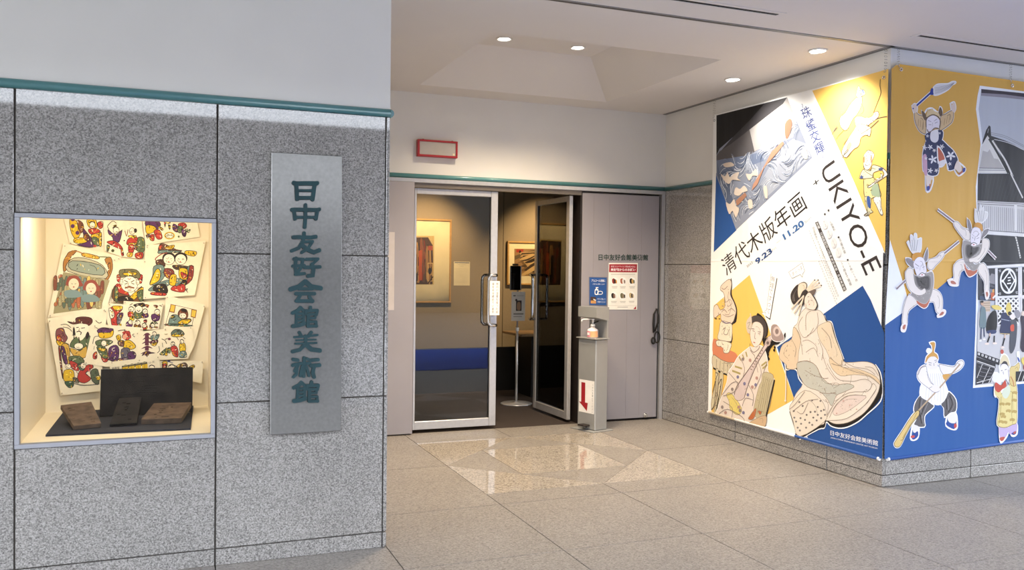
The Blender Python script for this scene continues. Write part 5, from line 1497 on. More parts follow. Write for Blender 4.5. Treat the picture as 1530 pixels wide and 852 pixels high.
  ('P','3a2c1e',[17700,16532,18271,16562,18973,15371,18399,15320]),
  ('P','b89a66',[18448,16128,19023,16158,19728,14962,19151,14912]),
  ('P','2a2018',[19201,15722,19779,15751,20446,17428,19866,17373]),
  ('P','4a3a26',[19958,15313,20538,15342,21208,17023,20626,16968]),
  ('P','6d5434',[20673,17951,21256,17985,16513,16538,21390,16561]),
  ('P','a8895a',[21437,17547,16440,17483,17256,16135,16628,16082]),
  ('P','3a2c1e',[16554,17050,17182,17083,18003,15730,17371,15678]),
  ('P','b89a66',[17297,16649,17928,16681,18753,15324,18119,15272]),
  ('P','2a2018',[18044,16246,18678,16277,19507,14915,18870,14864]),
  ('P','4a3a26',[18795,15840,19432,15870,20224,17379,19584,17323]),
  ('P','6d5434',[19549,15433,20190,15462,20985,16974,20342,16919]),
  ('P','a8895a',[20308,15023,20952,15052,21751,16566,21104,16512]),
  ('P','3a2c1e',[21025,17664,21672,17698,17039,16088,16351,16034]),
  ('P','b89a66',[16155,17166,16842,17200,17784,15683,17093,15631]),
  ('P','2a2018',[16896,16766,17586,16799,18534,15277,17839,15225]),
  ('P','4a3a26',[17641,16363,18335,16395,19287,14868,18589,14817]),
  ('P','6d5434',[18390,15959,19087,15990,20002,17330,19302,17274]),
  ('P','a8895a',[19142,15552,19843,15582,20763,16925,20058,16869]),
  ('P','3a2c1e',[19898,15144,20603,15173,21527,16518,20819,16463]),
  ('P','b89a66',[20614,17781,21321,17816,16822,16040,21584,16054]),
  ('P','2a2018',[21377,17376,16503,17317,17566,15636,16816,15583]),
  ('P','4a3a26',[16496,16883,17245,16916,18315,15230,17560,15177]),
  ('P','6d5434',[17239,16481,17992,16514,19067,14821,18309,14770]),
  ('P','a8895a',[17986,16077,18742,16109,19781,17282,19020,17224]),
  ('P','3a2c1e',[18736,15671,19496,15702,20540,16877,19776,16820]),
  ('P','b89a66',[19490,15264,20254,15294,21304,16470,20535,16414]),
  ('P','2a2018',[20204,17897,20971,17934,16605,15993,21298,16006]),
  ('P','4a3a26',[20965,17493,21737,17529,17348,15589,16539,15535]),
  ('P','6d5434',[16098,16999,16905,17034,18096,15183,17282,15130]),
  ('P','a8895a',[16838,16598,17650,16632,18806,17636,17989,17577]),
  ('P','3a2c1e',[17583,16195,18398,16228,19560,17233,18739,17175]),
  ('P','b89a66',[18331,15790,19150,15822,20318,16828,19493,16771]),
  ('P','2a2018',[19083,15383,19907,15414,21081,16421,20251,16365]),
  ('P','4a3a26',[19795,18014,20622,18052,16389,15946,21013,15957]),
  ('P','6d5434',[20555,17610,21386,17648,17131,15542,16262,15488]),
  ('P','a8895a',[21318,17205,16565,17151,17877,15136,17004,15083]),
  ('P','3a2c1e',[16438,16715,17308,16750,18587,17587,17710,17527]),
  ('P','b89a66',[17181,16313,18055,16347,19340,17185,18459,17126]),
  ('P','2a2018',[17927,15909,18806,15942,20097,16780,19211,16722]),
  ('P','4a3a26',[18677,15502,19560,15534,20858,16373,19968,16316]),
  ('P','6d5434',[19431,15094,20319,15125,21623,15964,20728,15908]),
  ('P','a8895a',[20145,17727,21036,17766,16914,15495,21492,15498]),
  ('P','3a2c1e',[20906,17323,21802,17360,17659,15089,16727,15036]),
  ('P','b89a66',[16040,16831,16967,16867,18367,17539,17431,17478]),
  ('P','2a2018',[16780,16430,17713,16465,19119,17136,18179,17076]),
  ('P','4a3a26',[17524,16027,18461,16061,19875,16732,18930,16673]),
  ('P','6d5434',[18272,15621,19214,15654,20635,16325,19685,16267]),
  ('P','a8895a',[19024,15214,19971,15246,21399,15916,20444,15860]),
  ('P','3a2c1e',[19736,17844,20687,17884,16697,15448,21207,15450]),
  ('P','b89a66',[20495,17440,21451,17479,17441,15042,16450,14989]),
  ('P','c9ac74',[18903,17671,19392,17792,19522,17345,19032,17225]),
  ('P','2a2018',[20665,15106,21535,15170,21665,14775,20732,14767]),
 ],
}
SIGN_CHARACTERS = [
 [('l','15595c',226,[1176,20107,1304,20070,1790,20108,2295,20125,2425,20153]),('l','15595c',206,[1318,20085,1367,19230]),('l','15595c',208,[2280,20117,2171,19248]),('l','15595c',142,[1378,19703,2211,19740]),('l','15595c',189,[1338,19316,2199,19352])],
 [('l','15595c',209,[1087,18667,1229,18687,2378,18707,2537,18749]),('l','15595c',187,[1200,18664,1261,18179]),('l','15595c',190,[2422,18708,2353,18215]),('l','15595c',152,[1260,18281,2367,18318]),('l','15595c',188,[1799,18970,1803,18357,1765,17757])],
 [('l','15595c',208,[1168,17217,1382,17237,2064,17224,2360,17276]),('l','15595c',188,[1738,17465,1670,16966,1458,16655,1074,16488]),('l','15595c',152,[1598,16965,2188,17022]),('l','15595c',170,[2174,17022,1931,16635,1603,16410]),('l','15595c',228,[1571,16855,1889,16591,2236,16436,2540,16559])],
 [('l','15595c',188,[1319,16121,1279,15646,1339,15282]),('l','15595c',170,[1191,16068,1713,16054]),('l','15595c',170,[1677,16053,1608,15650,1339,15268]),('l','15595c',170,[1136,15688,1766,15725]),('l','15595c',170,[1282,15246,1769,15301]),('l','15595c',172,[1835,16056,2471,16087]),('l','15595c',152,[2428,16043,2169,15804]),('l','15595c',191,[1766,15623,2576,15662]),('l','15595c',209,[2154,15804,2229,15511,2188,15202,1943,15171])],
 [('l','15595c',252,[1807,14881,1499,14601,1031,14450]),('l','15595c',254,[1807,14881,2121,14603,2629,14514]),('l','15595c',176,[1463,14481,2181,14482]),('l','15595c',196,[1311,14225,2302,14226]),('l','15595c',175,[1576,14195,1372,13820]),('l','15595c',195,[1328,13835,2208,13832]),('l','15595c',176,[2021,14074,2186,13787])],
 [('l','15595c',193,[1566,13488,1435,13338,1142,13190]),('l','15595c',176,[1566,13473,1767,13276]),('l','15595c',136,[1333,13151,1731,13163]),('l','15595c',155,[1362,13173,1337,12572]),('l','15595c',156,[1716,13171,1705,12658]),('l','15595c',127,[1349,12978,1718,12975]),('l','15595c',127,[1350,12798,1719,12794]),('l','15595c',214,[1162,12500,1470,12541,1779,12642]),('l','15595c',176,[2084,13515,2071,13349]),('l','15595c',177,[1848,13305,2444,13332]),('l','15595c',146,[1878,13305,1850,13109]),('l','15595c',157,[2444,13332,2386,13089]),('l','15595c',137,[1968,13123,2356,13120]),('l','15595c',176,[1968,13123,1959,12466]),('l','15595c',137,[2326,13120,2327,12923]),('l','15595c',128,[1970,12927,2327,12923]),('l','15595c',137,[1971,12730,2389,12726]),('l','15595c',147,[2374,12726,2376,12460]),('l','15595c',157,[1929,12489,2420,12498])],
 [('l','15595c',175,[1502,12164,1607,11981]),('l','15595c',176,[2139,12169,1977,11944]),('l','15595c',117,[1239,11913,1888,11946,2469,12011]),('l','15595c',88,[1329,11745,2381,11770]),('l','15595c',108,[1301,11565,2413,11588]),('l','15595c',176,[1844,11977,1832,11509]),('l','15595c',194,[1803,11510,1539,11244,1142,11148]),('l','15595c',235,[1862,11508,2146,11245,2596,11173])],
 [('l','15595c',194,[1189,10741,1439,10689]),('l','15595c',194,[1162,10426,1470,10477,1282,10106]),('l','15595c',155,[1399,10215,1371,9952,1196,9793]),('l','15595c',157,[1529,10505,2085,10504]),('l','15595c',176,[1763,10816,1767,10317,1741,9804]),('l','15595c',156,[1663,10350,1564,9840]),('l','15595c',157,[1886,10343,2023,9839]),('l','15595c',157,[1912,10751,2077,10656]),('l','15595c',177,[2151,10669,2509,10689]),('l','15595c',197,[2109,10367,2587,10398]),('l','15595c',196,[2288,10361,2216,9999,2292,9754])],
 [('l','15595c',194,[1640,9505,1508,9359,1215,9220]),('l','15595c',176,[1640,9490,1842,9285]),('l','15595c',137,[1406,9174,1805,9173]),('l','15595c',155,[1436,9196,1411,8593]),('l','15595c',156,[1791,9182,1780,8667]),('l','15595c',127,[1422,9000,1792,8985]),('l','15595c',127,[1424,8819,1793,8803]),('l','15595c',214,[1234,8526,1544,8557,1854,8649]),('l','15595c',176,[2160,9516,2146,9349]),('l','15595c',178,[1923,9313,2520,9320]),('l','15595c',147,[1953,9311,1925,9116]),('l','15595c',157,[2520,9320,2462,9078]),('l','15595c',137,[2044,9126,2432,9110]),('l','15595c',176,[2044,9126,2034,8466]),('l','15595c',138,[2402,9111,2404,8914]),('l','15595c',128,[2045,8929,2404,8914]),('l','15595c',138,[2047,8731,2465,8713]),('l','15595c',148,[2450,8714,2452,8447]),('l','15595c',157,[2004,8491,2497,8483])],
]
CASE_PRINTS = [
 ('print_spotted_robe','woodcut print with a spotted yellow robe, top left in the display case',[('p','e9dcbc',[1333,18336,1656,16846,2627,16624,3461,16773,3427,18386]),('O','d9b128',[1682,18283,1975,18194,2211,17940,2212,17415,1977,17115,1742,17468,1654,17988],'2e2420',31,7),('O','57305e',[2210,18071,2388,17748,2804,17168,3043,16777,2686,16638,2037,16789,2449,16962],'2e2420',31,7),('O','d9b128',[1890,16916,1919,17146,2448,17192,2567,16965,2213,16858],'2e2420',32,7),('O','d9b128',[2564,18279,2979,18358,3099,17834,2683,17822],'2e2420',32,7),('O','b23a30',[2636,17689,3040,17767,3279,17575,2803,17398],'2e2420',32,7),('O','b23a30',[3129,18099,3397,18174,3398,17843,3219,17772],'2e2420',32,7),('O','d9b128',[2803,17365,3279,17509,3221,17178,2863,17169],'2e2420',31,7),('O','5c6a4a',[2804,17168,3101,17241,3222,16781,2983,16776],'2e2420',32,7),('O','7d4a30',[2034,18196,2328,18074,2388,17683,2212,17481],'2e2420',31,7),('O','d9b128',[3220,17376,3339,17511,3341,16784,3222,16781],'2e2420',32,7),('O','7d4a30',[2389,17354,2625,17426,2685,17033,2448,17093],'2e2420',32,7),('P','57305e',[1917,17865,1897,17796,1844,17751,1779,17750,1727,17791,1706,17859,1726,17929,1779,17973,1844,17975,1897,17934]),('P','57305e',[2170,17480,2150,17410,2097,17366,2032,17364,1979,17406,1959,17474,1979,17544,2032,17588,2097,17590,2150,17549]),('P','57305e',[1916,18271,1896,18201,1844,18157,1778,18154,1726,18196,1706,18264,1725,18334,1778,18378,1843,18380,1896,18339]),('O','f0e6cf',[2998,17963,2970,17854,2896,17785,2804,17782,2729,17847,2701,17954,2729,18063,2803,18133,2895,18136,2969,18071],'2e2420',25,-4),('L','2e2420',51,[2683,18085,2801,18168,2991,18108]),('P','b23a30',[3067,16725,3051,16686,3009,16661,2958,16660,2916,16683,2900,16722,2916,16761,2957,16786,3009,16787,3051,16764])]),
 ('print_leaping_child','woodcut print of a leaping child in purple beside red robed figures, top middle',[('p','e9dcbc',[3427,18359,3522,16443,4399,16127,5533,15971,5778,16769,5564,17772,5537,18429]),('O','57305e',[3699,17719,4001,17462,4364,17638,4455,17674,4305,17004,4002,16964,3941,17261,3730,17455],'2e2420',32,7),('O','b23a30',[3641,16989,4002,17064,4366,16806,4489,16542,4124,16668,3761,16859],'2e2420',32,7),('O','5c6a4a',[3641,16790,3792,16727,3702,16427,3642,16459],'2e2420',32,7),('O','b23a30',[4397,16607,4489,16542,4551,16209,4429,16207],'2e2420',32,7),('O','b23a30',[4822,17216,5220,17327,5437,17030,5222,16824,4793,16815,4701,16946],'2e2420',32,7),('O','d9b128',[4822,17383,5220,17394,5159,17258,4853,17284],'2e2420',32,7),('O','d9b128',[4823,16916,5222,16958,5191,16823,4854,16803],'2e2420',32,7),('O','b23a30',[4824,16816,5099,16821,5070,16386,4825,16381],'2e2420',32,7),('O','d9b128',[4764,16347,5040,16352,4979,16116,4746,16146],'2e2420',32,7),('O','5c6a4a',[5344,17296,5653,17237,5717,16633,5532,16360,5223,16556,5283,16892],'2e2420',32,7),('O','b23a30',[5193,16321,5594,16395,5564,16038,5225,16053],'2e2420',32,7),('O','57305e',[5130,16755,5284,16758,5254,16557,5131,16588],'2e2420',32,7),('O','d9b128',[3999,17960,4150,17998,4060,17862],'2e2420',32,7),('O','f0e6cf',[4297,17683,4266,17565,4184,17490,4083,17487,4002,17558,3970,17674,4001,17792,4082,17866,4183,17869,4265,17799],'2e2420',26,-4),('O','f0e6cf',[5152,17660,5124,17541,5051,17466,4960,17464,4886,17535,4857,17652,4885,17770,4958,17845,5049,17848,5123,17777],'2e2420',26,-4),('L','2e2420',57,[3940,17792,4060,17896,4242,17834]),('P','2e2420',[5275,17697,5258,17617,5215,17568,5162,17566,5119,17614,5102,17692,5119,17771,5161,17821,5215,17822,5258,17775]),('L','7d4a30',38,[4607,17678,4700,17347,4778,17750]),('L','2e2420',32,[3759,17721,3668,17917,3938,18224,4150,18097]),('P','4a4a2e',[4040,16466,4024,16411,3982,16377,3930,16376,3887,16409,3871,16463,3887,16518,3929,16553,3981,16554,4024,16521]),('P','2e2420',[4615,17078,4608,17054,4590,17039,4567,17039,4549,17053,4542,17076,4549,17100,4567,17115,4590,17115,4608,17101])]),
 ('print_purple_warriors','woodcut print of purple and red warriors, top right in the display case',[('p','e9dcbc',[5587,18363,5747,16768,6839,17048,8828,17410,8682,18312]),('O','57305e',[5742,18281,6395,18335,6584,18071,6397,17795,6146,17990,5836,17847],'2e2420',33,7),('O','d9b128',[5774,18013,6209,17992,6335,17726,5837,17510],'2e2420',33,7),('O','b23a30',[6210,17689,6522,17765,6681,17295,6399,17221],'2e2420',32,7),('O','b23a30',[5974,17413,6211,17486,6212,17115,6013,17144],'2e2420',33,7),('O','57305e',[5776,17441,5974,17480,5869,17242],'2e2420',33,7),('O','d9b128',[6459,18000,6741,17839,6648,17748],'2e2420',33,7),('O','57305e',[7308,18160,7594,17965,7532,17657,7278,17820],'2e2420',33,7),('O','b23a30',[7593,18169,7912,18247,8072,18047,7849,17870,7626,18000],'2e2420',33,7),('O','5c6a4a',[7594,18033,7849,17972,7723,17628,7564,17692],'2e2420',33,7),('O','57305e',[7786,17834,8042,17705,7979,17395,7819,17494],'2e2420',33,7),('O','5c6a4a',[7977,17839,8266,17848,8170,17640],'2e2420',34,7),('O','d9b128',[6802,18281,7149,18325,7023,18152],'2e2420',33,7),('O','b23a30',[6783,18314,6865,18316,6835,17943],'2e2420',33,7),('O','d9b128',[7024,18084,7150,18020,7088,17814],'2e2420',33,7),('P','d9b128',[7393,17449,7336,17312,7184,17224,6997,17219,6845,17300,6787,17433,6844,17570,6995,17658,7182,17663,7335,17583]),('O','f0e6cf',[7330,17447,7284,17346,7164,17282,7016,17278,6896,17337,6850,17435,6895,17536,7015,17601,7163,17605,7283,17546],'2e2420',26,-4),('L','2e2420',33,[6838,17367,7089,17475,7311,17399]),('P','5a6a3a',[7667,17395,7656,17358,7627,17335,7592,17334,7563,17356,7552,17392,7563,17428,7591,17451,7627,17452,7656,17430]),('P','d9b128',[6178,17924,6166,17884,6135,17858,6097,17857,6065,17881,6053,17920,6065,17960,6096,17986,6135,17987,6166,17963])]),
 ('print_two_goddesses','large faded print of two goddesses under a text panel, left in the display case',[('p','e4d6b6',[1335,16858,4417,16107,3622,12954,533,12506]),('O','a8743c',[1657,16356,2038,16428,1687,15964,1600,15571,1455,15243,1338,15241,1337,15763,1511,16157],'2e2420',31,7),('O','a8743c',[3523,15927,3854,16065,3947,15401,3707,14735,3527,14800,3735,15399],'2e2420',32,7),('O','d3a53e',[2391,16304,3164,16119,3134,15954,2362,16106],'2e2420',32,7),('O','b9b49a',[1716,15899,2392,16008,3404,15594,3587,14800,1572,15211],'2e2420',32,7),('O','8f9a8c',[1804,15835,3285,15592,3406,14998,1747,15311],'2e2420',32,7),('p','9a9270',[1339,15176,3798,14702,3321,13089,821,12731,878,13219]),('O','b06a4a',[1107,14978,1281,15013,1252,14817,1095,14783],'5a4638',18,2),('O','6f8580',[1437,14713,1612,14747,1583,14551,1426,14517],'5a4638',19,2),('O','d3b868',[1769,14447,1945,14481,1916,14284,1758,14251],'5a4638',19,2),('O','7d4a3a',[2103,14179,2279,14213,2250,14015,2091,13982],'5a4638',18,2),('O','a8a07a',[2438,13910,2616,13943,2587,13746,2427,13713],'5a4638',18,2),('O','5c6a5a',[2775,13640,2954,13673,2924,13474,2764,13442],'5a4638',19,2),('O','b06a4a',[881,13376,1054,13408,1026,13212,870,13180],'5a4638',18,2),('O','6f8580',[1589,13105,1764,13137,1732,14774,1574,14740],'5a4638',18,2),('O','d3b868',[1918,14736,2094,14770,2065,14508,1907,14474],'5a4638',19,2),('O','7d4a3a',[2252,14469,2429,14503,2400,14239,2241,14206],'5a4638',18,2),('O','a8a07a',[2588,14200,2766,14234,2737,13970,2577,13937],'5a4638',19,2),('O','5c6a5a',[2926,13930,3105,13964,3076,13699,2915,13666],'5a4638',19,2),('O','b06a4a',[1028,13662,1202,13694,1173,13433,1017,13401],'5a4638',18,2),('O','6f8580',[1738,13392,1913,13425,1885,13162,1726,13130],'5a4638',18,2),('O','d3b868',[2071,13122,2248,13154,2215,14732,2056,14698],'5a4638',19,2),('O','7d4a3a',[2402,14759,2580,14793,2551,14464,2391,14430],'5a4638',19,2),('O','a8a07a',[2739,14491,2917,14525,2888,14195,2728,14161],'5a4638',19,2),('O','5c6a5a',[3078,14222,3257,14255,3228,13924,3067,13891],'5a4638',19,2),('O','b06a4a',[1175,13949,1350,13982,1321,13655,1164,13623],'5a4638',19,2),('O','6f8580',[1506,13681,1681,13713,1653,13386,1495,13354],'5a4638',18,2),('O','d3b868',[2221,13411,2398,13443,2369,13114,2210,13082],'5a4638',19,2),('O','7d4a3a',[2557,13139,2735,13171,2701,14689,2541,14655],'5a4638',19,2),('O','a8a07a',[2890,14782,3069,14817,3040,14420,2879,14386],'5a4638',19,2),('O','5c6a5a',[993,14502,1167,14536,1139,14144,982,14111],'5a4638',18,2),('O','b06a4a',[1323,14236,1498,14269,1469,13877,1312,13844],'5a4638',18,2),('O','6f8580',[1654,13969,1830,14002,1802,13609,1644,13576],'5a4638',19,2),('O','d3b868',[2371,13700,2548,13732,2519,13337,2360,13305],'5a4638',19,2),('O','7d4a3a',[2707,13429,2886,13461,2857,13065,2697,13033],'5a4638',19,2),('O','a8a07a',[3046,13157,3225,13189,3191,14645,3030,14611],'5a4638',19,2),('O','5c6a5a',[1140,14790,1315,14824,1286,14367,1130,14333],'5a4638',19,2),('O','b06a4a',[1471,14524,1646,14558,1618,14100,1460,14067],'5a4638',18,2),('O','6f8580',[1803,14257,1979,14291,1951,13831,1792,13799],'5a4638',18,2),('O','d3b868',[2521,13989,2699,14023,2670,13561,2510,13528],'5a4638',19,2),('O','7d4a3a',[2858,13719,3037,13752,3008,13289,2848,13257],'5a4638',19,2),('O','a8a07a',[3198,13447,3377,13480,3349,13016,3187,12984],'5a4638',18,2),('O','5c6a5a',[1291,13185,1466,13217,1434,14589,1277,14556],'5a4638',18,2),('O','b06a4a',[1619,14813,1795,14847,1766,14323,1608,14289],'5a4638',19,2),('O','6f8580',[1952,14546,2128,14580,2100,14055,1941,14022],'5a4638',19,2),('O','d3b868',[2287,14279,2464,14312,2435,13785,2276,13752],'5a4638',19,2),('O','7d4a3a',[3010,14010,3189,14043,3160,13514,2999,13481],'5a4638',19,2),('O','a8a07a',[1109,13740,1283,13773,1255,13250,1098,13218],'5a4638',18,2),('O','5c6a5a',[1439,13472,1614,13504,1583,14812,1425,14779],'5a4638',18,2),('O','b06a4a',[1772,13202,1948,13234,1915,14546,1757,14513],'5a4638',19,2),('O','6f8580',[2101,14836,2278,14870,2250,14278,2091,14245],'5a4638',18,2),('O','d3b868',[2437,14569,2614,14602,2586,14009,2426,13976],'5a4638',18,2),('O','7d4a3a',[3161,14301,3340,14335,3312,13739,3151,13706],'5a4638',19,2),('O','a8a07a',[1256,14027,1431,14060,1403,13472,1246,13440],'5a4638',18,2),('O','5c6a5a',[1588,13759,1763,13792,1735,13202,1577,13170],'5a4638',18,2),('O','b06a4a',[1921,13490,2097,13523,2065,14770,1906,14736],'5a4638',18,2),('O','6f8580',[2255,13220,2432,13252,2400,14503,2241,14469],'5a4638',19,2),('O','d3b868',[2587,14859,2765,14893,2737,14234,2577,14200],'5a4638',18,2),('O','7d4a3a',[3313,14593,3493,14627,3464,13964,3303,13931],'5a4638',19,2),('O','a8a07a',[1404,14315,1579,14348,1551,13694,1394,13661],'5a4638',19,2),('O','5c6a5a',[1736,14048,1912,14081,1884,13425,1726,13392],'5a4638',19,2),('O','b06a4a',[2070,13779,2246,13812,2218,13154,2059,13122],'5a4638',19,2),('O','6f8580',[2405,13509,2583,13541,2550,14727,2390,14693],'5a4638',19,2),('O','d3b868',[2742,13237,2921,13270,2888,14459,2727,14425],'5a4638',19,2),('O','7d4a3a',[845,14866,1018,14900,991,14183,835,14150],'5a4638',18,2),('O','a8a07a',[1552,14603,1728,14637,1700,13916,1542,13884],'5a4638',18,2),('O','5c6a5a',[1885,14336,2061,14370,2033,13648,1875,13615],'5a4638',19,2),('P','8f4a3e',[1503,14655,1648,14918,2058,14954,2295,14594,2325,14331,1532,14361]),('P','7a8f90',[1387,14001,1650,14132,2119,14068,2326,13739,1534,13674]),('P','d8cfb4',[2154,14462,2102,14261,1967,14137,1801,14136,1666,14260,1614,14459,1665,14660,1799,14784,1966,14785,2101,14662]),('l','2e2420',26,[1754,14493,1836,14474]),('l','2e2420',25,[1930,14474,2012,14494]),('P','a8524a',[1931,14297,1907,14263,1860,14263,1837,14297,1860,14331,1907,14331]),('P','8f4a3e',[2413,14397,2561,14661,2976,14697,3216,14334,3247,14070,2444,14101]),('P','7a8f90',[2297,13739,2563,13871,3038,13805,3248,13474,2445,13410]),('P','d8cfb4',[3073,14202,3021,14000,2885,13875,2716,13875,2579,13999,2526,14200,2578,14402,2714,14527,2883,14528,3020,14404]),('l','2e2420',24,[2668,14234,2752,14214]),('l','2e2420',25,[2847,14214,2930,14234]),('P','a8524a',[2847,14036,2823,14002,2776,14002,2752,14036,2776,14070,2823,14070]),('L','a8743c',50,[1774,16423,2155,16365,2391,16225]),('L','6d7a5a',51,[3164,16086,3523,16092,3764,16063])]),
 ('print_fierce_face','woodcut print of a fierce broad face with red collar, centre of the display case',[('p','e9dcbc',[4005,16014,5769,15947,5642,13386,3940,13392]),('O','b23a30',[4190,15004,4372,15006,4343,14605,4203,14671],'2e2420',32,7),('O','b23a30',[5352,15014,5586,15016,5539,14545,5384,14611],'2e2420',32,7),('O','6d4a30',[4040,14337,4374,14405,4497,14072,4987,13771,5539,14343,5635,13467,4043,13458],'2e2420',32,7),('O','b23a30',[4161,14471,4435,14406,4864,13804,4132,14071],'2e2420',32,7),('O','d9b128',[4865,13670,5540,14276,5602,14074,5049,13469],'2e2420',32,7),('O','5c6a4a',[4071,14204,4222,14271,4255,13504,4085,13471],'2e2420',32,7),('O','6f6a48',[4310,15272,4615,15375,5227,15349,5475,15015,5352,14813,4860,14977,4403,14873],'2e2420',32,7),('O','d9b128',[4554,15141,5228,15181,5167,15013,4616,15008],'2e2420',32,7),('O','5c6a4a',[5294,13939,5602,14141,5617,13501,5419,13502],'2e2420',32,7),('O','2e2420',[4255,13671,4620,13771,5049,13603,4988,13469,4316,13471],'2e2420',32,7),('O','f0e6cf',[5323,14477,5236,14192,5006,14016,4722,14016,4492,14190,4404,14472,4490,14755,4719,14932,5002,14934,5234,14760],'2e2420',25,-4),('O','f0e6cf',[4519,14606,4501,14504,4453,14441,4392,14441,4344,14503,4325,14605,4343,14707,4391,14771,4452,14771,4500,14708],'2e2420',25,-4),('O','f0e6cf',[5427,14611,5409,14509,5360,14445,5299,14445,5249,14508,5230,14610,5248,14713,5297,14777,5358,14777,5408,14714],'2e2420',26,-4),('l','2e2420',45,[4586,14707,4788,14595]),('l','2e2420',45,[5137,14711,4953,14595]),('l','2e2420',45,[4605,14473,4770,14528]),('l','2e2420',45,[4984,14529,5138,14476]),('L','7d4a30',90,[4618,14239,4863,14307,5139,14241]),('L','b23a30',38,[4771,14106,4986,14106]),('L','7d4a30',26,[4831,14575,4789,14374,4936,14374]),('L','b23a30',32,[4769,14842,4861,14756,4953,14843])]),
 ('print_embracing_pair','woodcut print of two round faced figures embracing, right side of the display case',[('p','e9dcbc',[5728,16821,9173,17170,8542,13817,5635,13568]),('O','6d4a3a',[6464,16648,6619,16955,6966,16861,7473,16600,7792,16538,7347,16393,6841,16452,6528,16344],'2e2420',33,7),('O','b23a30',[6495,16716,6620,16888,6715,16720,6558,16548],'2e2420',32,7),('O','d9b128',[6840,16723,7345,16869,7283,16664,6967,16590],'2e2420',33,7),('O','d9b128',[8047,16542,8626,16485,8498,16208,7984,16336],'2e2420',34,7),('O','5a3a2e',[6342,15902,6718,15975,6845,15570,6405,15632],'2e2420',33,7),('O','6f8580',[6218,15562,6719,15636,6847,15027,6410,14481,5986,14480,6158,15021],'2e2420',32,7),('O','7d3a34',[6846,15434,7288,15371,7353,14963,7037,14824,6784,15094],'2e2420',33,7),('O','d9b128',[6344,15361,6563,15295,6534,14753,6160,14480,6004,14513],'2e2420',33,7),('O','6f8580',[6347,14481,7038,14756,7165,14485,6224,14075,5912,14142],'2e2420',33,7),('O','2e2420',[6285,14413,6850,14484,6978,13940,6224,14075],'2e2420',33,7),('O','b23a30',[6131,13994,6852,13940,6852,13790,6100,13838],'2e2420',33,7),('O','4a3a30',[7287,15643,8116,15585,8181,15449,7478,15373],'2e2420',33,7),('O','6f8580',[8116,15517,8469,15590,8376,14834,8120,14695],'2e2420',34,7),('O','8f3a34',[8244,15587,8470,15521,8377,14765,7865,14351,8120,14763],'2e2420',33,7),('O','d9b128',[7669,15443,8117,15380,8055,14763,7671,14897],'2e2420',34,7),('O','b23a30',[7734,15239,8118,15038,7863,14830],'2e2420',34,7),('O','2e2420',[7482,14623,7991,14763,8057,14489,7420,14213],'2e2420',33,7),('O','b23a30',[7293,14349,7929,14488,7931,14009,7230,14111],'2e2420',33,7),('O','6f8580',[7354,14827,7864,14762,7483,14350],'2e2420',33,7),('O','d9b128',[7163,15029,7480,15032,7419,14418,7102,14485],'2e2420',33,7),('O','6f8580',[6496,16513,6967,16556,7728,16502,7601,16432,6842,16384,6465,16343],'2e2420',33,7),('P','2e2420',[7444,16075,7372,15865,7182,15734,6948,15731,6759,15857,6686,16063,6757,16271,6945,16403,7179,16407,7370,16282]),('O','f0e6cf',[7381,15992,7321,15799,7163,15678,6968,15676,6810,15792,6749,15982,6808,16175,6965,16296,7160,16299,7319,16183],'2e2420',26,-4),('l','2e2420',26,[6906,16039,7001,16013]),('l','2e2420',26,[7127,16015,7222,16044]),('P','b23a30',[7090,15852,7068,15822,7024,15821,7002,15850,7023,15880,7068,15881]),('P','2e2420',[8113,16085,8041,15875,7850,15743,7613,15740,7422,15866,7348,16073,7420,16282,7610,16415,7847,16419,8039,16293]),('O','f0e6cf',[8050,16002,7990,15808,7830,15687,7633,15684,7474,15801,7412,15992,7472,16186,7630,16307,7827,16311,7988,16194],'2e2420',27,-4),('l','2e2420',27,[7571,16049,7666,16024]),('l','2e2420',26,[7794,16026,7890,16054]),('P','b23a30',[7756,15861,7734,15831,7690,15831,7667,15860,7689,15890,7734,15890]),('L','8f4a3a',53,[6342,15902,6310,16036,6653,16313,6968,16386]),('L','2e2420',33,[8059,14078,8122,14215,8026,14146,8155,13975])]),
 ('print_red_robe_scrap','small woodcut scrap of a red and yellow robe above the warriors print',[('p','e9dcbc',[3472,12982,3772,13326,4774,13255,4657,11769,3776,11829]),('O','b23a30',[3833,13060,4256,13157,4500,12989,4197,12590,4260,12055,3957,11959,3865,12460],'2e2420',32,7),('O','d9b128',[3953,13159,4469,13156,4439,12956,4136,12891],'2e2420',32,7),('O','6f6a78',[4258,12590,4501,12621,4381,12188,4199,12123],'2e2420',32,7),('O','d9b128',[4320,12088,4430,12087,4412,11906,4321,11908],'2e2420',32,7),('O','f0e6cf',[3772,13060,4015,12859,4046,12525,3834,12460],'2e2420',32,7),('O','57305e',[4318,12723,4525,12755,4502,12521,4349,12522],'2e2420',32,7)]),
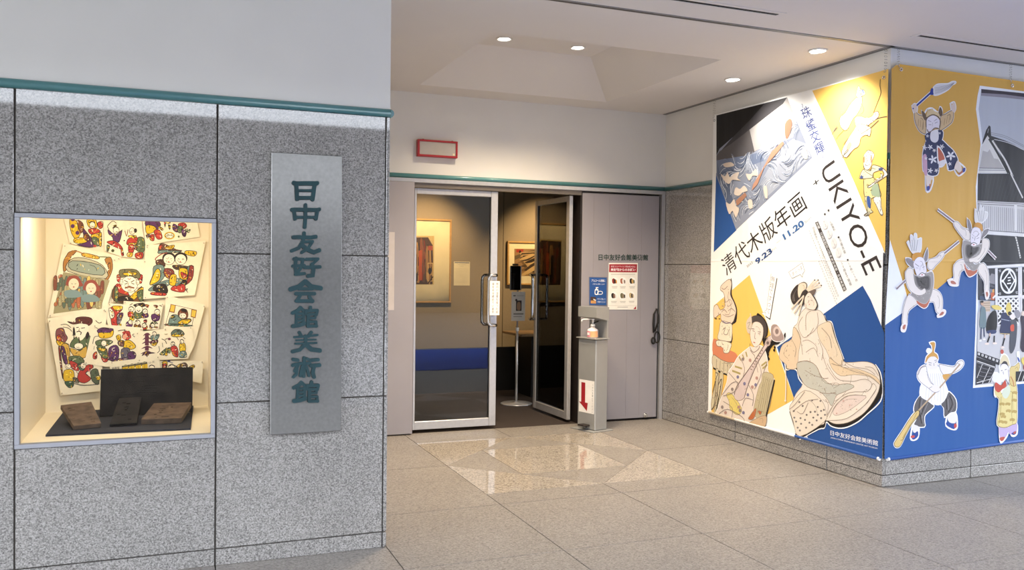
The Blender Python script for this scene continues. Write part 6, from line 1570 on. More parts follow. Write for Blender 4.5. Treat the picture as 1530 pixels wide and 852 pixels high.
 ('print_crowded_family','woodcut print of a black hatted man among many children, centre of the display case',[('p','e9dcbc',[4560,13470,6779,13342,6496,11742,4553,11730]),('O','2e2420',[5142,13254,5605,13353,5760,13184,5544,13117,5173,13153],'2e2420',33,7),('O','5c6a4a',[5205,12850,5700,12847,5732,12577,5299,12379,5145,12582],'2e2420',33,7),('O','b23a30',[4806,12786,5051,12851,5083,12582,4838,12518],'2e2420',32,7),('O','57305e',[5545,12646,5855,12744,5918,12507,5608,12443],'2e2420',32,7),('O','d9b128',[4930,12517,5145,12548,5115,12313,4900,12349],'2e2420',32,7),('O','57305e',[4717,12184,4931,12248,5054,12045,4932,11845,4718,11848],'2e2420',32,7),('O','7d4a30',[5146,12044,5393,12142,5517,11837,5178,11775],'2e2420',33,7),('O','d9b128',[5178,11943,5424,11939,5363,11806],'2e2420',32,7),('O','b23a30',[5610,11937,5858,11967,5828,11765,5611,11768],'2e2420',32,7),('O','b23a30',[5671,12307,5826,12339,5826,12170,5702,12172],'2e2420',32,7),('O','57305e',[6105,12641,6543,12671,6513,12298,6169,12268],'2e2420',32,7),('O','b23a30',[6227,13215,6446,13181,6353,13045],'2e2420',33,7),('O','b23a30',[5729,13251,5947,13217,5854,13062],'2e2420',33,7),('O','57305e',[6013,12033,6138,12065,6139,11828,6014,11830],'2e2420',32,7),('O','7d4a30',[6232,11895,6420,11926,6420,11824],'2e2420',32,7),('O','5c6a4a',[6044,12100,6231,12233,6419,12130,6232,11996],'2e2420',33,7),('O','f0e6cf',[5600,12982,5560,12841,5455,12754,5326,12755,5221,12844,5180,12985,5220,13126,5324,13212,5454,13212,5559,13124],'2e2420',26,-4),('L','2e2420',45,[5201,13099,5389,13212,5579,13097]),('l','2e2420',20,[5306,12984,5369,12984]),('l','2e2420',19,[5411,12983,5474,12983]),('O','f0e6cf',[5112,12985,5087,12894,5020,12838,4936,12839,4868,12896,4842,12987,4868,13078,4935,13134,5019,13133,5086,13077],'2e2420',26,-4),('L','2e2420',45,[4856,13061,4977,13134,5099,13059]),('l','2e2420',19,[4923,12986,4964,12986]),('l','2e2420',20,[4991,12986,5031,12986]),('O','f0e6cf',[5880,12845,5854,12754,5786,12698,5701,12699,5633,12756,5607,12847,5632,12939,5700,12995,5785,12994,5853,12937],'2e2420',26,-4),('L','2e2420',45,[5620,12921,5743,12995,5866,12920]),('l','2e2420',20,[5688,12847,5729,12847]),('l','2e2420',19,[5757,12846,5798,12846]),('O','f0e6cf',[5066,12213,5043,12130,4981,12080,4906,12081,4844,12133,4820,12216,4844,12298,4905,12349,4981,12348,5042,12296],'2e2420',26,-4),('L','2e2420',45,[4832,12283,4943,12349,5053,12280]),('l','2e2420',19,[4894,12215,4931,12215]),('l','2e2420',20,[4955,12214,4992,12214]),('O','f0e6cf',[5467,12175,5441,12084,5373,12028,5289,12029,5221,12086,5195,12178,5221,12269,5288,12325,5372,12324,5440,12267],'2e2420',26,-4),('L','2e2420',46,[5209,12252,5330,12324,5453,12249]),('l','2e2420',20,[5277,12177,5317,12177]),('l','2e2420',20,[5344,12176,5385,12176]),('O','f0e6cf',[5827,12002,5803,11919,5742,11868,5665,11869,5603,11921,5579,12005,5602,12088,5664,12138,5741,12138,5803,12085],'2e2420',26,-4),('L','2e2420',46,[5591,12072,5702,12138,5814,12069]),('l','2e2420',20,[5653,12004,5690,12003]),('l','2e2420',20,[5715,12003,5752,12003]),('O','f0e6cf',[6567,12807,6539,12706,6464,12645,6371,12646,6295,12708,6266,12809,6295,12909,6370,12971,6462,12970,6538,12907],'2e2420',26,-4),('L','2e2420',46,[6281,12890,6416,12971,6552,12888]),('l','2e2420',19,[6356,12808,6402,12808]),('l','2e2420',20,[6432,12808,6477,12807]),('O','f0e6cf',[6282,11996,6261,11921,6205,11875,6135,11876,6079,11923,6057,11999,6078,12073,6134,12119,6204,12118,6260,12071],'2e2420',26,-4),('L','2e2420',46,[6068,12059,6169,12119,6271,12057]),('l','2e2420',20,[6125,11998,6158,11997]),('l','2e2420',20,[6181,11997,6215,11997]),('P','f0e6cf',[6476,12027,6460,11969,6416,11933,6362,11934,6318,11970,6301,12029,6317,12088,6361,12123,6415,12123,6459,12086]),('L','2e2420',46,[6309,12077,6388,12123,6467,12075]),('l','2e2420',19,[6353,12029,6380,12028]),('l','2e2420',20,[6397,12028,6423,12028]),('L','2e2420',38,[4897,13221,5050,13321]),('L','2e2420',39,[6540,13214,6679,13145]),('L','2e2420',32,[5297,12917,5390,12849,5483,12916])]),
 ('print_seated_elder','woodcut print of a seated elder between two yellow tablets, right side of the display case',[('p','e9dcbc',[6903,13824,9161,13223,8493,10610,8134,11662,6785,11737]),('l','2e2420',26,[7424,13210,8657,12895]),('l','2e2420',26,[7140,13041,6860,11920]),('l','2e2420',27,[8515,12689,8390,11934]),('p','7d4a30',[7170,13279,7463,13210,7388,12732,7097,12803]),('p','d8b94a',[7209,13232,7425,13183,7350,12801,7134,12850]),('p','7d4a30',[8359,12965,8669,12895,8594,12399,8310,12485]),('p','d8b94a',[8398,12917,8631,12861,8555,12462,8349,12533]),('O','6f8580',[7111,12394,7300,12631,7682,12559,7875,12352,8259,12382,8324,12210,7876,11941,7112,12019],'2e2420',33,7),('O','7d4a30',[7586,12697,7776,12983,8064,12933,8162,12623,8067,12384,7747,12387],'2e2420',33,7),('O','d9b128',[7588,12150,7875,12318,8324,12313,8132,12075,7748,12045],'2e2420',34,7),('O','4f6a60',[6891,11988,7112,12087,8390,11968,8133,11903],'2e2420',33,7),('O','5c6a4a',[7142,12496,7300,12597,7428,12493,7238,12393],'2e2420',32,7),('O','f0e6cf',[8066,12556,8027,12451,7925,12387,7798,12389,7696,12454,7656,12559,7695,12664,7797,12727,7923,12726,8026,12661],'2e2420',27,-4),('P','2e2420',[7776,12832,7808,12983,8032,12954,8065,12775]),('l','2e2420',27,[7746,12593,7822,12572]),('l','2e2420',27,[7906,12571,7982,12591]),('l','7d4a30',53,[6891,12056,7113,11951])]),
 ('print_bearded_official','large woodcut print of a bearded official with attendants, lower left in the display case',[('p','e9dcbc',[545,12480,3682,13074,3317,8133,1236,7957]),('O','5a2e2a',[1577,12286,1988,12216,2017,12478,2400,12554,2815,12471,2876,12205,2638,12010,2342,12179,1871,12119],'2e2420',32,7),('O','2e2420',[1900,11954,1989,11559,1902,11297,1961,11165,1872,11495],'2e2420',31,7),('O','5c6a4a',[1931,11297,2402,11486,2759,11414,2760,10686,2464,10429,1991,10704,1697,10842],'2e2420',32,7),('O','c9a24a',[1698,10710,2227,10566,2582,10822,2524,10163,1992,10177],'2e2420',31,7),('O','7d4a4e',[1025,11836,1345,11897,1462,11567,1579,11303,1347,10980,1056,11117,968,11445],'2e2420',31,7),('O','b23a30',[997,11379,1171,11507,1288,11178,1114,11116],'2e2420',31,7),('O','d9b128',[998,11184,1463,11043,1639,10909,1172,10853],'2e2420',31,7),('O','c9a24a',[1230,10852,1639,10909,1699,9857,1407,9865],'2e2420',32,7),('O','57305e',[1231,10721,1405,10783,1582,9926,1466,9798],'2e2420',31,7),('O','5c6a4a',[1640,10187,2228,10237,2466,9834,1876,9720],'2e2420',31,7),('O','b23a30',[1699,9988,2111,9779,2171,9381,1817,9524],'2e2420',31,7),('O','b23a30',[2230,9380,2763,9759,2942,9555,2526,9238,2824,8896,2468,8645,2113,8856],'2e2420',32,7),('O','d9b128',[1408,9406,1818,9459,1936,9192,1878,8799,1409,8816],'2e2420',31,7),('O','3f5a44',[1438,8749,1878,8766,1878,8469,1644,8413],'2e2420',32,7),('O','55604a',[2823,9360,3181,9415,3244,8549,2884,8762],'2e2420',32,7),('O','4a5f52',[2111,9779,2466,9834,2466,9438,2230,9445],'2e2420',32,7),('O','6d6a5a',[1877,8996,2113,8922,2172,8656,1937,8731],'2e2420',32,7),('O','d9b128',[3093,9019,3302,9045,3303,8813,3123,8819],'2e2420',32,7),('O','8f3a34',[1114,10724,1202,10656,1350,8949,1233,9543],'2e2420',32,7),('P','f0e6cf',[1988,12019,2224,12114,2638,12076,2669,11679,2521,11418,2285,11158,2078,11360,1977,11690]),('l','2e2420',44,[2036,11920,2165,11937]),('l','2e2420',45,[2295,11883,2490,11907]),('L','2e2420',50,[2048,11656,2166,11701,2296,11633,2255,11488]),('L','2e2420',57,[2166,11358,2202,11094,2197,10831]),('L','7d4a30',24,[2224,11884,2166,11753,2236,11739]),('O','f0e6cf',[2549,9667,2522,9566,2451,9506,2363,9509,2292,9574,2265,9675,2292,9775,2362,9836,2450,9833,2521,9768],'2e2420',24,-4),('O','f0e6cf',[1764,9658,1735,9574,1659,9523,1565,9526,1489,9581,1460,9667,1489,9751,1565,9801,1659,9798,1735,9743],'2e2420',25,-4),('O','f0e6cf',[2404,10826,2359,10719,2241,10654,2095,10658,1977,10727,1932,10837,1977,10944,2094,11008,2240,11005,2359,10936],'2e2420',26,-4),('P','2e2420',[2521,11418,2639,11680,2729,11480,2610,11218]),('L','2e2420',44,[1937,8632,2469,8512,3184,8551]),('L','2e2420',38,[3054,12336,3234,12168,3384,12233]),('L','2e2420',31,[1228,12094,1519,12123,1754,11924]),('L','2e2420',30,[1345,11962,1637,11892,1813,11693]),('L','2e2420',25,[1758,10052,1875,9917]),('L','2e2420',26,[1899,9700,2005,9565]),('L','2e2420',25,[2041,9346,2136,9211]),('L','2e2420',25,[2182,9783,2265,9715]),('L','2e2420',25,[2324,9429,2396,9361]),('L','2e2420',25,[2465,9867,2525,9866]),('L','2e2420',25,[2609,9513,2656,9511]),('L','2e2420',26,[2750,9952,2788,9156]),('L','2e2420',25,[2894,9597,2918,9662]),('L','2e2420',25,[3038,9240,3050,9306])]),
 ('print_fighting_warriors','woodcut print of two warriors in purple and yellow, centre low in the display case',[('p','e9dcbc',[2947,12138,5623,11863,5568,9845,3674,9566,2454,9802]),('O','57305e',[3145,11738,3415,11900,3776,11862,4018,11792,3777,11596,3296,11537],'2e2420',32,7),('O','d9b128',[3235,11604,3777,11596,4018,11725,3958,11392,3657,11265,3296,11305],'2e2420',32,7),('O','5c6a4a',[3057,11077,3416,11203,3899,11127,3960,10992,3598,10800,3178,10809],'2e2420',32,7),('O','b23a30',[2940,10351,3119,10479,3120,10081,2941,10086],'2e2420',32,7),('O','b23a30',[3359,10274,3659,10399,3721,9931,3480,9871],'2e2420',32,7),('O','5c6a4a',[3118,10744,3538,10801,3720,10131,3419,10139],'2e2420',32,7),('O','d9b128',[3178,10677,3598,10667,3479,10470],'2e2420',32,7),('O','b23a30',[4566,11516,4871,11678,4934,11308,4751,11144,4506,11282],'2e2420',32,7),('O','d9b128',[4507,10981,4873,11141,5243,10764,4998,10568,4568,10712],'2e2420',33,7),('O','57305e',[3779,10663,4142,10855,4325,10583,4266,9983,4024,9856,3781,10063],'2e2420',32,7),('O','5f5a66',[4447,10580,4875,10638,4938,9964,4510,9976],'2e2420',33,7),('O','57305e',[4784,10304,5060,10465,5245,10292,5184,10024,4877,9966],'2e2420',32,7),('O','d9b128',[4171,11389,4383,11452,4415,11184,4263,11120],'2e2420',32,7),('O','57305e',[3721,9998,4083,10121,4266,9849,4023,9923],'2e2420',33,7),('O','6d4a40',[4263,11053,4567,11114,4568,10779,4324,10818],'2e2420',33,7),('O','57305e',[4327,10048,4754,10070,4693,9904,4327,9947],'2e2420',33,7),('O','f0e6cf',[3652,10965,3624,10864,3552,10803,3463,10805,3391,10869,3363,10971,3390,11072,3462,11134,3551,11132,3624,11068],'2e2420',25,-4),('P','d99a80',[4738,11325,4717,11239,4662,11186,4594,11187,4539,11242,4518,11329,4538,11415,4593,11468,4661,11467,4716,11412]),('L','a83a34',90,[4505,11550,4718,11661,4921,11443,4934,11241]),('L','2e2420',32,[2909,10948,2997,11343,3236,11405]),('L','2e2420',38,[4261,11688,4565,11750,4688,11648]),('L','2e2420',32,[5180,11304,5056,11440,5148,11506]),('L','7d4a30',38,[3659,10665,3781,10129,3961,10458]),('L','2e2420',25,[2998,10813,2969,10615]),('L','2e2420',25,[3055,11938,3235,11803])]),
 ('print_pagoda','woodcut print of a purple pagoda and small figures, right above the large woodblock',[('p','e9dcbc',[5191,11606,8390,11920,8538,10761,8155,9930,5308,9873]),('P','5f2f42',[5637,11363,5767,11530,5934,11547,6060,11389,5922,11439,5767,11428]),('p','5f2f42',[5748,11496,5953,11493,5960,11262,5736,11267]),('P','5f2f42',[5601,11127,5767,11293,5935,11310,6098,11152,5923,11202,5768,11192]),('p','5f2f42',[5749,11260,5954,11256,5961,11026,5737,11030]),('P','5f2f42',[5564,10892,5768,11057,5936,11073,6136,10914,5924,10965,5769,10955]),('p','5f2f42',[5750,11023,5955,11019,5962,10789,5738,10794]),('P','5f2f42',[5528,10589,5769,10752,5937,10769,6175,10608,5925,10661,5770,10651]),('p','5f2f42',[5751,10719,5956,10714,5963,10484,5739,10489]),('P','5f2f42',[5492,10286,5771,10448,5938,10464,6214,10302,5926,10356,5771,10347]),('p','5f2f42',[5752,10415,5957,10410,5964,10179,5740,10185]),('O','5f2f42',[5585,10182,5771,10380,6301,10333,5927,10275,5865,10107,5790,10279],'2e2420',33,7),('O','6f8580',[6078,11355,6422,11451,6548,11415,6423,11145,6111,11117],'2e2420',33,7),('O','5f2f42',[6061,11051,6455,11111,6393,10874,6080,10881],'2e2420',32,7),('O','d9b128',[6062,10881,6424,10976,6299,10741],'2e2420',33,7),('O','5a6a60',[7210,11540,7431,11741,7750,11703,7942,11494,7879,11392,7305,11368],'2e2420',33,7),('O','d9b128',[7242,11403,7879,11426,7783,11291,7337,11299],'2e2420',33,7),('O','b23a30',[7182,10653,7435,10750,7595,10507,7597,10062,7342,10137,7246,10378],'2e2420',34,7),('O','d9b128',[7690,10847,7977,10876,8024,10428,7724,10367],'2e2420',33,7),('O','6f8580',[7724,10367,8012,10394,8090,10048,7706,10024],'2e2420',33,7),('O','d9b128',[6835,10456,6960,10624,6994,10180,6867,10183],'2e2420',33,7),('O','4a5a40',[6992,10589,7169,10619,7151,10312,7025,10350],'2e2420',33,7),('O','8f3a34',[6709,10255,6866,10456,6804,10185],'2e2420',33,7),('O','5c6a4a',[6565,10259,6929,10591,6836,10218],'2e2420',33,7),('O','f0e6cf',[6372,11486,6352,11410,6299,11364,6233,11366,6180,11413,6159,11489,6179,11565,6232,11610,6298,11609,6351,11562],'2e2420',26,-4),('L','2e2420',46,[6165,11570,6265,11623,6365,11554]),('O','f0e6cf',[7416,10853,7395,10777,7342,10731,7275,10732,7221,10781,7200,10858,7220,10933,7274,10979,7340,10978,7395,10930],'2e2420',27,-4),('L','2e2420',46,[7206,10939,7307,10992,7409,10921]),('O','f0e6cf',[7926,10980,7905,10903,7851,10857,7784,10858,7729,10907,7708,10984,7729,11060,7783,11106,7850,11105,7904,11057],'2e2420',27,-4),('L','2e2420',47,[7714,11066,7816,11119,7919,11048]),('P','6d3a44',[7192,11158,7175,11114,7131,11088,7076,11089,7032,11117,7015,11161,7032,11205,7076,11232,7131,11231,7175,11203]),('L','2e2420',33,[6674,11175,6864,11069,6959,10863]),('L','2e2420',33,[6519,10736,6551,10463,6426,10330]),('L','2e2420',27,[6707,10936,6739,10663]),('L','2e2420',33,[6863,11137,7021,11202]),('L','2e2420',33,[7528,11261,7625,11088]),('L','2e2420',34,[7880,11255,8008,11150]),('L','8f7f4a',33,[6830,11478,6925,11442,7001,11489])]),
 ('print_yellow_doors','print with a row of yellow doors peeping over the large woodblock',[('p','e9dcbc',[3842,9861,6553,10137,6632,9168,3844,9260]),('p','4a463c',[4480,9608,5866,9816,5898,9633,4481,9387]),('p','d8b428',[4511,9506,4817,9564,4830,9376,4524,9359]),('l','7d4a30',19,[4664,9515,4671,9367]),('p','d8b428',[4866,9549,5173,9607,5187,9364,4879,9347]),('l','7d4a30',20,[5020,9558,5026,9356]),('p','d8b428',[5223,9592,5532,9650,5545,9353,5236,9336]),('l','7d4a30',20,[5377,9601,5384,9344]),('p','d8b428',[5581,9635,5892,9694,5905,9341,5595,9324]),('l','7d4a30',19,[5736,9644,5744,9333]),('P','8f8a70',[4542,9573,4682,9689,4805,9618]),('P','8f8a70',[4884,9623,5025,9739,5148,9669]),('P','8f8a70',[5229,9673,5370,9790,5494,9719]),('P','8f8a70',[5575,9723,5717,9841,5841,9770]),('O','f0e6cf',[6279,9451,6251,9373,6176,9326,6084,9329,6008,9380,5980,9461,6008,9540,6083,9587,6175,9584,6250,9532],'2e2420',26,-4),('L','2e2420',53,[5979,9529,6116,9606,6292,9519]),('t', '2e2420', '天', [6147, 9713, 6291, 9736, 6134, 9836], 0, 0),('t', '2e2420', '山', [5966, 9692, 6103, 9708, 5953, 9814], 0, 0),('t', '2e2420', '福壽堂', [3928, 9391, 4365, 9431, 3916, 9538], 0, 0)]),
 ('print_peeping_figures','print with two heads peeping over the right end of the large woodblock',[('p','e9dcbc',[6604,9836,9061,9780,8958,8385,6695,9098]),('O','d9b128',[6730,9778,6995,9770,6934,9329,6732,9335],'2e2420',33,7),('O','b23a30',[6743,9641,6945,9649,6921,9432,6744,9437],'2e2420',34,7),('O','d9b128',[7504,9482,7759,9646,7888,9470,7633,9307],'2e2420',33,7),('O','d9b128',[8209,9391,8466,9556,8563,9449,8403,9282],'2e2420',34,7),('O','5f4a3a',[7727,9578,7983,9708,8144,9531,8081,9327,7760,9337],'2e2420',33,7),('O','7a7a60',[7060,9359,7250,9490,7633,9307],'2e2420',34,7),('O','f0e6cf',[7415,9450,7382,9363,7293,9311,7183,9315,7094,9372,7060,9461,7093,9549,7182,9601,7292,9597,7381,9540],'2e2420',26,-4),('O','f0e6cf',[8080,9395,8056,9340,7992,9307,7913,9309,7849,9346,7824,9403,7848,9459,7912,9492,7991,9490,8056,9453],'2e2420',26,-4),('L','2e2420',60,[7060,9495,7218,9614,7441,9518,7600,9410]),('P','3a3a66',[7173,9820,7156,9780,7111,9757,7057,9758,7012,9784,6995,9825,7012,9865,7056,9888,7111,9887,7155,9861]),('L','3a3a66',40,[7122,9767,7313,9693])]),
]
TEXT = {}
def prepare_text():
    want = set()
    def scan(lst):
        for e in lst:
            if e[0] == 't': want.add((e[2], e[4]))
    for l in ART.values(): scan(l)
    for _, _, l in CASE_PRINTS: scan(l)
    for k in EXTRA_TEXT: want.add(k)
    want.add(('館', 0)); tmp = []
    for txt, bold in sorted(want):
        c = bpy.data.curves.new('text', 'FONT'); c.body = txt; c.resolution_u = 3; c.offset = .012*bold
        o = bpy.data.objects.new('text', c); COL.objects.link(o); tmp.append((txt, bold, o))
    dg = bpy.context.evaluated_depsgraph_get(); dg.update()
    for txt, bold, o in tmp:
        me = o.evaluated_get(dg).to_mesh()
        vs = [(v.co.x, v.co.y) for v in me.vertices]; fs = [tuple(p.vertices) for p in me.polygons]
        if vs: TEXT[(txt, bold)] = (vs, fs, (min(v[0] for v in vs), max(v[0] for v in vs), min(v[1] for v in vs), max(v[1] for v in vs)))
    for _, _, o in tmp:
        c = o.data; bpy.data.objects.remove(o, do_unlink=True); bpy.data.curves.remove(c)
EXTRA_TEXT = [('館', 0)] + [(ch_, 0) for ch_ in '館内の湿度を保つため扉を半分締めていますペダルを踏んでください']
def catmull(pts, closed, k=3):
    n = len(pts); out = []
    if n < 3: return pts
    rng = range(n) if closed else range(n-1)
    for i in rng:
        p0, p1, p2, p3 = [pts[(i+j) % n] if closed else pts[min(max(i+j, 0), n-1)] for j in (-1, 0, 1, 2)]
        for s in range(k):
            t = s/k; t2 = t*t; t3 = t2*t
            out.append(tuple(.5*(2*p1[a]+(p2[a]-p0[a])*t+(2*p0[a]-5*p1[a]+4*p2[a]-p3[a])*t2+(3*p1[a]-p0[a]-3*p2[a]+p3[a])*t3) for a in (0, 1)))
    if not closed: out.append(pts[-1])
    return out
def ribbon(pts, w):
    out = []; n = len(pts); closed = n > 3 and abs(pts[0][0]-pts[-1][0])+abs(pts[0][1]-pts[-1][1]) < 1e-6
    for i, p in enumerate(pts):
        a = pts[i-1] if i else (pts[-2] if closed else p); b = pts[i+1] if i < n-1 else (pts[1] if closed else p)
        d1 = Vector((p[0]-a[0], p[1]-a[1])); d2 = Vector((b[0]-p[0], b[1]-p[1]))
        d1 = d1.normalized() if d1.length > 1e-9 else d2.normalized(); d2 = d2.normalized() if d2.length > 1e-9 else d1
        t = d1 + d2; t = t.normalized() if t.length > .2 else d1
        m = w/2/max(.5, t.dot(d2)); out.append(((p[0]-t.y*m, p[1]+t.x*m), (p[0]+t.y*m, p[1]-t.x*m)))
    return out
def flat(entries, du=0., dv=0., z0=0., dz=.00004, unit=10000):
    """printed shapes -> verts, faces, colours in the sheet's own plane"""
    V, F, C = [], [], []
    for i, e in enumerate(entries):
        z = z0 + i*dz; col = lin(e[1]); k = e[0]; n = len(V)
        num = e[2] if k in 'PpO' else e[3]
        pts = [(num[j]/unit-du, num[j+1]/unit-dv) for j in range(0, len(num), 2)]
        if k in 'PpO':
            if k != 'p': pts = catmull(pts, True)
            tr = tessellate_polygon([[Vector((x, y, 0)) for x, y in pts]])
            V += [(x, y, z) for x, y in pts]
            for t in tr:
                a, b, c = (pts[q] for q in t)
                if (b[0]-a[0])*(c[1]-a[1])-(b[1]-a[1])*(c[0]-a[0]) < 0: t = (t[0], t[2], t[1])
                F.append(tuple(n+q for q in t)); C.append(col)
            if k == 'O':           # key-block outline and one fold line inside the shape
                c2 = lin(e[3]); w = e[4]/unit; cx = sum(p[0] for p in pts)/len(pts); cy = sum(p[1] for p in pts)/len(pts); h = len(pts)
                ins = [(cx+(p[0]-cx)*.55, cy+(p[1]-cy)*.6) for p in pts[h//6:h//2]]
                for line, ww in ((pts+[pts[0]], w), (ins, w*.75)):
                    n = len(V); rb = ribbon(line, ww)
                    for l, r in rb: V += [(*l, z+dz*.5), (*r, z+dz*.5)]
                    for j in range(len(rb)-1): F.append((n+2*j+1, n+2*j+3, n+2*j+2, n+2*j)); C.append(c2)
                if len(e) > 5:     # small cut marks of the woodblock inside the shape
                    rnd = random.Random(len(V)); mw = e[4]/unit*1.5
                    for q in range(abs(e[5])):
                        p = pts[rnd.randrange(h)]; r = rnd.uniform(.25, .78); x = cx+(p[0]-cx)*r; y = cy+(p[1]-cy)*r; c3 = rnd.choice((c2, tuple((v+w_)/2 for v, w_ in zip(col, c2)), tuple(min(1, v*1.15) for v in col)) if e[5] < 0 else (c2, c2, tuple(min(1, v*1.9+.05) for v in col), lin('d9b128'), lin('efe4c8')))
                        a = rnd.uniform(0, 6.3); n = len(V); L_ = mw*rnd.uniform(.8, 2.4); dx, dy = math.cos(a)*L_, math.sin(a)*L_; ex, ey = -math.sin(a)*mw*.5, math.cos(a)*mw*.5
                        V += [(x-dx, y-dy, z+dz*.8), (x+ex, y+ey, z+dz*.8), (x+dx, y+dy, z+dz*.8), (x-ex, y-ey, z+dz*.8)]; F.append((n+3, n+2, n+1, n)); C.append(c3)
        elif k in 'Ll':
            if k == 'L': pts = catmull(pts, False)
            rb = ribbon(pts, e[2]/unit)
            for l, r in rb: V += [(*l, z), (*r, z)]
            for j in range(len(rb)-1): F.append((n+2*j+1, n+2*j+3, n+2*j+2, n+2*j)); C.append(col)
        else:
            if (e[2], e[4]) not in TEXT: continue
            vs, fs, (x0, x1, y0, y1) = TEXT[(e[2], e[4])]; (bl, br, tl) = pts
            if e[5]:
                rx0, rx1, ry0, ry1 = TEXT[('館', 0)][2]; w = rx1-rx0; h = ry1-ry0; cx = (x0+x1)/2; cy = (y0+y1)/2
                uv = [(.5+(x-cx)/w, .5+(y-cy)/h) for x, y in vs]
            else: uv = [((x-x0)/max(x1-x0, 1e-6), (y-y0)/max(y1-y0, 1e-6)) for x, y in vs]
            V += [(bl[0]+(br[0]-bl[0])*s+(tl[0]-bl[0])*t, bl[1]+(br[1]-bl[1])*s+(tl[1]-bl[1])*t, z) for s, t in uv]
            F += [tuple(n+q for q in f) for f in fs]; C += [col]*len(fs)
    return V, F, C
def flat_obj(name, entries, m, parent, du=0., dv=0., z0=0., dz=.00004, unit=10000):
    V, F, C = flat(entries, du, dv, z0, dz, unit)
    me = bpy.data.meshes.new(name); me.from_pydata(V, [], F); me.materials.append(m)
    ca = me.color_attributes.new('print', 'FLOAT_COLOR', 'CORNER'); buf = []
    for p, c in zip(me.polygons, C): buf += [*c, 1.0]*p.loop_total
    ca.data.foreach_set('color', buf)
    o = bpy.data.objects.new(name, me); COL.objects.link(o); o.parent = parent; return o
prepare_text()
FACE_Y = (PI/2, 0, 0)          # sheet facing the walkway (towards -Y)
FACE_X = (PI/2, 0, -PI/2)      # sheet facing the recess (towards -X)
# ------------------------------------------------------------------ floor
fl = struct(MB().box((-6, -.3, -.25), (12, 7.86, -.012)).build('floor', JOINT))
struct(MB().box((-30, -12.8, -.25), (40, -.3, -.002)).build('floor_plaza', mat('plaza_paving', '6a6b6e', .7, var=.08, scale=3)))
XJ = [-3.41, -2.50, -1.59, -.68, .235, 1.145, 2.06, 2.975, 3.885, 4.795, 5.705, 6.615, 7.525]
YJ = [-.30, .63, 1.56, 2.48, 3.405, 4.325, 5.315]
G = .003
def slab(x0, y0, x1, y1, m=FLOOR): MB().box((x0+G, y0+G, -.012), (x1-G, y1-G, 0)).build('tile', m, fl)
for i in range(len(XJ)-1):
    for j in range(len(YJ)-1):
        if XJ[i] < 1.1 and YJ[j] > 4.3: continue
        if XJ[i] > 4.7 and YJ[j] > 4.3:
            slab(XJ[i], YJ[j], XJ[i+1], YD+.03); continue
        slab(XJ[i], YJ[j], XJ[i+1], YJ[j+1])
for i in range(5): slab(XJ[i], 4.325, XJ[i+1], YA+.03)
slab(4.795, YD+.03, 4.875, 5.315)
SX0, SX1, SY0, SY1 = 2.06, 3.885, 5.585, 7.41
MX, MY = (SX0+SX1)/2, (SY0+SY1)/2
for x0, x1 in ((1.145, 2.06), (3.885, 4.86)):
    slab(x0, 5.315, x1, 6.50); slab(x0, 6.50, x1, 7.86)
for x0, x1 in ((2.06, MX), (MX, 3.885)):
    slab(x0, 5.315, x1, SY0); slab(x0, SY1, x1, 7.86)
def poly_tile(pts, m):
    c = Vector((sum(p[0] for p in pts)/len(pts), sum(p[1] for p in pts)/len(pts)))
    q = [tuple(c + (Vector(p)-c)*(1-.006)) for p in pts]
    MB().prism(q, -.012, 0).build('tile', m, fl)
for cx, cy in ((SX0, SY0), (SX1, SY0), (SX1, SY1), (SX0, SY1)):      # polished corner triangles
    poly_tile([(cx, cy), (MX, cy), (cx, MY)], POLISH)
QX0, QX1, QY0, QY1 = (SX0+MX)/2, (SX1+MX)/2, (SY0+MY)/2, (SY1+MY)/2
for tri in ([(MX, SY0), (QX0, QY0), (QX1, QY0)], [(SX1, MY), (QX1, QY0), (QX1, QY1)], [(MX, SY1), (QX0, QY1), (QX1, QY1)], [(SX0, MY), (QX0, QY0), (QX0, QY1)]):
    poly_tile(tri, FLOOR)
poly_tile([(QX0, QY0), (QX1, QY0), (QX1, QY1), (QX0, QY1)], POLISH)
# ------------------------------------------------------------------ wall_left (front wall with display window)
W0, W1, WZ0, WZ1 = -.681, .232, .672, 1.808
m = MB()
m.box((-5, YA+.012, 0), (W0, YA+.25, Z3)); m.box((W1, YA+.012, 0), (XA-.004, YA+.25, Z3)); m.box((W0, YA+.012, 0), (W1, YA+.25, WZ0)); m.box((W0, YA+.012, WZ1), (W1, YA+.030, Z3))
wl = struct(m.build('wall_left', JOINT))
def panel(lo, hi, parent, m=STONE): return MB().bbox(lo, hi, .0025).build('stone_panel', m, parent)
J = .004
cols = [-4.32, -3.41, -2.50, -1.592, W0, W1+.003, 1.121]
for i in range(len(cols)-1):
    x0, x1 = cols[i]+J, cols[i+1]-J
    panel((x0, YA, 0), (x1, YA+.03, Z0-.003), wl)
    if abs(cols[i]-W0) < .01:
        panel((x0, YA, Z0+.003), (x1, YA+.03, WZ0-.001), wl); panel((x0, YA, WZ1+.003), (x1, YA+.03, Z3), wl)
    else:
        for a, b in ((Z0, Z1), (Z1, Z2), (Z2, Z3)): panel((x0, YA, a+.003), (x1, YA+.03, b-(.003 if b < Z3 else 0)), wl)
for a, b in ((0, Z0), (Z0, Z1), (Z1, Z2), (Z2, Z3)): panel((1.124, YA, a+.003), (XA, YA+.25, b-(.003 if b < Z3 else 0)), wl)
struct(MB().box((-5, YA, Z3+.004), (XA, YA+.25, HC)).build('wall_left_upper', WHITE))
struct(MB().box((1.02, YA+.25, 0), (XA, YB, HC)).build('wall_recess_left', WHITE))
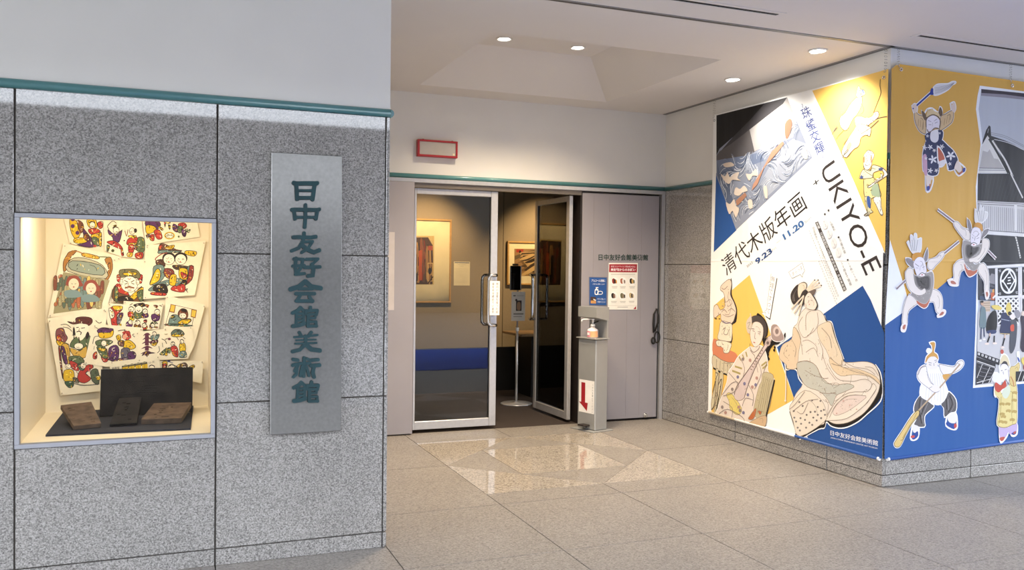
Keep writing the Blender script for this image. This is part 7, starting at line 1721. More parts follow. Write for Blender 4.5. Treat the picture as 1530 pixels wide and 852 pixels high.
# ------------------------------------------------------------------ wall_right (banner wall, faces the recess) and wall_front (faces the walkway)
wr = struct(MB().box((XC+.012, YD+.03, 0), (XC+.25, 8.0, Z3)).build('wall_right', JOINT))
for a, b in ((0, Z0), (Z0, Z1), (Z1, Z2), (Z2, Z3)):
    ys = [YD, 5.39, 6.58, YB+.02]
    for k in range(3): panel((XC, ys[k]+(J if k else 0), a+.003), (XC+.03, ys[k+1]-J, b-(.003 if b < Z3 else 0)), wr)
wf = struct(MB().box((XC+.03, YD+.012, 0), (9.4, YD+.25, Z3)).build('wall_front', JOINT))
for a, b in ((0, Z0), (Z0, Z1), (Z1, Z2), (Z2, Z3)):
    xs = [XC+.031, 5.745, 6.655, 7.565, 8.475, 9.385]
    for k in range(5): panel((xs[k]+(J if k else 0), YD, a+.003), (xs[k+1]-J, YD+.03, b-(.003 if b < Z3 else 0)), wf)
struct(MB().box((XC, YD, Z3+.004), (XC+.25, 8.0, HC)).build('wall_right_upper', WHITE))
struct(MB().box((XC+.25, YD, Z3+.004), (9.4, YD+.25, HC)).build('wall_front_upper', WHITE))
# ------------------------------------------------------------------ wall_back (door wall), header, rails
struct(MB().box((XA, YB, 2.425), (XC, YB+.2, HC+.02)).build('wall_back', WHITE))
r = .0225; zr = Z3+.0225
def rail(n, pts): struct(MB().tube(pts, r, 14).build('trim_%d' % n, TEAL, smooth=True))
rail(1, [(-5, YA, zr), (XA, YA, zr)]); rail(2, [(XA, YA-.0001, zr), (XA, YB, zr)]); rail(3, [(XA, YB, zr), (XC, YB, zr)]); rail(4, [(XC, YB, zr), (XC, YD, zr)]); rail(5, [(XC, YD, zr), (9.4, YD, zr)])
hd = struct(MB().bbox((XA, YB-.025, 2.362), (XC-.004, YB+.06, 2.400), .003).build('trim_6', ALU))
MB().box((2.13, YB-.005, 2.318), (3.88, YB+.05, 2.3615)).build('head_track', mat('track_bronze', '776f66', .4, .5), hd)
MB().box((4.812, YB-.02, 0), (XC-.006, YB+.05, 2.3615)).build('side_jamb', ALU, hd)
# fixed grey panels of the door wall
lp = struct(MB().bbox((XA, YB-.055, .012), (2.128, YB+.02, 2.360), .003).build('wall_panel_left', GREYP))
rp = struct(MB().bbox((3.892, YB-.004, .022), (4.790, YB+.05, 2.345), .003).build('wall_panel_right', GREYP))
for x in (4.02, 4.20, 4.42, 4.58): MB().box((x, YB-.0052, .05), (x+.0015, YB-.0035, 2.32)).build('panel_groove', mat('groove', '8c8585', .5), rp)
struct(MB().box((4.790, YB+.02, 0), (4.812, YB+.06, 2.345)).build('trim_7', BLACK))
struct(MB().box((3.872, YB+.0, 0), (3.892, YB+.30, 2.345)).build('trim_8', DARKJ)); struct(MB().box((3.892, YB+.05, 0), (4.86, YB+.30, 2.5)).build('wall_door_pocket', DARKJ))  # the reveal's shadow is put into its dark brown colour
struct(MB().box((1.0, YB+.06, 0), (2.128, YB+.30, 2.5)).build('wall_door_pocket_left', DARKJ))
# ------------------------------------------------------------------ ceiling with pyramid coffer
cx0, cx1, cy0, cy1, ci, ch_z = 2.085, 3.965, 5.62, 7.50, .365, HC+.32
m = MB()
X0, X1, Y0, Y1 = -5, 9.4, .55, YB
for a, b, c, d in ((X0, Y0, X1, cy0), (X0, cy1, X1, Y1), (X0, cy0, cx0, cy1), (cx1, cy0, X1, cy1)): m.quad((a, b, HC), (a, d, HC), (c, d, HC), (c, b, HC))
m.quad((X0, Y0, HC), (X1, Y0, HC), (X1, Y0, HC+.6), (X0, Y0, HC+.6)); m.quad((X0, Y0, HC+.6), (X1, Y0, HC+.6), (X1, Y1+3, HC+.6), (X0, Y1+3, HC+.6))
ce = struct(m.build('ceiling', CEIL, fix=False))
m = MB(); o_ = [(cx0, cy0), (cx1, cy0), (cx1, cy1), (cx0, cy1)]; i_ = [(cx0+ci, cy0+ci), (cx1-ci, cy0+ci), (cx1-ci, cy1-ci), (cx0+ci, cy1-ci)]
for k in range(4): m.quad((*o_[k], HC), (*i_[k], ch_z), (*i_[(k+1) % 4], ch_z), (*o_[(k+1) % 4], HC))
m.quad(*[(*p, ch_z) for p in i_]); m.build('ceiling_coffer', CEIL, ce, fix=False)
# hanging rail let into the ceiling above the wall line
TRK = mat('rail_aluminium', '8e8a86', .45, .4)
for n, (a, b) in enumerate((((XA, YD-.047, HC-.006), (XC-.05, YD-.012, HC)), ((XC-.052, YD-.047, HC-.006), (XC-.012, YB-.02, HC)), ((XC-.05, YD-.047, HC-.006), (9.4, YD-.012, HC)))):
    t = struct(MB().box(a, b).build('trim_%d' % (9+n), TRK))
    if n == 1: MB().box((XC-.038, YD-.03, HC-.0065), (XC-.026, YB-.02, HC-.0055)).build('rail_slot', BLACK, t)
    else: MB().box((a[0], YD-.036, HC-.0065), (b[0], YD-.023, HC-.0055)).build('rail_slot', BLACK, t)
# linear air slots
for n, (x0, x1, lab) in enumerate(((1.7, 3.615, 'long black slotted air diffuser in the ceiling, left of the two'), (4.74, 6.7, 'long black slotted air diffuser in the ceiling above the right banner'))):
    t = thing('air_diffuser', lab, 'air vent', (x0, 4.44, HC), group='ceiling air diffusers')
    w = x1-x0
    for lo, hi in (((0, 0, -.004), (w, .03, .0)), ((0, .065, -.004), (w, .095, 0)), ((0, .03, -.004), (.03, .065, 0)), ((w-.03, .03, -.004), (w, .065, 0))): MB().box(lo, hi).build('frame', CEIL, t)
    MB().box((.03, .03, -.0015), (w-.03, .065, 0)).build('slot', mat('slot_black', '050505', .8), t)
    MB().box((.03, .045, -.0035), (w-.03, .049, -.0016)).build('blade', BLACK, t)
# ------------------------------------------------------------------ downlights
LAMP = emit('lamp_glow', (1, .93, .82), 14.)
def downlight(x, y, z, label, power, target, tilt=False, size=2.05, blend=1.0, col=WARM):
    t = thing('downlight', label, 'ceiling light', (x, y, z), group='recessed downlights')
    MB().tube([(.062*math.cos(a), .062*math.sin(a), -.003) for a in [2*PI*k/28 for k in range(28)]], .008, 8, closed=True).build('trim_ring', mat('lamp_trim', 'dcd9d4', .4), t, smooth=True)
    if tilt: MB().prism([(.055*math.cos(a), .055*math.sin(a)) for a in [2*PI*k/24 for k in range(24)]], -.004, -.001).build('baffle', mat('lamp_trim', 'dcd9d4', .4), t); MB().hexa([(-.035, -.03, -.022), (.045, -.03, -.010), (.045, .03, -.010), (-.035, .03, -.022)], [(-.035, -.03, -.003), (.045, -.03, -.003), (.045, .03, -.003), (-.035, .03, -.003)]).build('lens', LAMP, t)
    else: MB().prism([(.043*math.cos(a), .043*math.sin(a)) for a in [2*PI*k/24 for k in range(24)]], -.006, -.0005).build('lens', LAMP, t)
    light('lamp', 'SPOT', (x, y, z-.03), target, power, col, t, spot_size=size, spot_blend=blend, shadow_soft_size=.04)
downlight(2.645, 6.87, ch_z, 'round recessed downlight in the ceiling coffer, left of the pair', COFFER_W, (2.645, 6.85, 0))
downlight(3.340, 6.87, ch_z, 'round recessed downlight in the ceiling coffer, right of the pair', COFFER_W, (3.340, 6.85, 0))
downlight(2.645, 6.25, ch_z, 'added round downlight in the coffer, front left, out of view behind its edge', COFFER_W, (2.645, 6.25, 0))  # front pair added out of view for more light in the recess
downlight(3.340, 6.25, ch_z, 'added round downlight in the coffer, front right, out of view behind its edge', COFFER_W, (3.340, 6.25, 0))
downlight(4.451, 6.143, HC, 'tilted wall washing downlight farther along the left banner', WASH_W, (4.86, 5.95, 2.2), True, 1.9, .9, WASH)
downlight(4.431, 5.089, HC, 'tilted wall washing downlight nearest the corner of the banners', WASH_W*1.5, (4.86, 5.35, 2.2), True, 1.9, .9, WASH)
# ------------------------------------------------------------------ display case let into wall_left
CREAM = mat('case_cream', 'e6d9bd', .75, var=.02)
CY0, CY1 = YA+.04, 5.67
dc = thing('display_case', 'glazed display case with cream interior let into the granite wall', 'display case', (-.225, YA, WZ0))
def rel(o, p): return tuple(Vector(p)-o.location)
def rbox(name, lo, hi, m, par, bev=0):
    b = MB(); (b.bbox(rel(par, lo), rel(par, hi), bev) if bev else b.box(rel(par, lo), rel(par, hi))); return b.build(name, m, par)
fx0, fx1, fz0, fz1 = W0+.001, W1-.001, WZ0+.001, WZ1-.001; fw_ = .021
rbox('frame_rail', (fx0, YA-.014, fz1-fw_), (fx1, YA+.03, fz1), ALU_D, dc, .002); rbox('frame_rail', (fx0, YA-.014, fz0), (fx1, YA+.03, fz0+fw_), ALU_D, dc, .002)
rbox('frame_stile', (fx0, YA-.014, fz0+fw_), (fx0+fw_, YA+.03, fz1-fw_), ALU_D, dc, .002); rbox('frame_stile', (fx1-fw_, YA-.014, fz0+fw_), (fx1, YA+.03, fz1-fw_), ALU_D, dc, .002)
rbox('glass_pane', (fx0+fw_, YA+.006, fz0+fw_), (fx1-fw_, YA+.012, fz1-fw_), CASEGL, dc)
rbox('case_side', (W0-.002, YA+.031, WZ0), (W0+.022, CY1, 1.95), CREAM, dc); rbox('case_side', (.236, YA+.031, WZ0), (.258, CY1, 1.95), CREAM, dc)
rbox('case_floor', (W0+.022, YA+.031, WZ0), (.236, CY1, .694), CREAM, dc); rbox('case_top', (W0+.022, YA+.031, 1.93), (.236, CY1, 1.95), CREAM, dc)
rbox('back_board', (W0+.022, 5.662, .694), (.236, CY1, 1.93), CREAM, dc)
rbox('lamp_tube', (W0+.08, CY0+.02, 1.895), (.18, CY0+.05, 1.92), emit('case_lamp', (1, .80, .52), 6.), dc)
light('case_lamp', 'AREA', (-.225, CY0+.12, 1.89), (-.225, 5.40, 1.0), CASE_W, (1, .89, .73), dc, shape='RECTANGLE', size=.8, size_y=.05)
# prints pinned up on the back board
PIN = mat('steel_pin', '9a9080', .35, .8)
for i, (nm, lab, ent) in enumerate(CASE_PRINTS):
    poly = ent[0][2]; xs = poly[0::2]; zs = poly[1::2]; u0 = min(xs)/10000; v0 = min(zs)/10000
    t = thing(nm.replace('print_', 'woodcut_'), lab, 'print', (-.70+u0, 5.655-.0030*i, v0), FACE_Y, 'woodcut prints in the display case')
    pts = [(xs[j]/10000-u0, zs[j]/10000-v0) for j in range(len(xs))]
    sheet = MB().prism(pts, -.0005, 0).build('sheet', mat('rice_paper', 'e9dfc6', .85, var=.05, scale=30), t)
    flat_obj('printed_picture', ent[1:], PAPER, t, u0, v0, .0001, .00005)
    cx = sum(p[0] for p in pts)/len(pts); cy = sum(p[1] for p in pts)/len(pts)
    for p in pts[:2]+pts[-1:]:
        x = p[0]+(cx-p[0])*.07; y = p[1]+(cy-p[1])*.07
        if y+v0 < 1.76: MB().tube([(x, y, 0), (x+.001, y-.002, .016)], [.0012, .003], 8).build('pin', PIN, t)
# woodblocks
WOODB = mat('old_dark_wood', '5a4a3d', .75, var=.4, scale=24, bump=.5, spec=.2); WOODK = mat('inked_black_wood', '1f1c1a', .8, var=.5, scale=16, bump=.6, spec=.15); NAVY = mat('navy_cloth', '22242f', .95, var=.1, scale=60)
t = thing('display_board', 'dark navy cloth covered board lying on the display case floor', 'board', (-.22, 5.2, .694))
MB().hexa([rel(t, p) for p in ((-.568, 4.881, .6945), (.116, 4.846, .6945), (.150, 5.62, .6945), (-.560, 5.63, .6945))], [rel(t, p) for p in ((-.568, 4.881, .704), (.116, 4.846, .704), (.150, 5.62, .704), (-.560, 5.63, .704))]).build('board', NAVY, t)
def woodblock(name, lab, near, far, thick, m, rim=None):
    c = Vector(near[0]); t = thing(name, lab, 'woodblock', tuple(c), group='old printing woodblocks')
    P = [Vector(p)-c for p in (near[0], near[1], far[1], far[0])]
    nrm = (P[1]-P[0]).cross(P[3]-P[0]).normalized()
    low = [tuple(p-nrm*thick) for p in P]; MB().hexa(low, [tuple(p) for p in P]).build('slab', m, t)
    def q(s, r, h): a = P[0].lerp(P[1], s); b = P[3].lerp(P[2], s); return a.lerp(b, r)+nrm*h
    rnd = random.Random(len(lab))
    b = MB()
    for k in range(rim or 0):      # carved relief ridges
        s0 = rnd.uniform(.08, .7); r0 = rnd.uniform(.08, .85); s1 = s0+rnd.uniform(.04, .2); r1 = r0+rnd.uniform(.01, .05)
        b.hexa([q(s0, r0, 0), q(s1, r0, 0), q(s1, r1, 0), q(s0, r1, 0)], [q(s0, r0, .003), q(s1, r0, .003), q(s1, r1, .003), q(s0, r1, .003)])
    b.build('carving', m, t, kind='stuff')
    prop = MB(); mid = P[2].lerp(P[3], .5)
    if far[0][2] < .90: prop.box((mid.x-.03, mid.y-.03, .705-c.z), (mid.x+.03, mid.y+.0, max(.71-c.z, mid.z-thick*1.25))).build('prop', NAVY, t)
    return t
woodblock('printing_block', 'large black printing woodblock standing upright at the back of the case', ((-.352, 5.33, .712), (.136, 5.33, .712)), ((-.350, 5.40, .968), (.140, 5.40, .966)), .022, WOODK, 26)
woodblock('printing_block', 'worn brown printing woodblock leaning at the left of the display board', ((-.448, 4.96, .728), (-.322, 5.00, .728)), ((-.535, 5.22, .800), (-.388, 5.25, .808)), .022, WOODB, 12)
woodblock('printing_block', 'narrow dark printing woodblock in the middle of the display board', ((-.282, 5.00, .720), (-.150, 5.00, .722)), ((-.248, 5.24, .822), (-.134, 5.24, .826)), .014, WOODK, 8)
woodblock('printing_block', 'broad flat brown printing woodblock at the right of the display board', ((-.130, 5.02, .734), (.072, 5.00, .734)), ((-.070, 5.28, .780), (.130, 5.28, .776)), .028, WOODB, 10)
# ------------------------------------------------------------------ museum name plate on wall_left
t = thing('name_plate', 'tall steel name plate with raised teal characters on the granite wall', 'sign', (.504, YA-.052, .678), (-.022, 0, 0))
MB().bbox((0, 0, 0), (.372, .018, 1.490), .003).build('plate', STEEL, t)
TEALC = mat('teal_character_paint', '05343a', .6, var=.18, scale=12)
for strokes in SIGN_CHARACTERS:
    b = MB()
    for q, (_, _, w, num) in enumerate(strokes):
        pts = [(num[j]/10000-.004, num[j+1]/10000-.678) for j in range(0, len(num), 2)]
        # rounded stroke ends and slight swelling as cut with a brush
        d0 = Vector(pts[0])-Vector(pts[1]); d1 = Vector(pts[-1])-Vector(pts[-2]); wd_ = w/10000
        rb = ribbon(pts, wd_); h = .011+.0004*q
        left = [p[0] for p in rb]; right = [p[1] for p in rb]
        def cap(p, d, a): d = d.normalized(); nn = Vector((-d.y, d.x)); return [tuple(Vector(p)+d*wd_*.42*math.cos(x)+nn*wd_*.5*math.sin(x)*a) for x in (1.0, .5, 0, -.5, -1.0)]
        poly = left + cap(pts[-1], d1, 1) + right[::-1] + cap(pts[0], d0, 1)
        n = len(b.v); tr = tessellate_polygon([[Vector((x, z, 0)) for x, z in poly]]); mm_ = len(poly)
        b.v += [(x, -h, z) for x, z in poly] + [(x, 0, z) for x, z in poly]
        b.f += [tuple(n+k for k in f) for f in tr] + [(n+k, n+(k+1) % mm_, n+mm_+(k+1) % mm_, n+mm_+k) for k in range(mm_)]
    b.build('character', TEALC, t)
# ------------------------------------------------------------------ banners
def chain(b, top, bot, n):
    for k in range(n):
        a = Vector(top).lerp(Vector(bot), (k+.5)/n); L_ = (Vector(top)-Vector(bot)).length/n*.62; pts = []
        for j in range(10):
            an = 2*PI*j/10; d = .006*math.cos(an); e = L_*math.sin(an); pts.append((a.x+(d if k % 2 else 0), a.y+(0 if k % 2 else d), a.z+e))
        b.tube(pts, .0016, 6, closed=True)
def banner(name, lab, loc, rot, corners, ground, parts, eyelets, hooks):
    t = thing(name, lab, 'banner', loc, rot, 'exhibition banners')
    MB().prism(corners, -.0015, 0).build('cloth', ink_base(ground), t)
    for i, (nm, key, z) in enumerate(parts):
        o = flat_obj(nm, ART[key], INK, t, 0, BZ, z, .000012 if 'sea' in nm else .00004, unit=1000)
        if nm == 'printed_details': o['kind'] = 'stuff'
    (x0, z0), (x1, z1) = corners[0], corners[1]
    MB().tube([(x0, z0+.012, -.004), (x1, z1+.012, -.004)], .013, 10).build('hem_rod', HEM[name], t, smooth=True)
    for (ex, ez) in ((x0, z0), (x1, z1)): MB().tube([(ex-.004, ez+.012, -.004), (ex+.012, ez+.012, -.004)], .0145, 10).build('rod_cap', mat('white_cap', 'e6e6e4', .5), t, smooth=True)
    for u, v in eyelets: MB().tube([(u+.011*math.cos(a), v+.011*math.sin(a), .006) for a in [2*PI*k/16 for k in range(16)]], .0035, 6, closed=True).build('eyelet', CHROME, t, smooth=True)
    for (u, v, top) in hooks:
        b = MB(); chain(b, (u, top, 0), (u, v, 0), 7); b.tube([(u, v+.01, 0), (u+.004, v-.008, .004), (u, v-.016, .008), (u-.006, v-.008, .010)], .0022, 6); b.build('chain', CHROME, t)
    return t
BZ = .20
def ink_base(kind):
    n = 'banner_cloth_'+kind
    if n in MATS: return MATS[n]
    m_, nt, b = newmat(n); b.inputs['Base Color'].default_value = (*lin({'white': 'f0f0ee', 'yellow': 'e4ae42'}[kind]), 1); b.inputs['Roughness'].default_value = .6
    folds(nt, b, .18)
    MATS[n] = m_; return m_
HEM = {}
def hem_mat(name, stops, axis, lo, hi):
    """hem of the banner: cloth colours change along its length"""
    m_, nt, b = newmat(name); g = node(nt, 'ShaderNodeNewGeometry'); s = node(nt, 'ShaderNodeSeparateXYZ'); nt.links.new(g.outputs['Position'], s.inputs[0])
    mr = node(nt, 'ShaderNodeMapRange'); mr.inputs[1].default_value = lo; mr.inputs[2].default_value = hi; nt.links.new(s.outputs[axis], mr.inputs[0])
    cr = node(nt, 'ShaderNodeValToRGB'); cr.color_ramp.interpolation = 'CONSTANT'; e = cr.color_ramp.elements
    e[0].position = 0; e[0].color = (*lin(stops[0][1]), 1); e[1].position = stops[1][0]; e[1].color = (*lin(stops[1][1]), 1)
    for p, c in stops[2:]: k = e.new(p); k.color = (*lin(c), 1)
    nt.links.new(mr.outputs[0], cr.inputs[0]); nt.links.new(cr.outputs[0], b.inputs['Base Color']); b.inputs['Roughness'].default_value = .5; return m_
HEM['exhibition_banner_print'] = hem_mat('hem_left', [(0, '27508f'), (.42, 'f0f0ee'), (.80, 'd9cbb4')], 1, 4.82, 6.97)
HEM['exhibition_banner_figures'] = hem_mat('hem_right', [(0, '27529a'), (.5, '27529a')], 0, 4.8, 7.2)
def sea_strokes(area):
    """plain stylised water: short lines following a wavy flow inside the picture's lower part"""
    P = [(area[i], area[i+1]) for i in range(0, len(area), 2)]; rnd = random.Random(5); out = []
    def inside(x, y):
        c = False
        for q in range(len(P)):
            (x0, y0), (x1, y1) = P[q], P[q-1]
            if (y0 > y) != (y1 > y) and x < (x1-x0)*(y-y0)/(y1-y0)+x0: c = not c
        return c
    xs = [p[0] for p in P]; ys = [p[1] for p in P]
    for k in range(620):
        x = rnd.uniform(min(xs), max(xs)); y = rnd.uniform(min(ys), max(ys)); run = []
        for st in range(9):
            if not inside(x, y): break
            run += [round(x), round(y)]
            a = .55+1.0*math.sin(x/85+y/130)+.75*math.sin(y/60-x/170+1.3)
            x += 13*math.cos(a); y += 13*math.sin(a)
        if len(run) >= 8: out.append(('L', rnd.choice(('f0f2f5', 'dfe4ec', '66728c', '4d5871', '8a94a8', 'c2c9d6')), rnd.choice((3, 4, 5)), run))
    return out
sea = ART['C_sea']; area = ART.pop('C_sea_area')[0][2]; keep = [e for e in sea if e[1] in ('b98a72', 'a87a62', 'a8765e', 'e0d0c0')]
ART['C_sea'] = [e for e in sea if e not in keep] + sea_strokes(area) + keep
banner('exhibition_banner_print', 'large white, blue and yellow exhibition banner with slanted title lettering, on the recess wall', (XC-.03, 6.965, BZ), FACE_X,
       [(0.0, .0), (2.135, .0), (2.150, 2.842), (0.008, 2.855)], 'white',
       [('printed_ground', 'C_ground', .0002), ('printed_sea_picture', 'C_sea', .0004), ('printed_title', 'C_title', .0010), ('printed_title', 'C_ukiyo', .0010), ('printed_details', 'C_small_print', .0010), ('printed_museum_name', 'C_museum', .0010), ('printed_speech', 'C_speech', .0012),
        ('printed_archers', 'C_archers', .0012), ('printed_warrior', 'C_warrior', .0012), ('printed_vase_table', 'C_vase_table', .0014), ('printed_lute_player', 'C_lute_player', .0040), ('printed_robed_woman', 'C_robed_woman', .0030)],
       [(.03, 2.80), (2.12, 2.79)], [(.02, 2.84, 2.995), (2.13, 2.84, 2.995)])
banner('exhibition_banner_figures', 'yellow and blue exhibition banner with leaping figures beside a theatre print, facing the walkway', (4.87, YD-.03, BZ), FACE_Y,
       [(.012, .0), (2.25, .078), (2.25, 2.862), (.030, 2.883)], 'yellow',
       [('printed_ground', 'D_ground', .0002), ('printed_theatre_picture', 'D_print', .0006), ('printed_torch_bearer', 'D_torch_bearer', .0012), ('printed_tumbler', 'D_tumbler_low', .0072), ('printed_tumbler', 'D_tumbler_high', .0072), ('printed_oarsman', 'D_oarsman', .0012), ('printed_robed_figure', 'D_yellow_robe', .0072)],
       [(.052, 2.845), (1.18, 2.83)], [(.030, 2.875, 2.995), (1.165, 2.87, 2.995)])
# ------------------------------------------------------------------ glass doors
def d_handle(b, x, y, z0, z1, side, dx):
    """D shaped pull: two standoffs from the stile, bent aside to an upright grip"""
    o = .072*side
    b.tube([(x, y, z1), (x, y+o*.8, z1), (x+dx*.25, y+o, z1), (x+dx*.75, y+o, z1-.002), (x+dx*.96, y+o, z1-.022), (x+dx, y+o, z1-.05), (x+dx, y+o, z0+.05), (x+dx*.96, y+o, z0+.022), (x+dx*.75, y+o, z0+.002), (x+dx*.25, y+o, z0), (x, y+o*.8, z0), (x, y, z0)], .0155, 12)
def door_leaf(name, loc, rotz, w, h, mirror, label):
    """leaf in local x (0..w), glazed, aluminium stiles and rails"""
    t = struct(thing(name, label, 'door', loc, (0, 0, rotz))); 
    s0, s1 = (.022, .070) if not mirror else (.070, .060)
    MB().bbox((0, -.02, 0), (s0, .02, h), .003).build('stile', ALU, t); MB().bbox((w-s1, -.02, 0), (w, .02, h), .003).build('stile', ALU, t)
    MB().bbox((s0, -.018, h-.055), (w-s1, .018, h), .003).build('top_rail', ALU, t); MB().bbox((s0, -.018, 0), (w-s1, .018, .078), .003).build('bottom_rail', ALU, t)
    MB().box((s0-.002, -.004, .076), (w-s1+.002, .004, h-.053)).build('glass_pane', GLASS, t)
    MB().box((w-s1-.008, -.010, .078), (w-s1, .010, h-.055)).build('gasket', BLACK, t)
    for side in (-1, 1):
        b = MB(); d_handle(b, w-.030, .02*side, .985, 1.470, side, -.085); b.build('pull_handle', CHROME, t, smooth=True)
    return t
dl = door_leaf('door_1', (2.148, YB+.035, .030), 0, .838, 2.285, False, 'closed left glass door leaf in aluminium frame with steel pull handles')
dr = door_leaf('door_2', (3.805, YB+.075, .030), PI/2+.02, .845, 2.285, True, 'right glass door leaf swung open into the gallery')
# notice hung on the closed door's handle
t = thing('door_notice', 'narrow white notice with two columns of writing taped to the door handle', 'notice', (2.884, YB-.052, 1.114), FACE_Y)
MB().box((0, 0, -.001), (.104, .331, 0)).build('sheet', mat('notice_paper', 'efebe6', .8), t)
def vtext(s, u, v1, v0, hw, col='55524e'):
    n = len(s); st = (v1-v0)/n; out = []
    for i, c in enumerate(s):
        a = v1-st*i; q = [int(x*10000) for x in (u-hw, a-st*.93, u+hw, a-st*.93, u-hw, a-st*.05)]; out.append(('t', col, c, q, 0, 1))
    return out
flat_obj('lettering', vtext('館内の湿度を保つため', .078, .318, .015, .0115)+vtext('扉を半分締めています', .036, .318, .015, .0115), PAPER, t, z0=.0004)
# ------------------------------------------------------------------ exit lamp box with red frame
t = thing('exit_light_box', 'unlit white light box in a red frame above the glass doors', 'light box', (2.154, YB-.06, 2.605))
RED = mat('red_lacquer', 'a3232b', .4)
for nm, lo, hi in (('frame_rail', (0, 0, 0), (.389, .058, .018)), ('frame_rail', (0, 0, .139), (.389, .058, .157)), ('frame_stile', (0, 0, .018), (.018, .058, .139)), ('frame_stile', (.371, 0, .018), (.389, .058, .139))): MB().bbox(lo, hi, .002).build(nm, RED, t)
MB().box((.018, .008, .018), (.371, .05, .139)).build('panel', mat('lamp_panel', 'b3aca4', .5), t); MB().box((.342, .006, .022), (.362, .008, .042)).build('sticker', mat('sticker', 'e6dcb8', .6), t)
for x in (.05, .335): MB().box((x, .02, .157), (x+.014, .034, .164)).build('clip', RED, t)
# ------------------------------------------------------------------ things on the right-hand grey panel
t = thing('panel_lettering', 'dark green museum name lettering on the grey door panel', 'lettering', (3.90, YB-.006, 0), FACE_Y); flat_obj('lettering', ART['R_lettering'], PAPER, t, z0=.0006)
def poster(name, label, key):
    e = ART[key]; num = e[0][2]; u0 = min(num[0::2])/10000; v0 = min(num[1::2])/10000
    t = thing(name, label, 'poster', (3.90+u0, YB-.008, v0), FACE_Y)
    pts = [(num[j]/10000-u0, num[j+1]/10000-v0) for j in range(0, len(num), 2)]
    MB().prism(pts, -.0015, 0).build('sheet', mat('poster_paper_'+key, e[0][1], .6), t); flat_obj('printed_picture', e[1:], PAPER, t, u0, v0, .0002, .00003)
poster('request_poster', 'white poster with a dark red heading and six round pictures on the grey panel', 'R_notice')
poster('disinfection_poster', 'small blue poster with a white pump bottle and hand drawing on the grey panel', 'R_poster')
t = thing('hanging_strap', 'black looped strap hanging from a hook on the grey panel', 'strap', (4.765, YB-.004, 1.165))
STRAP = mat('black_webbing', '151414', .7)
MB().tube([(0, 0, 0), (0, -.022, -.002), (0, -.03, .008)], .005, 8).build('hook', CHROME, t, smooth=True)
MB().tube([(.0, -.02, .0), (-.030, -.018, -.06), (-.034, -.018, -.16), (-.032, -.018, -.25)], [.006, .011, .013, .010], 8).build('strap', STRAP, t, smooth=True)
MB().tube([(.0, -.024, .0), (.014, -.026, -.07), (.012, -.026, -.15), (-.02, -.022, -.24)], [.005, .008, .010, .008], 8).build('strap', STRAP, t, smooth=True)
MB().tube([(.010+.032*math.cos(a), -.02, -.30+.058*math.sin(a)) for a in [2*PI*k/14 for k in range(14)]], .007, 8, closed=True).build('loop', STRAP, t, smooth=True)
MB().tube([(-.035+.02*math.cos(a), -.02, -.335+.03*math.sin(a)) for a in [2*PI*k/12 for k in range(12)]], .010, 8, closed=True).build('loop', STRAP, t, smooth=True)
t = thing('door_stop', 'small round steel door stop low on the grey panel', 'door stop', (4.655, YB-.004, .045))
MB().tube([(0, 0, 0), (0, -.012, 0), (0, -.012, 0), (0, -.030, 0)], [.024, .024, .017, .017], 18).build('body', CHROME, t, smooth=True); MB().tube([(0, -.030, 0), (0, -.036, 0)], .015, 16).build('buffer', mat('grey_rubber', '8d8a86', .7), t)
t = thing('wall_notice', 'white sheet half hidden behind the granite wall edge', 'notice', (1.80, YB-.0585, 1.17)); MB().box((0, 0, 0), (.142, .003, .72)).build('sheet', mat('dull_paper', 'bdb6b4', .8), t)
# ------------------------------------------------------------------ hand sanitizer stand
SILV = mat('silver_painted_steel', 'a6a7a6', .38, .35, .03)
t = thing('sanitizer_stand', 'silver pedal operated hand sanitizer stand beside the open doorway', 'sanitizer stand', (3.873, 7.532, 0), (0, 0, math.radians(15)))
MB().bbox((-.135, -.165, .001), (.130, .165, .010), .002).build('base_plate', SILV, t)
MB().bbox((-.080, -.130, .010), (.080, .130, .893), .009).build('column', SILV, t)
MB().bbox((-.100, -.145, .893), (.085, .140, .903), .002).build('shelf', SILV, t)
MB().bbox((.062, -.130, .903), (.080, .130, 1.110), .002).build('back_plate', SILV, t)
b = MB(); n = len(b.v); b.prism([(-.085, 1.105), (.080, 1.070), (.080, 1.205), (-.085, 1.205)], -.135, .130, 'y'); b.build('hood', SILV, t)
MB().bbox((-.158, -.060, .045), (-.080, .040, .062), .005).build('pedal', DARKJ, t); MB().tube([(-.11, -.01, .045), (-.08, -.01, .03)], .006, 8).build('pedal_arm', DARKJ, t)
MB().tube([(.062, .0, 1.06), (.02, .0, 1.05), (-.005, 0, 1.035)], .006, 8).build('push_rod', BLACK, t)
sg = MB().box((-.0815, -.115, .170), (-.0803, .105, .488)).build('arrow_label', mat('label_white', 'f1efec', .6), t)
b = MB(); b.prism([(.045-.058, .188), (.045+.058, .268), (.045+.026, .268), (.045+.026, .462), (.045-.030, .462), (.045-.030, .268), (.045-.070, .268)], -.0828, -.0818, 'x'); b.build('arrow', RED, sg)
lb = flat_obj('lettering', [('t', '4a4642', c, [int(x*10000) for x in (.190, .44-.026*i, .206, .44-.026*i, .190, .461-.026*i)], 0, 1) for i, c in enumerate('ペダルを踏んでください')], PAPER, sg, z0=0)
lb.rotation_euler = FACE_X; lb.location = (-.0822, .105, 0)
t = thing('sanitizer_bottle', 'clear pump bottle with pink and orange label on the sanitizer stand', 'bottle', (3.850, 7.500, .904), (0, 0, math.radians(15))); t.scale = (1.3, 1.3, .93)
MB().lathe([(.036, 0), (.041, .004), (.041, .075), (.036, .090), (.018, .102), (.015, .112)], 24).build('bottle', mat('milky_plastic', 'eadfdc', .3), t, smooth=True)
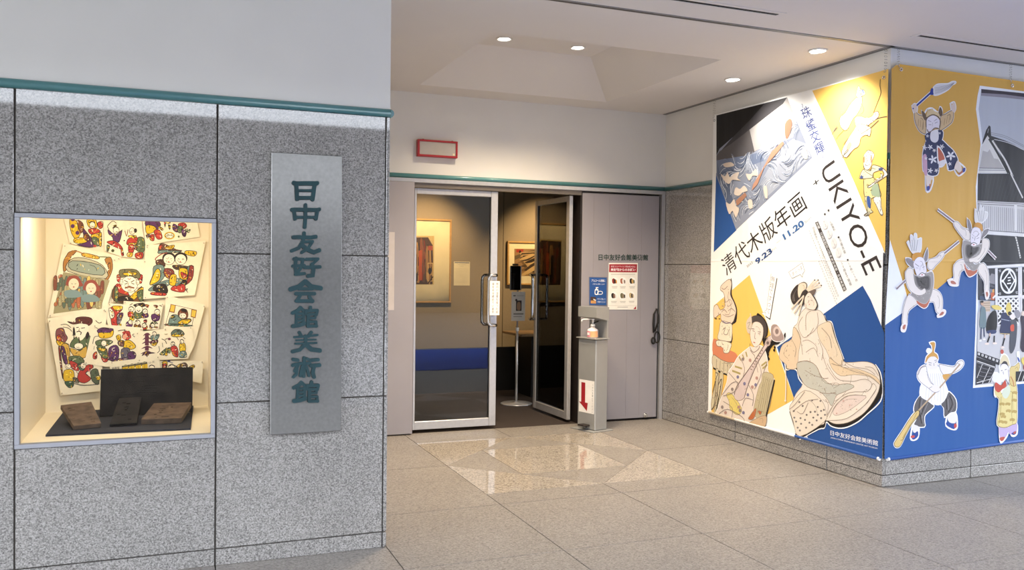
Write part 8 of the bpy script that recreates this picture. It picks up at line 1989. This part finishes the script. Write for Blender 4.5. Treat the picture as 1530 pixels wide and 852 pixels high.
for a0, a1, hx, nm in ((PI*.55, PI*1.12, 'e08a9a', 'pink_label'), (PI*1.12, PI*1.62, 'e9a878', 'orange_label')):
    b = MB(); n = 10
    for k in range(n+1):
        a = a0+(a1-a0)*k/n; b.v += [(.0417*math.cos(a), .0417*math.sin(a), .008), (.0417*math.cos(a), .0417*math.sin(a), .070)]
    b.f = [(2*k, 2*k+2, 2*k+3, 2*k+1) for k in range(n)]; b.build('label', mat(nm, hx, .5), t)
MB().box((-.0432, -.010, .028), (-.0424, .012, .056)).build('label_mark', mat('label_white', 'f1efec', .6), t)
WHP = mat('white_plastic', 'ecebe8', .35)
MB().lathe([(.018, .112), (.018, .135), (.012, .142), (.007, .144), (.007, .185), (.013, .187), (.013, .198), (.008, .200)], 18).build('pump', WHP, t, smooth=True)
MB().tube([(0, 0, .193), (-.075, .02, .193), (-.088, .024, .186), (-.092, .025, .165)], .0055, 8).build('nozzle', WHP, t, smooth=True)
# ------------------------------------------------------------------ gallery beyond the doors
TAN = mat('gallery_wall_cloth', '8d7f66', .9, var=.03, scale=40); CARP = mat('dark_carpet', '332924', .95, var=.2, scale=90, bump=.4); DADO = mat('black_dado', '0d0c0c', .6)
IY = 10.30
struct(MB().box((.6, YB+.01, -.05), (6.6, IY+.1, .0)).build('floor_gallery', CARP))
struct(MB().box((.6, IY, .56), (6.6, IY+.1, 2.9)).build('wall_gallery_back', TAN)); struct(MB().box((.6, IY-.006, .0), (6.6, IY+.1, .56)).build('trim_12', DADO))
struct(MB().box((.5, YB+.2, 0), (.6, IY+.1, 2.9)).build('wall_gallery_left', TAN)); struct(MB().box((6.5, YB+.2, 0), (6.6, IY, 2.9)).build('wall_gallery_right', TAN))
struct(MB().box((.5, YB+.2, 2.86), (6.6, IY+.1, 2.9)).build('ceiling_gallery', mat('gallery_ceiling', '6d665c', .9))); struct(MB().box((.6, YB+.2, 2.42), (6.6, YB+.3, 2.86)).build('wall_gallery_front', TAN))
struct(MB().box((3.985, IY-.003, .56), (3.991, IY, 2.86)).build('trim_13', mat('panel_seam', '4a4032', .9)))
OAK = mat('oak_frame', 'b08a4e', .45, var=.12, scale=30); MOUNT = mat('cream_mount', 'd9cda8', .85)
def picture(name, label, x0, x1, z0, z1, key):
    t = thing(name, label, 'framed picture', (x0, IY, z0)); w = x1-x0; h = z1-z0; f = .022
    for nm, lo, hi in (('frame_rail', (0, -.035, h-f), (w, 0, h)), ('frame_rail', (0, -.035, 0), (w, 0, f)), ('frame_stile', (0, -.035, f), (f, 0, h-f)), ('frame_stile', (w-f, -.035, f), (w, 0, h-f))): MB().bbox(lo, hi, .003).build(nm, OAK, t)
    MB().box((f, -.018, f), (w-f, -.002, h-f)).build('mount', MOUNT, t)
    o = flat_obj('print', ART[key], PAPER, t, 0, 0, 0, .00003); o.rotation_euler = FACE_Y; o.location = (2.6-x0, -.0185, -z0)
    MB().box((f, -.028, f), (w-f, -.026, h-f)).build('glazing', CASEGL, t)
picture('framed_picture', 'tall framed print with wide cream mount seen through the closed glass door', 2.28, 3.284, 1.128, 2.167, 'I_print_left')
picture('framed_picture', 'wide framed print of a crowded street behind the open glass door', 4.035, 4.990, 1.355, 1.918, 'I_print_right')
t = thing('wall_text', 'white text sheet with grey heading beside the tall framed print', 'notice', (3.328, IY-.002, 1.345), FACE_Y); MB().box((0, 0, -.002), (.212, .300, 0)).build('sheet', MOUNT, t)
flat_obj('lettering', [('p', '6d7078', [80, 2800, 2040, 2800, 2040, 2920, 80, 2920]), ('l', '8f8a80', 30, [500, 2600, 1600, 2600]), ('l', '8f8a80', 25, [800, 2420, 1300, 2420])]+[('l', 'aaa290', 22, [200, 2100-170*k, 1900, 2100-170*k]) for k in range(11)], PAPER, t, z0=.0004)
# temperature screening stand
t = thing('thermometer_stand', 'slim silver pole stand with black screen and small sign inside the doorway', 'stand', (3.755, 9.22, 0))
MB().lathe([(.185, .001), (.185, .008), (.17, .014), (.03, .018), (.016, .03)], 36).build('base', ALU, t, smooth=True); MB().tube([(0, 0, .02), (0, 0, .86)], .014, 12).build('pole', ALU, t, smooth=True); MB().tube([(0, 0, .86), (0, 0, 1.33)], .010, 12).build('pole', ALU, t, smooth=True); MB().lathe([(.02, .845), (.021, .885)], 14).build('clamp', WHP, t)
MB().bbox((-.105, -.035, 1.318), (.020, -.010, 1.598), .006).build('screen', mat('screen_black', '050506', .12), t); MB().bbox((.0205, -.036, 1.318), (.030, -.008, 1.598), .003).build('bezel', ALU, t); MB().bbox((-.075, -.032, 1.600), (-.005, -.008, 1.622), .004).build('sensor', BLACK, t)
s = MB().box((-.090, -.040, .965), (.078, -.037, 1.300)).build('sign', mat('sign_grey', 'b9b4aa', .5), t)
o = flat_obj('sign_print', [('p', '2e2a28', [550, 1150, 1250, 1150, 1250, 2350, 550, 2350]), ('P', '8a6a50', [700, 1300, 1100, 1300, 1080, 2100, 720, 2100]), ('P', '2e2a28', [430, 2350, 560, 2550, 720, 2400, 600, 2250]), ('l', '4a4642', 130, [200, 2900, 500, 2900]), ('l', '8a847c', 60, [600, 2900, 1500, 2900]), ('l', '4a4642', 110, [250, 800, 1500, 800]), ('l', '6a645c', 70, [250, 500, 1300, 500])], PAPER, s, z0=0); o.rotation_euler = FACE_Y; o.location = (-.090, -.0405, .965)
# reception desk
t = thing('reception_desk', 'dark reception desk with pale top behind the open glass door', 'desk', (4.05, 9.58, 0)); 
MB().bbox((-.10, 0, .745), (1.75, .62, .775), .004).build('desk_top', mat('desk_top', '8a6f4e', .45, var=.1, scale=20), t); MB().box((.06, .05, .0), (1.70, .58, .745)).build('body', DADO, t)
t = thing('leaflet_holder', 'clear white leaflet holder on the reception desk', 'leaflet holder', (4.40, 9.72, .775)); MB().prism([(0, 0), (.13, 0), (.13, .006), (.02, .006), (-.02, .19), (-.026, .19), (-.006, .006)], 0, .16, 'y').build('holder', mat('clear_acrylic', 'c9c4ba', .15), t); MB().prism([(.012, .008), (.02, .008), (-.012, .17), (-.018, .17)], .01, .15, 'y').build('leaflets', MOUNT, t)
for k, (x, y, hx, lb_) in enumerate(((4.62, 9.66, '3a3836', 'dark stack of booklets on the reception desk'), (4.86, 9.68, 'b9b2a4', 'pale stack of papers on the reception desk end'))):
    t = thing('booklet_stack', lb_, 'papers', (x, y, .775))
    for q in range(4): MB().box((-.002*q, .003*(q % 2), .008*q), (.20-.003*q, .15, .008*q+.0075)).build('booklet', mat('booklet_%d_%d' % (k, q % 2), hx if q % 2 else ('57534e' if k == 0 else 'd0cabd'), .7), t)
t = thing('desk_sign', 'white standing card on the reception desk behind the glass', 'card', (4.60, 9.95, .775)); MB().hexa([(0, 0, 0), (.22, 0, 0), (.22, .004, 0), (0, .004, 0)], [(0, .03, .19), (.22, .03, .19), (.22, .034, .19), (0, .034, .19)]).build('card', mat('card_grey', '8f8a80', .6), t); MB().hexa([(.09, .034, 0), (.13, .034, 0), (.13, .07, 0), (.09, .07, 0)], [(.09, .030, .14), (.13, .030, .14), (.13, .034, .14), (.09, .034, .14)]).build('strut', MOUNT, t)
# lamps added out of view to light the gallery
def added_gallery_lamp(x, y, tx, tz, p, label):
    t = thing('added_spotlight', label, 'spotlight', (x, y, 2.86), group='added gallery spotlights')
    MB().tube([(0, 0, 0), (0, 0, -.05)], .02, 12).build('mount', BLACK, t); MB().tube([(0, 0, -.05), (0, .07, -.11)], [.035, .045], 16).build('head', BLACK, t)
    light('lamp', 'SPOT', (x, y+.09, 2.73), (tx, IY, tz), p, (1, .70, .38), t, spot_size=1.3, spot_blend=.8, shadow_soft_size=.03)
added_gallery_lamp(2.95, 9.2, 2.95, 1.6, ROOM_W, 'added spotlight out of view, aimed at the tall framed print'); added_gallery_lamp(4.55, 9.2, 4.55, 1.55, ROOM_W, 'added spotlight out of view, aimed at the wide framed print')
# ------------------------------------------------------------------ across the walkway, added out of view for reflections: low building, open sky above
struct(MB().box((-30, -13.2, -.25), (40, -12.8, 5.15)).build('wall_opposite_added', mat('added_opposite_wall', '5c5a58', .8)))
mt = thing('entrance_mat', 'blue floor mat on the walkway, seen only mirrored in the closed glass door', 'mat', (4.9, 1.5, 0)); MB().bbox((-1.5, -1.45, 0), (1.35, 1.68, .008), .003).build('mat', mat('blue_matting', '1f54cc', .9, var=.15, scale=2), mt)
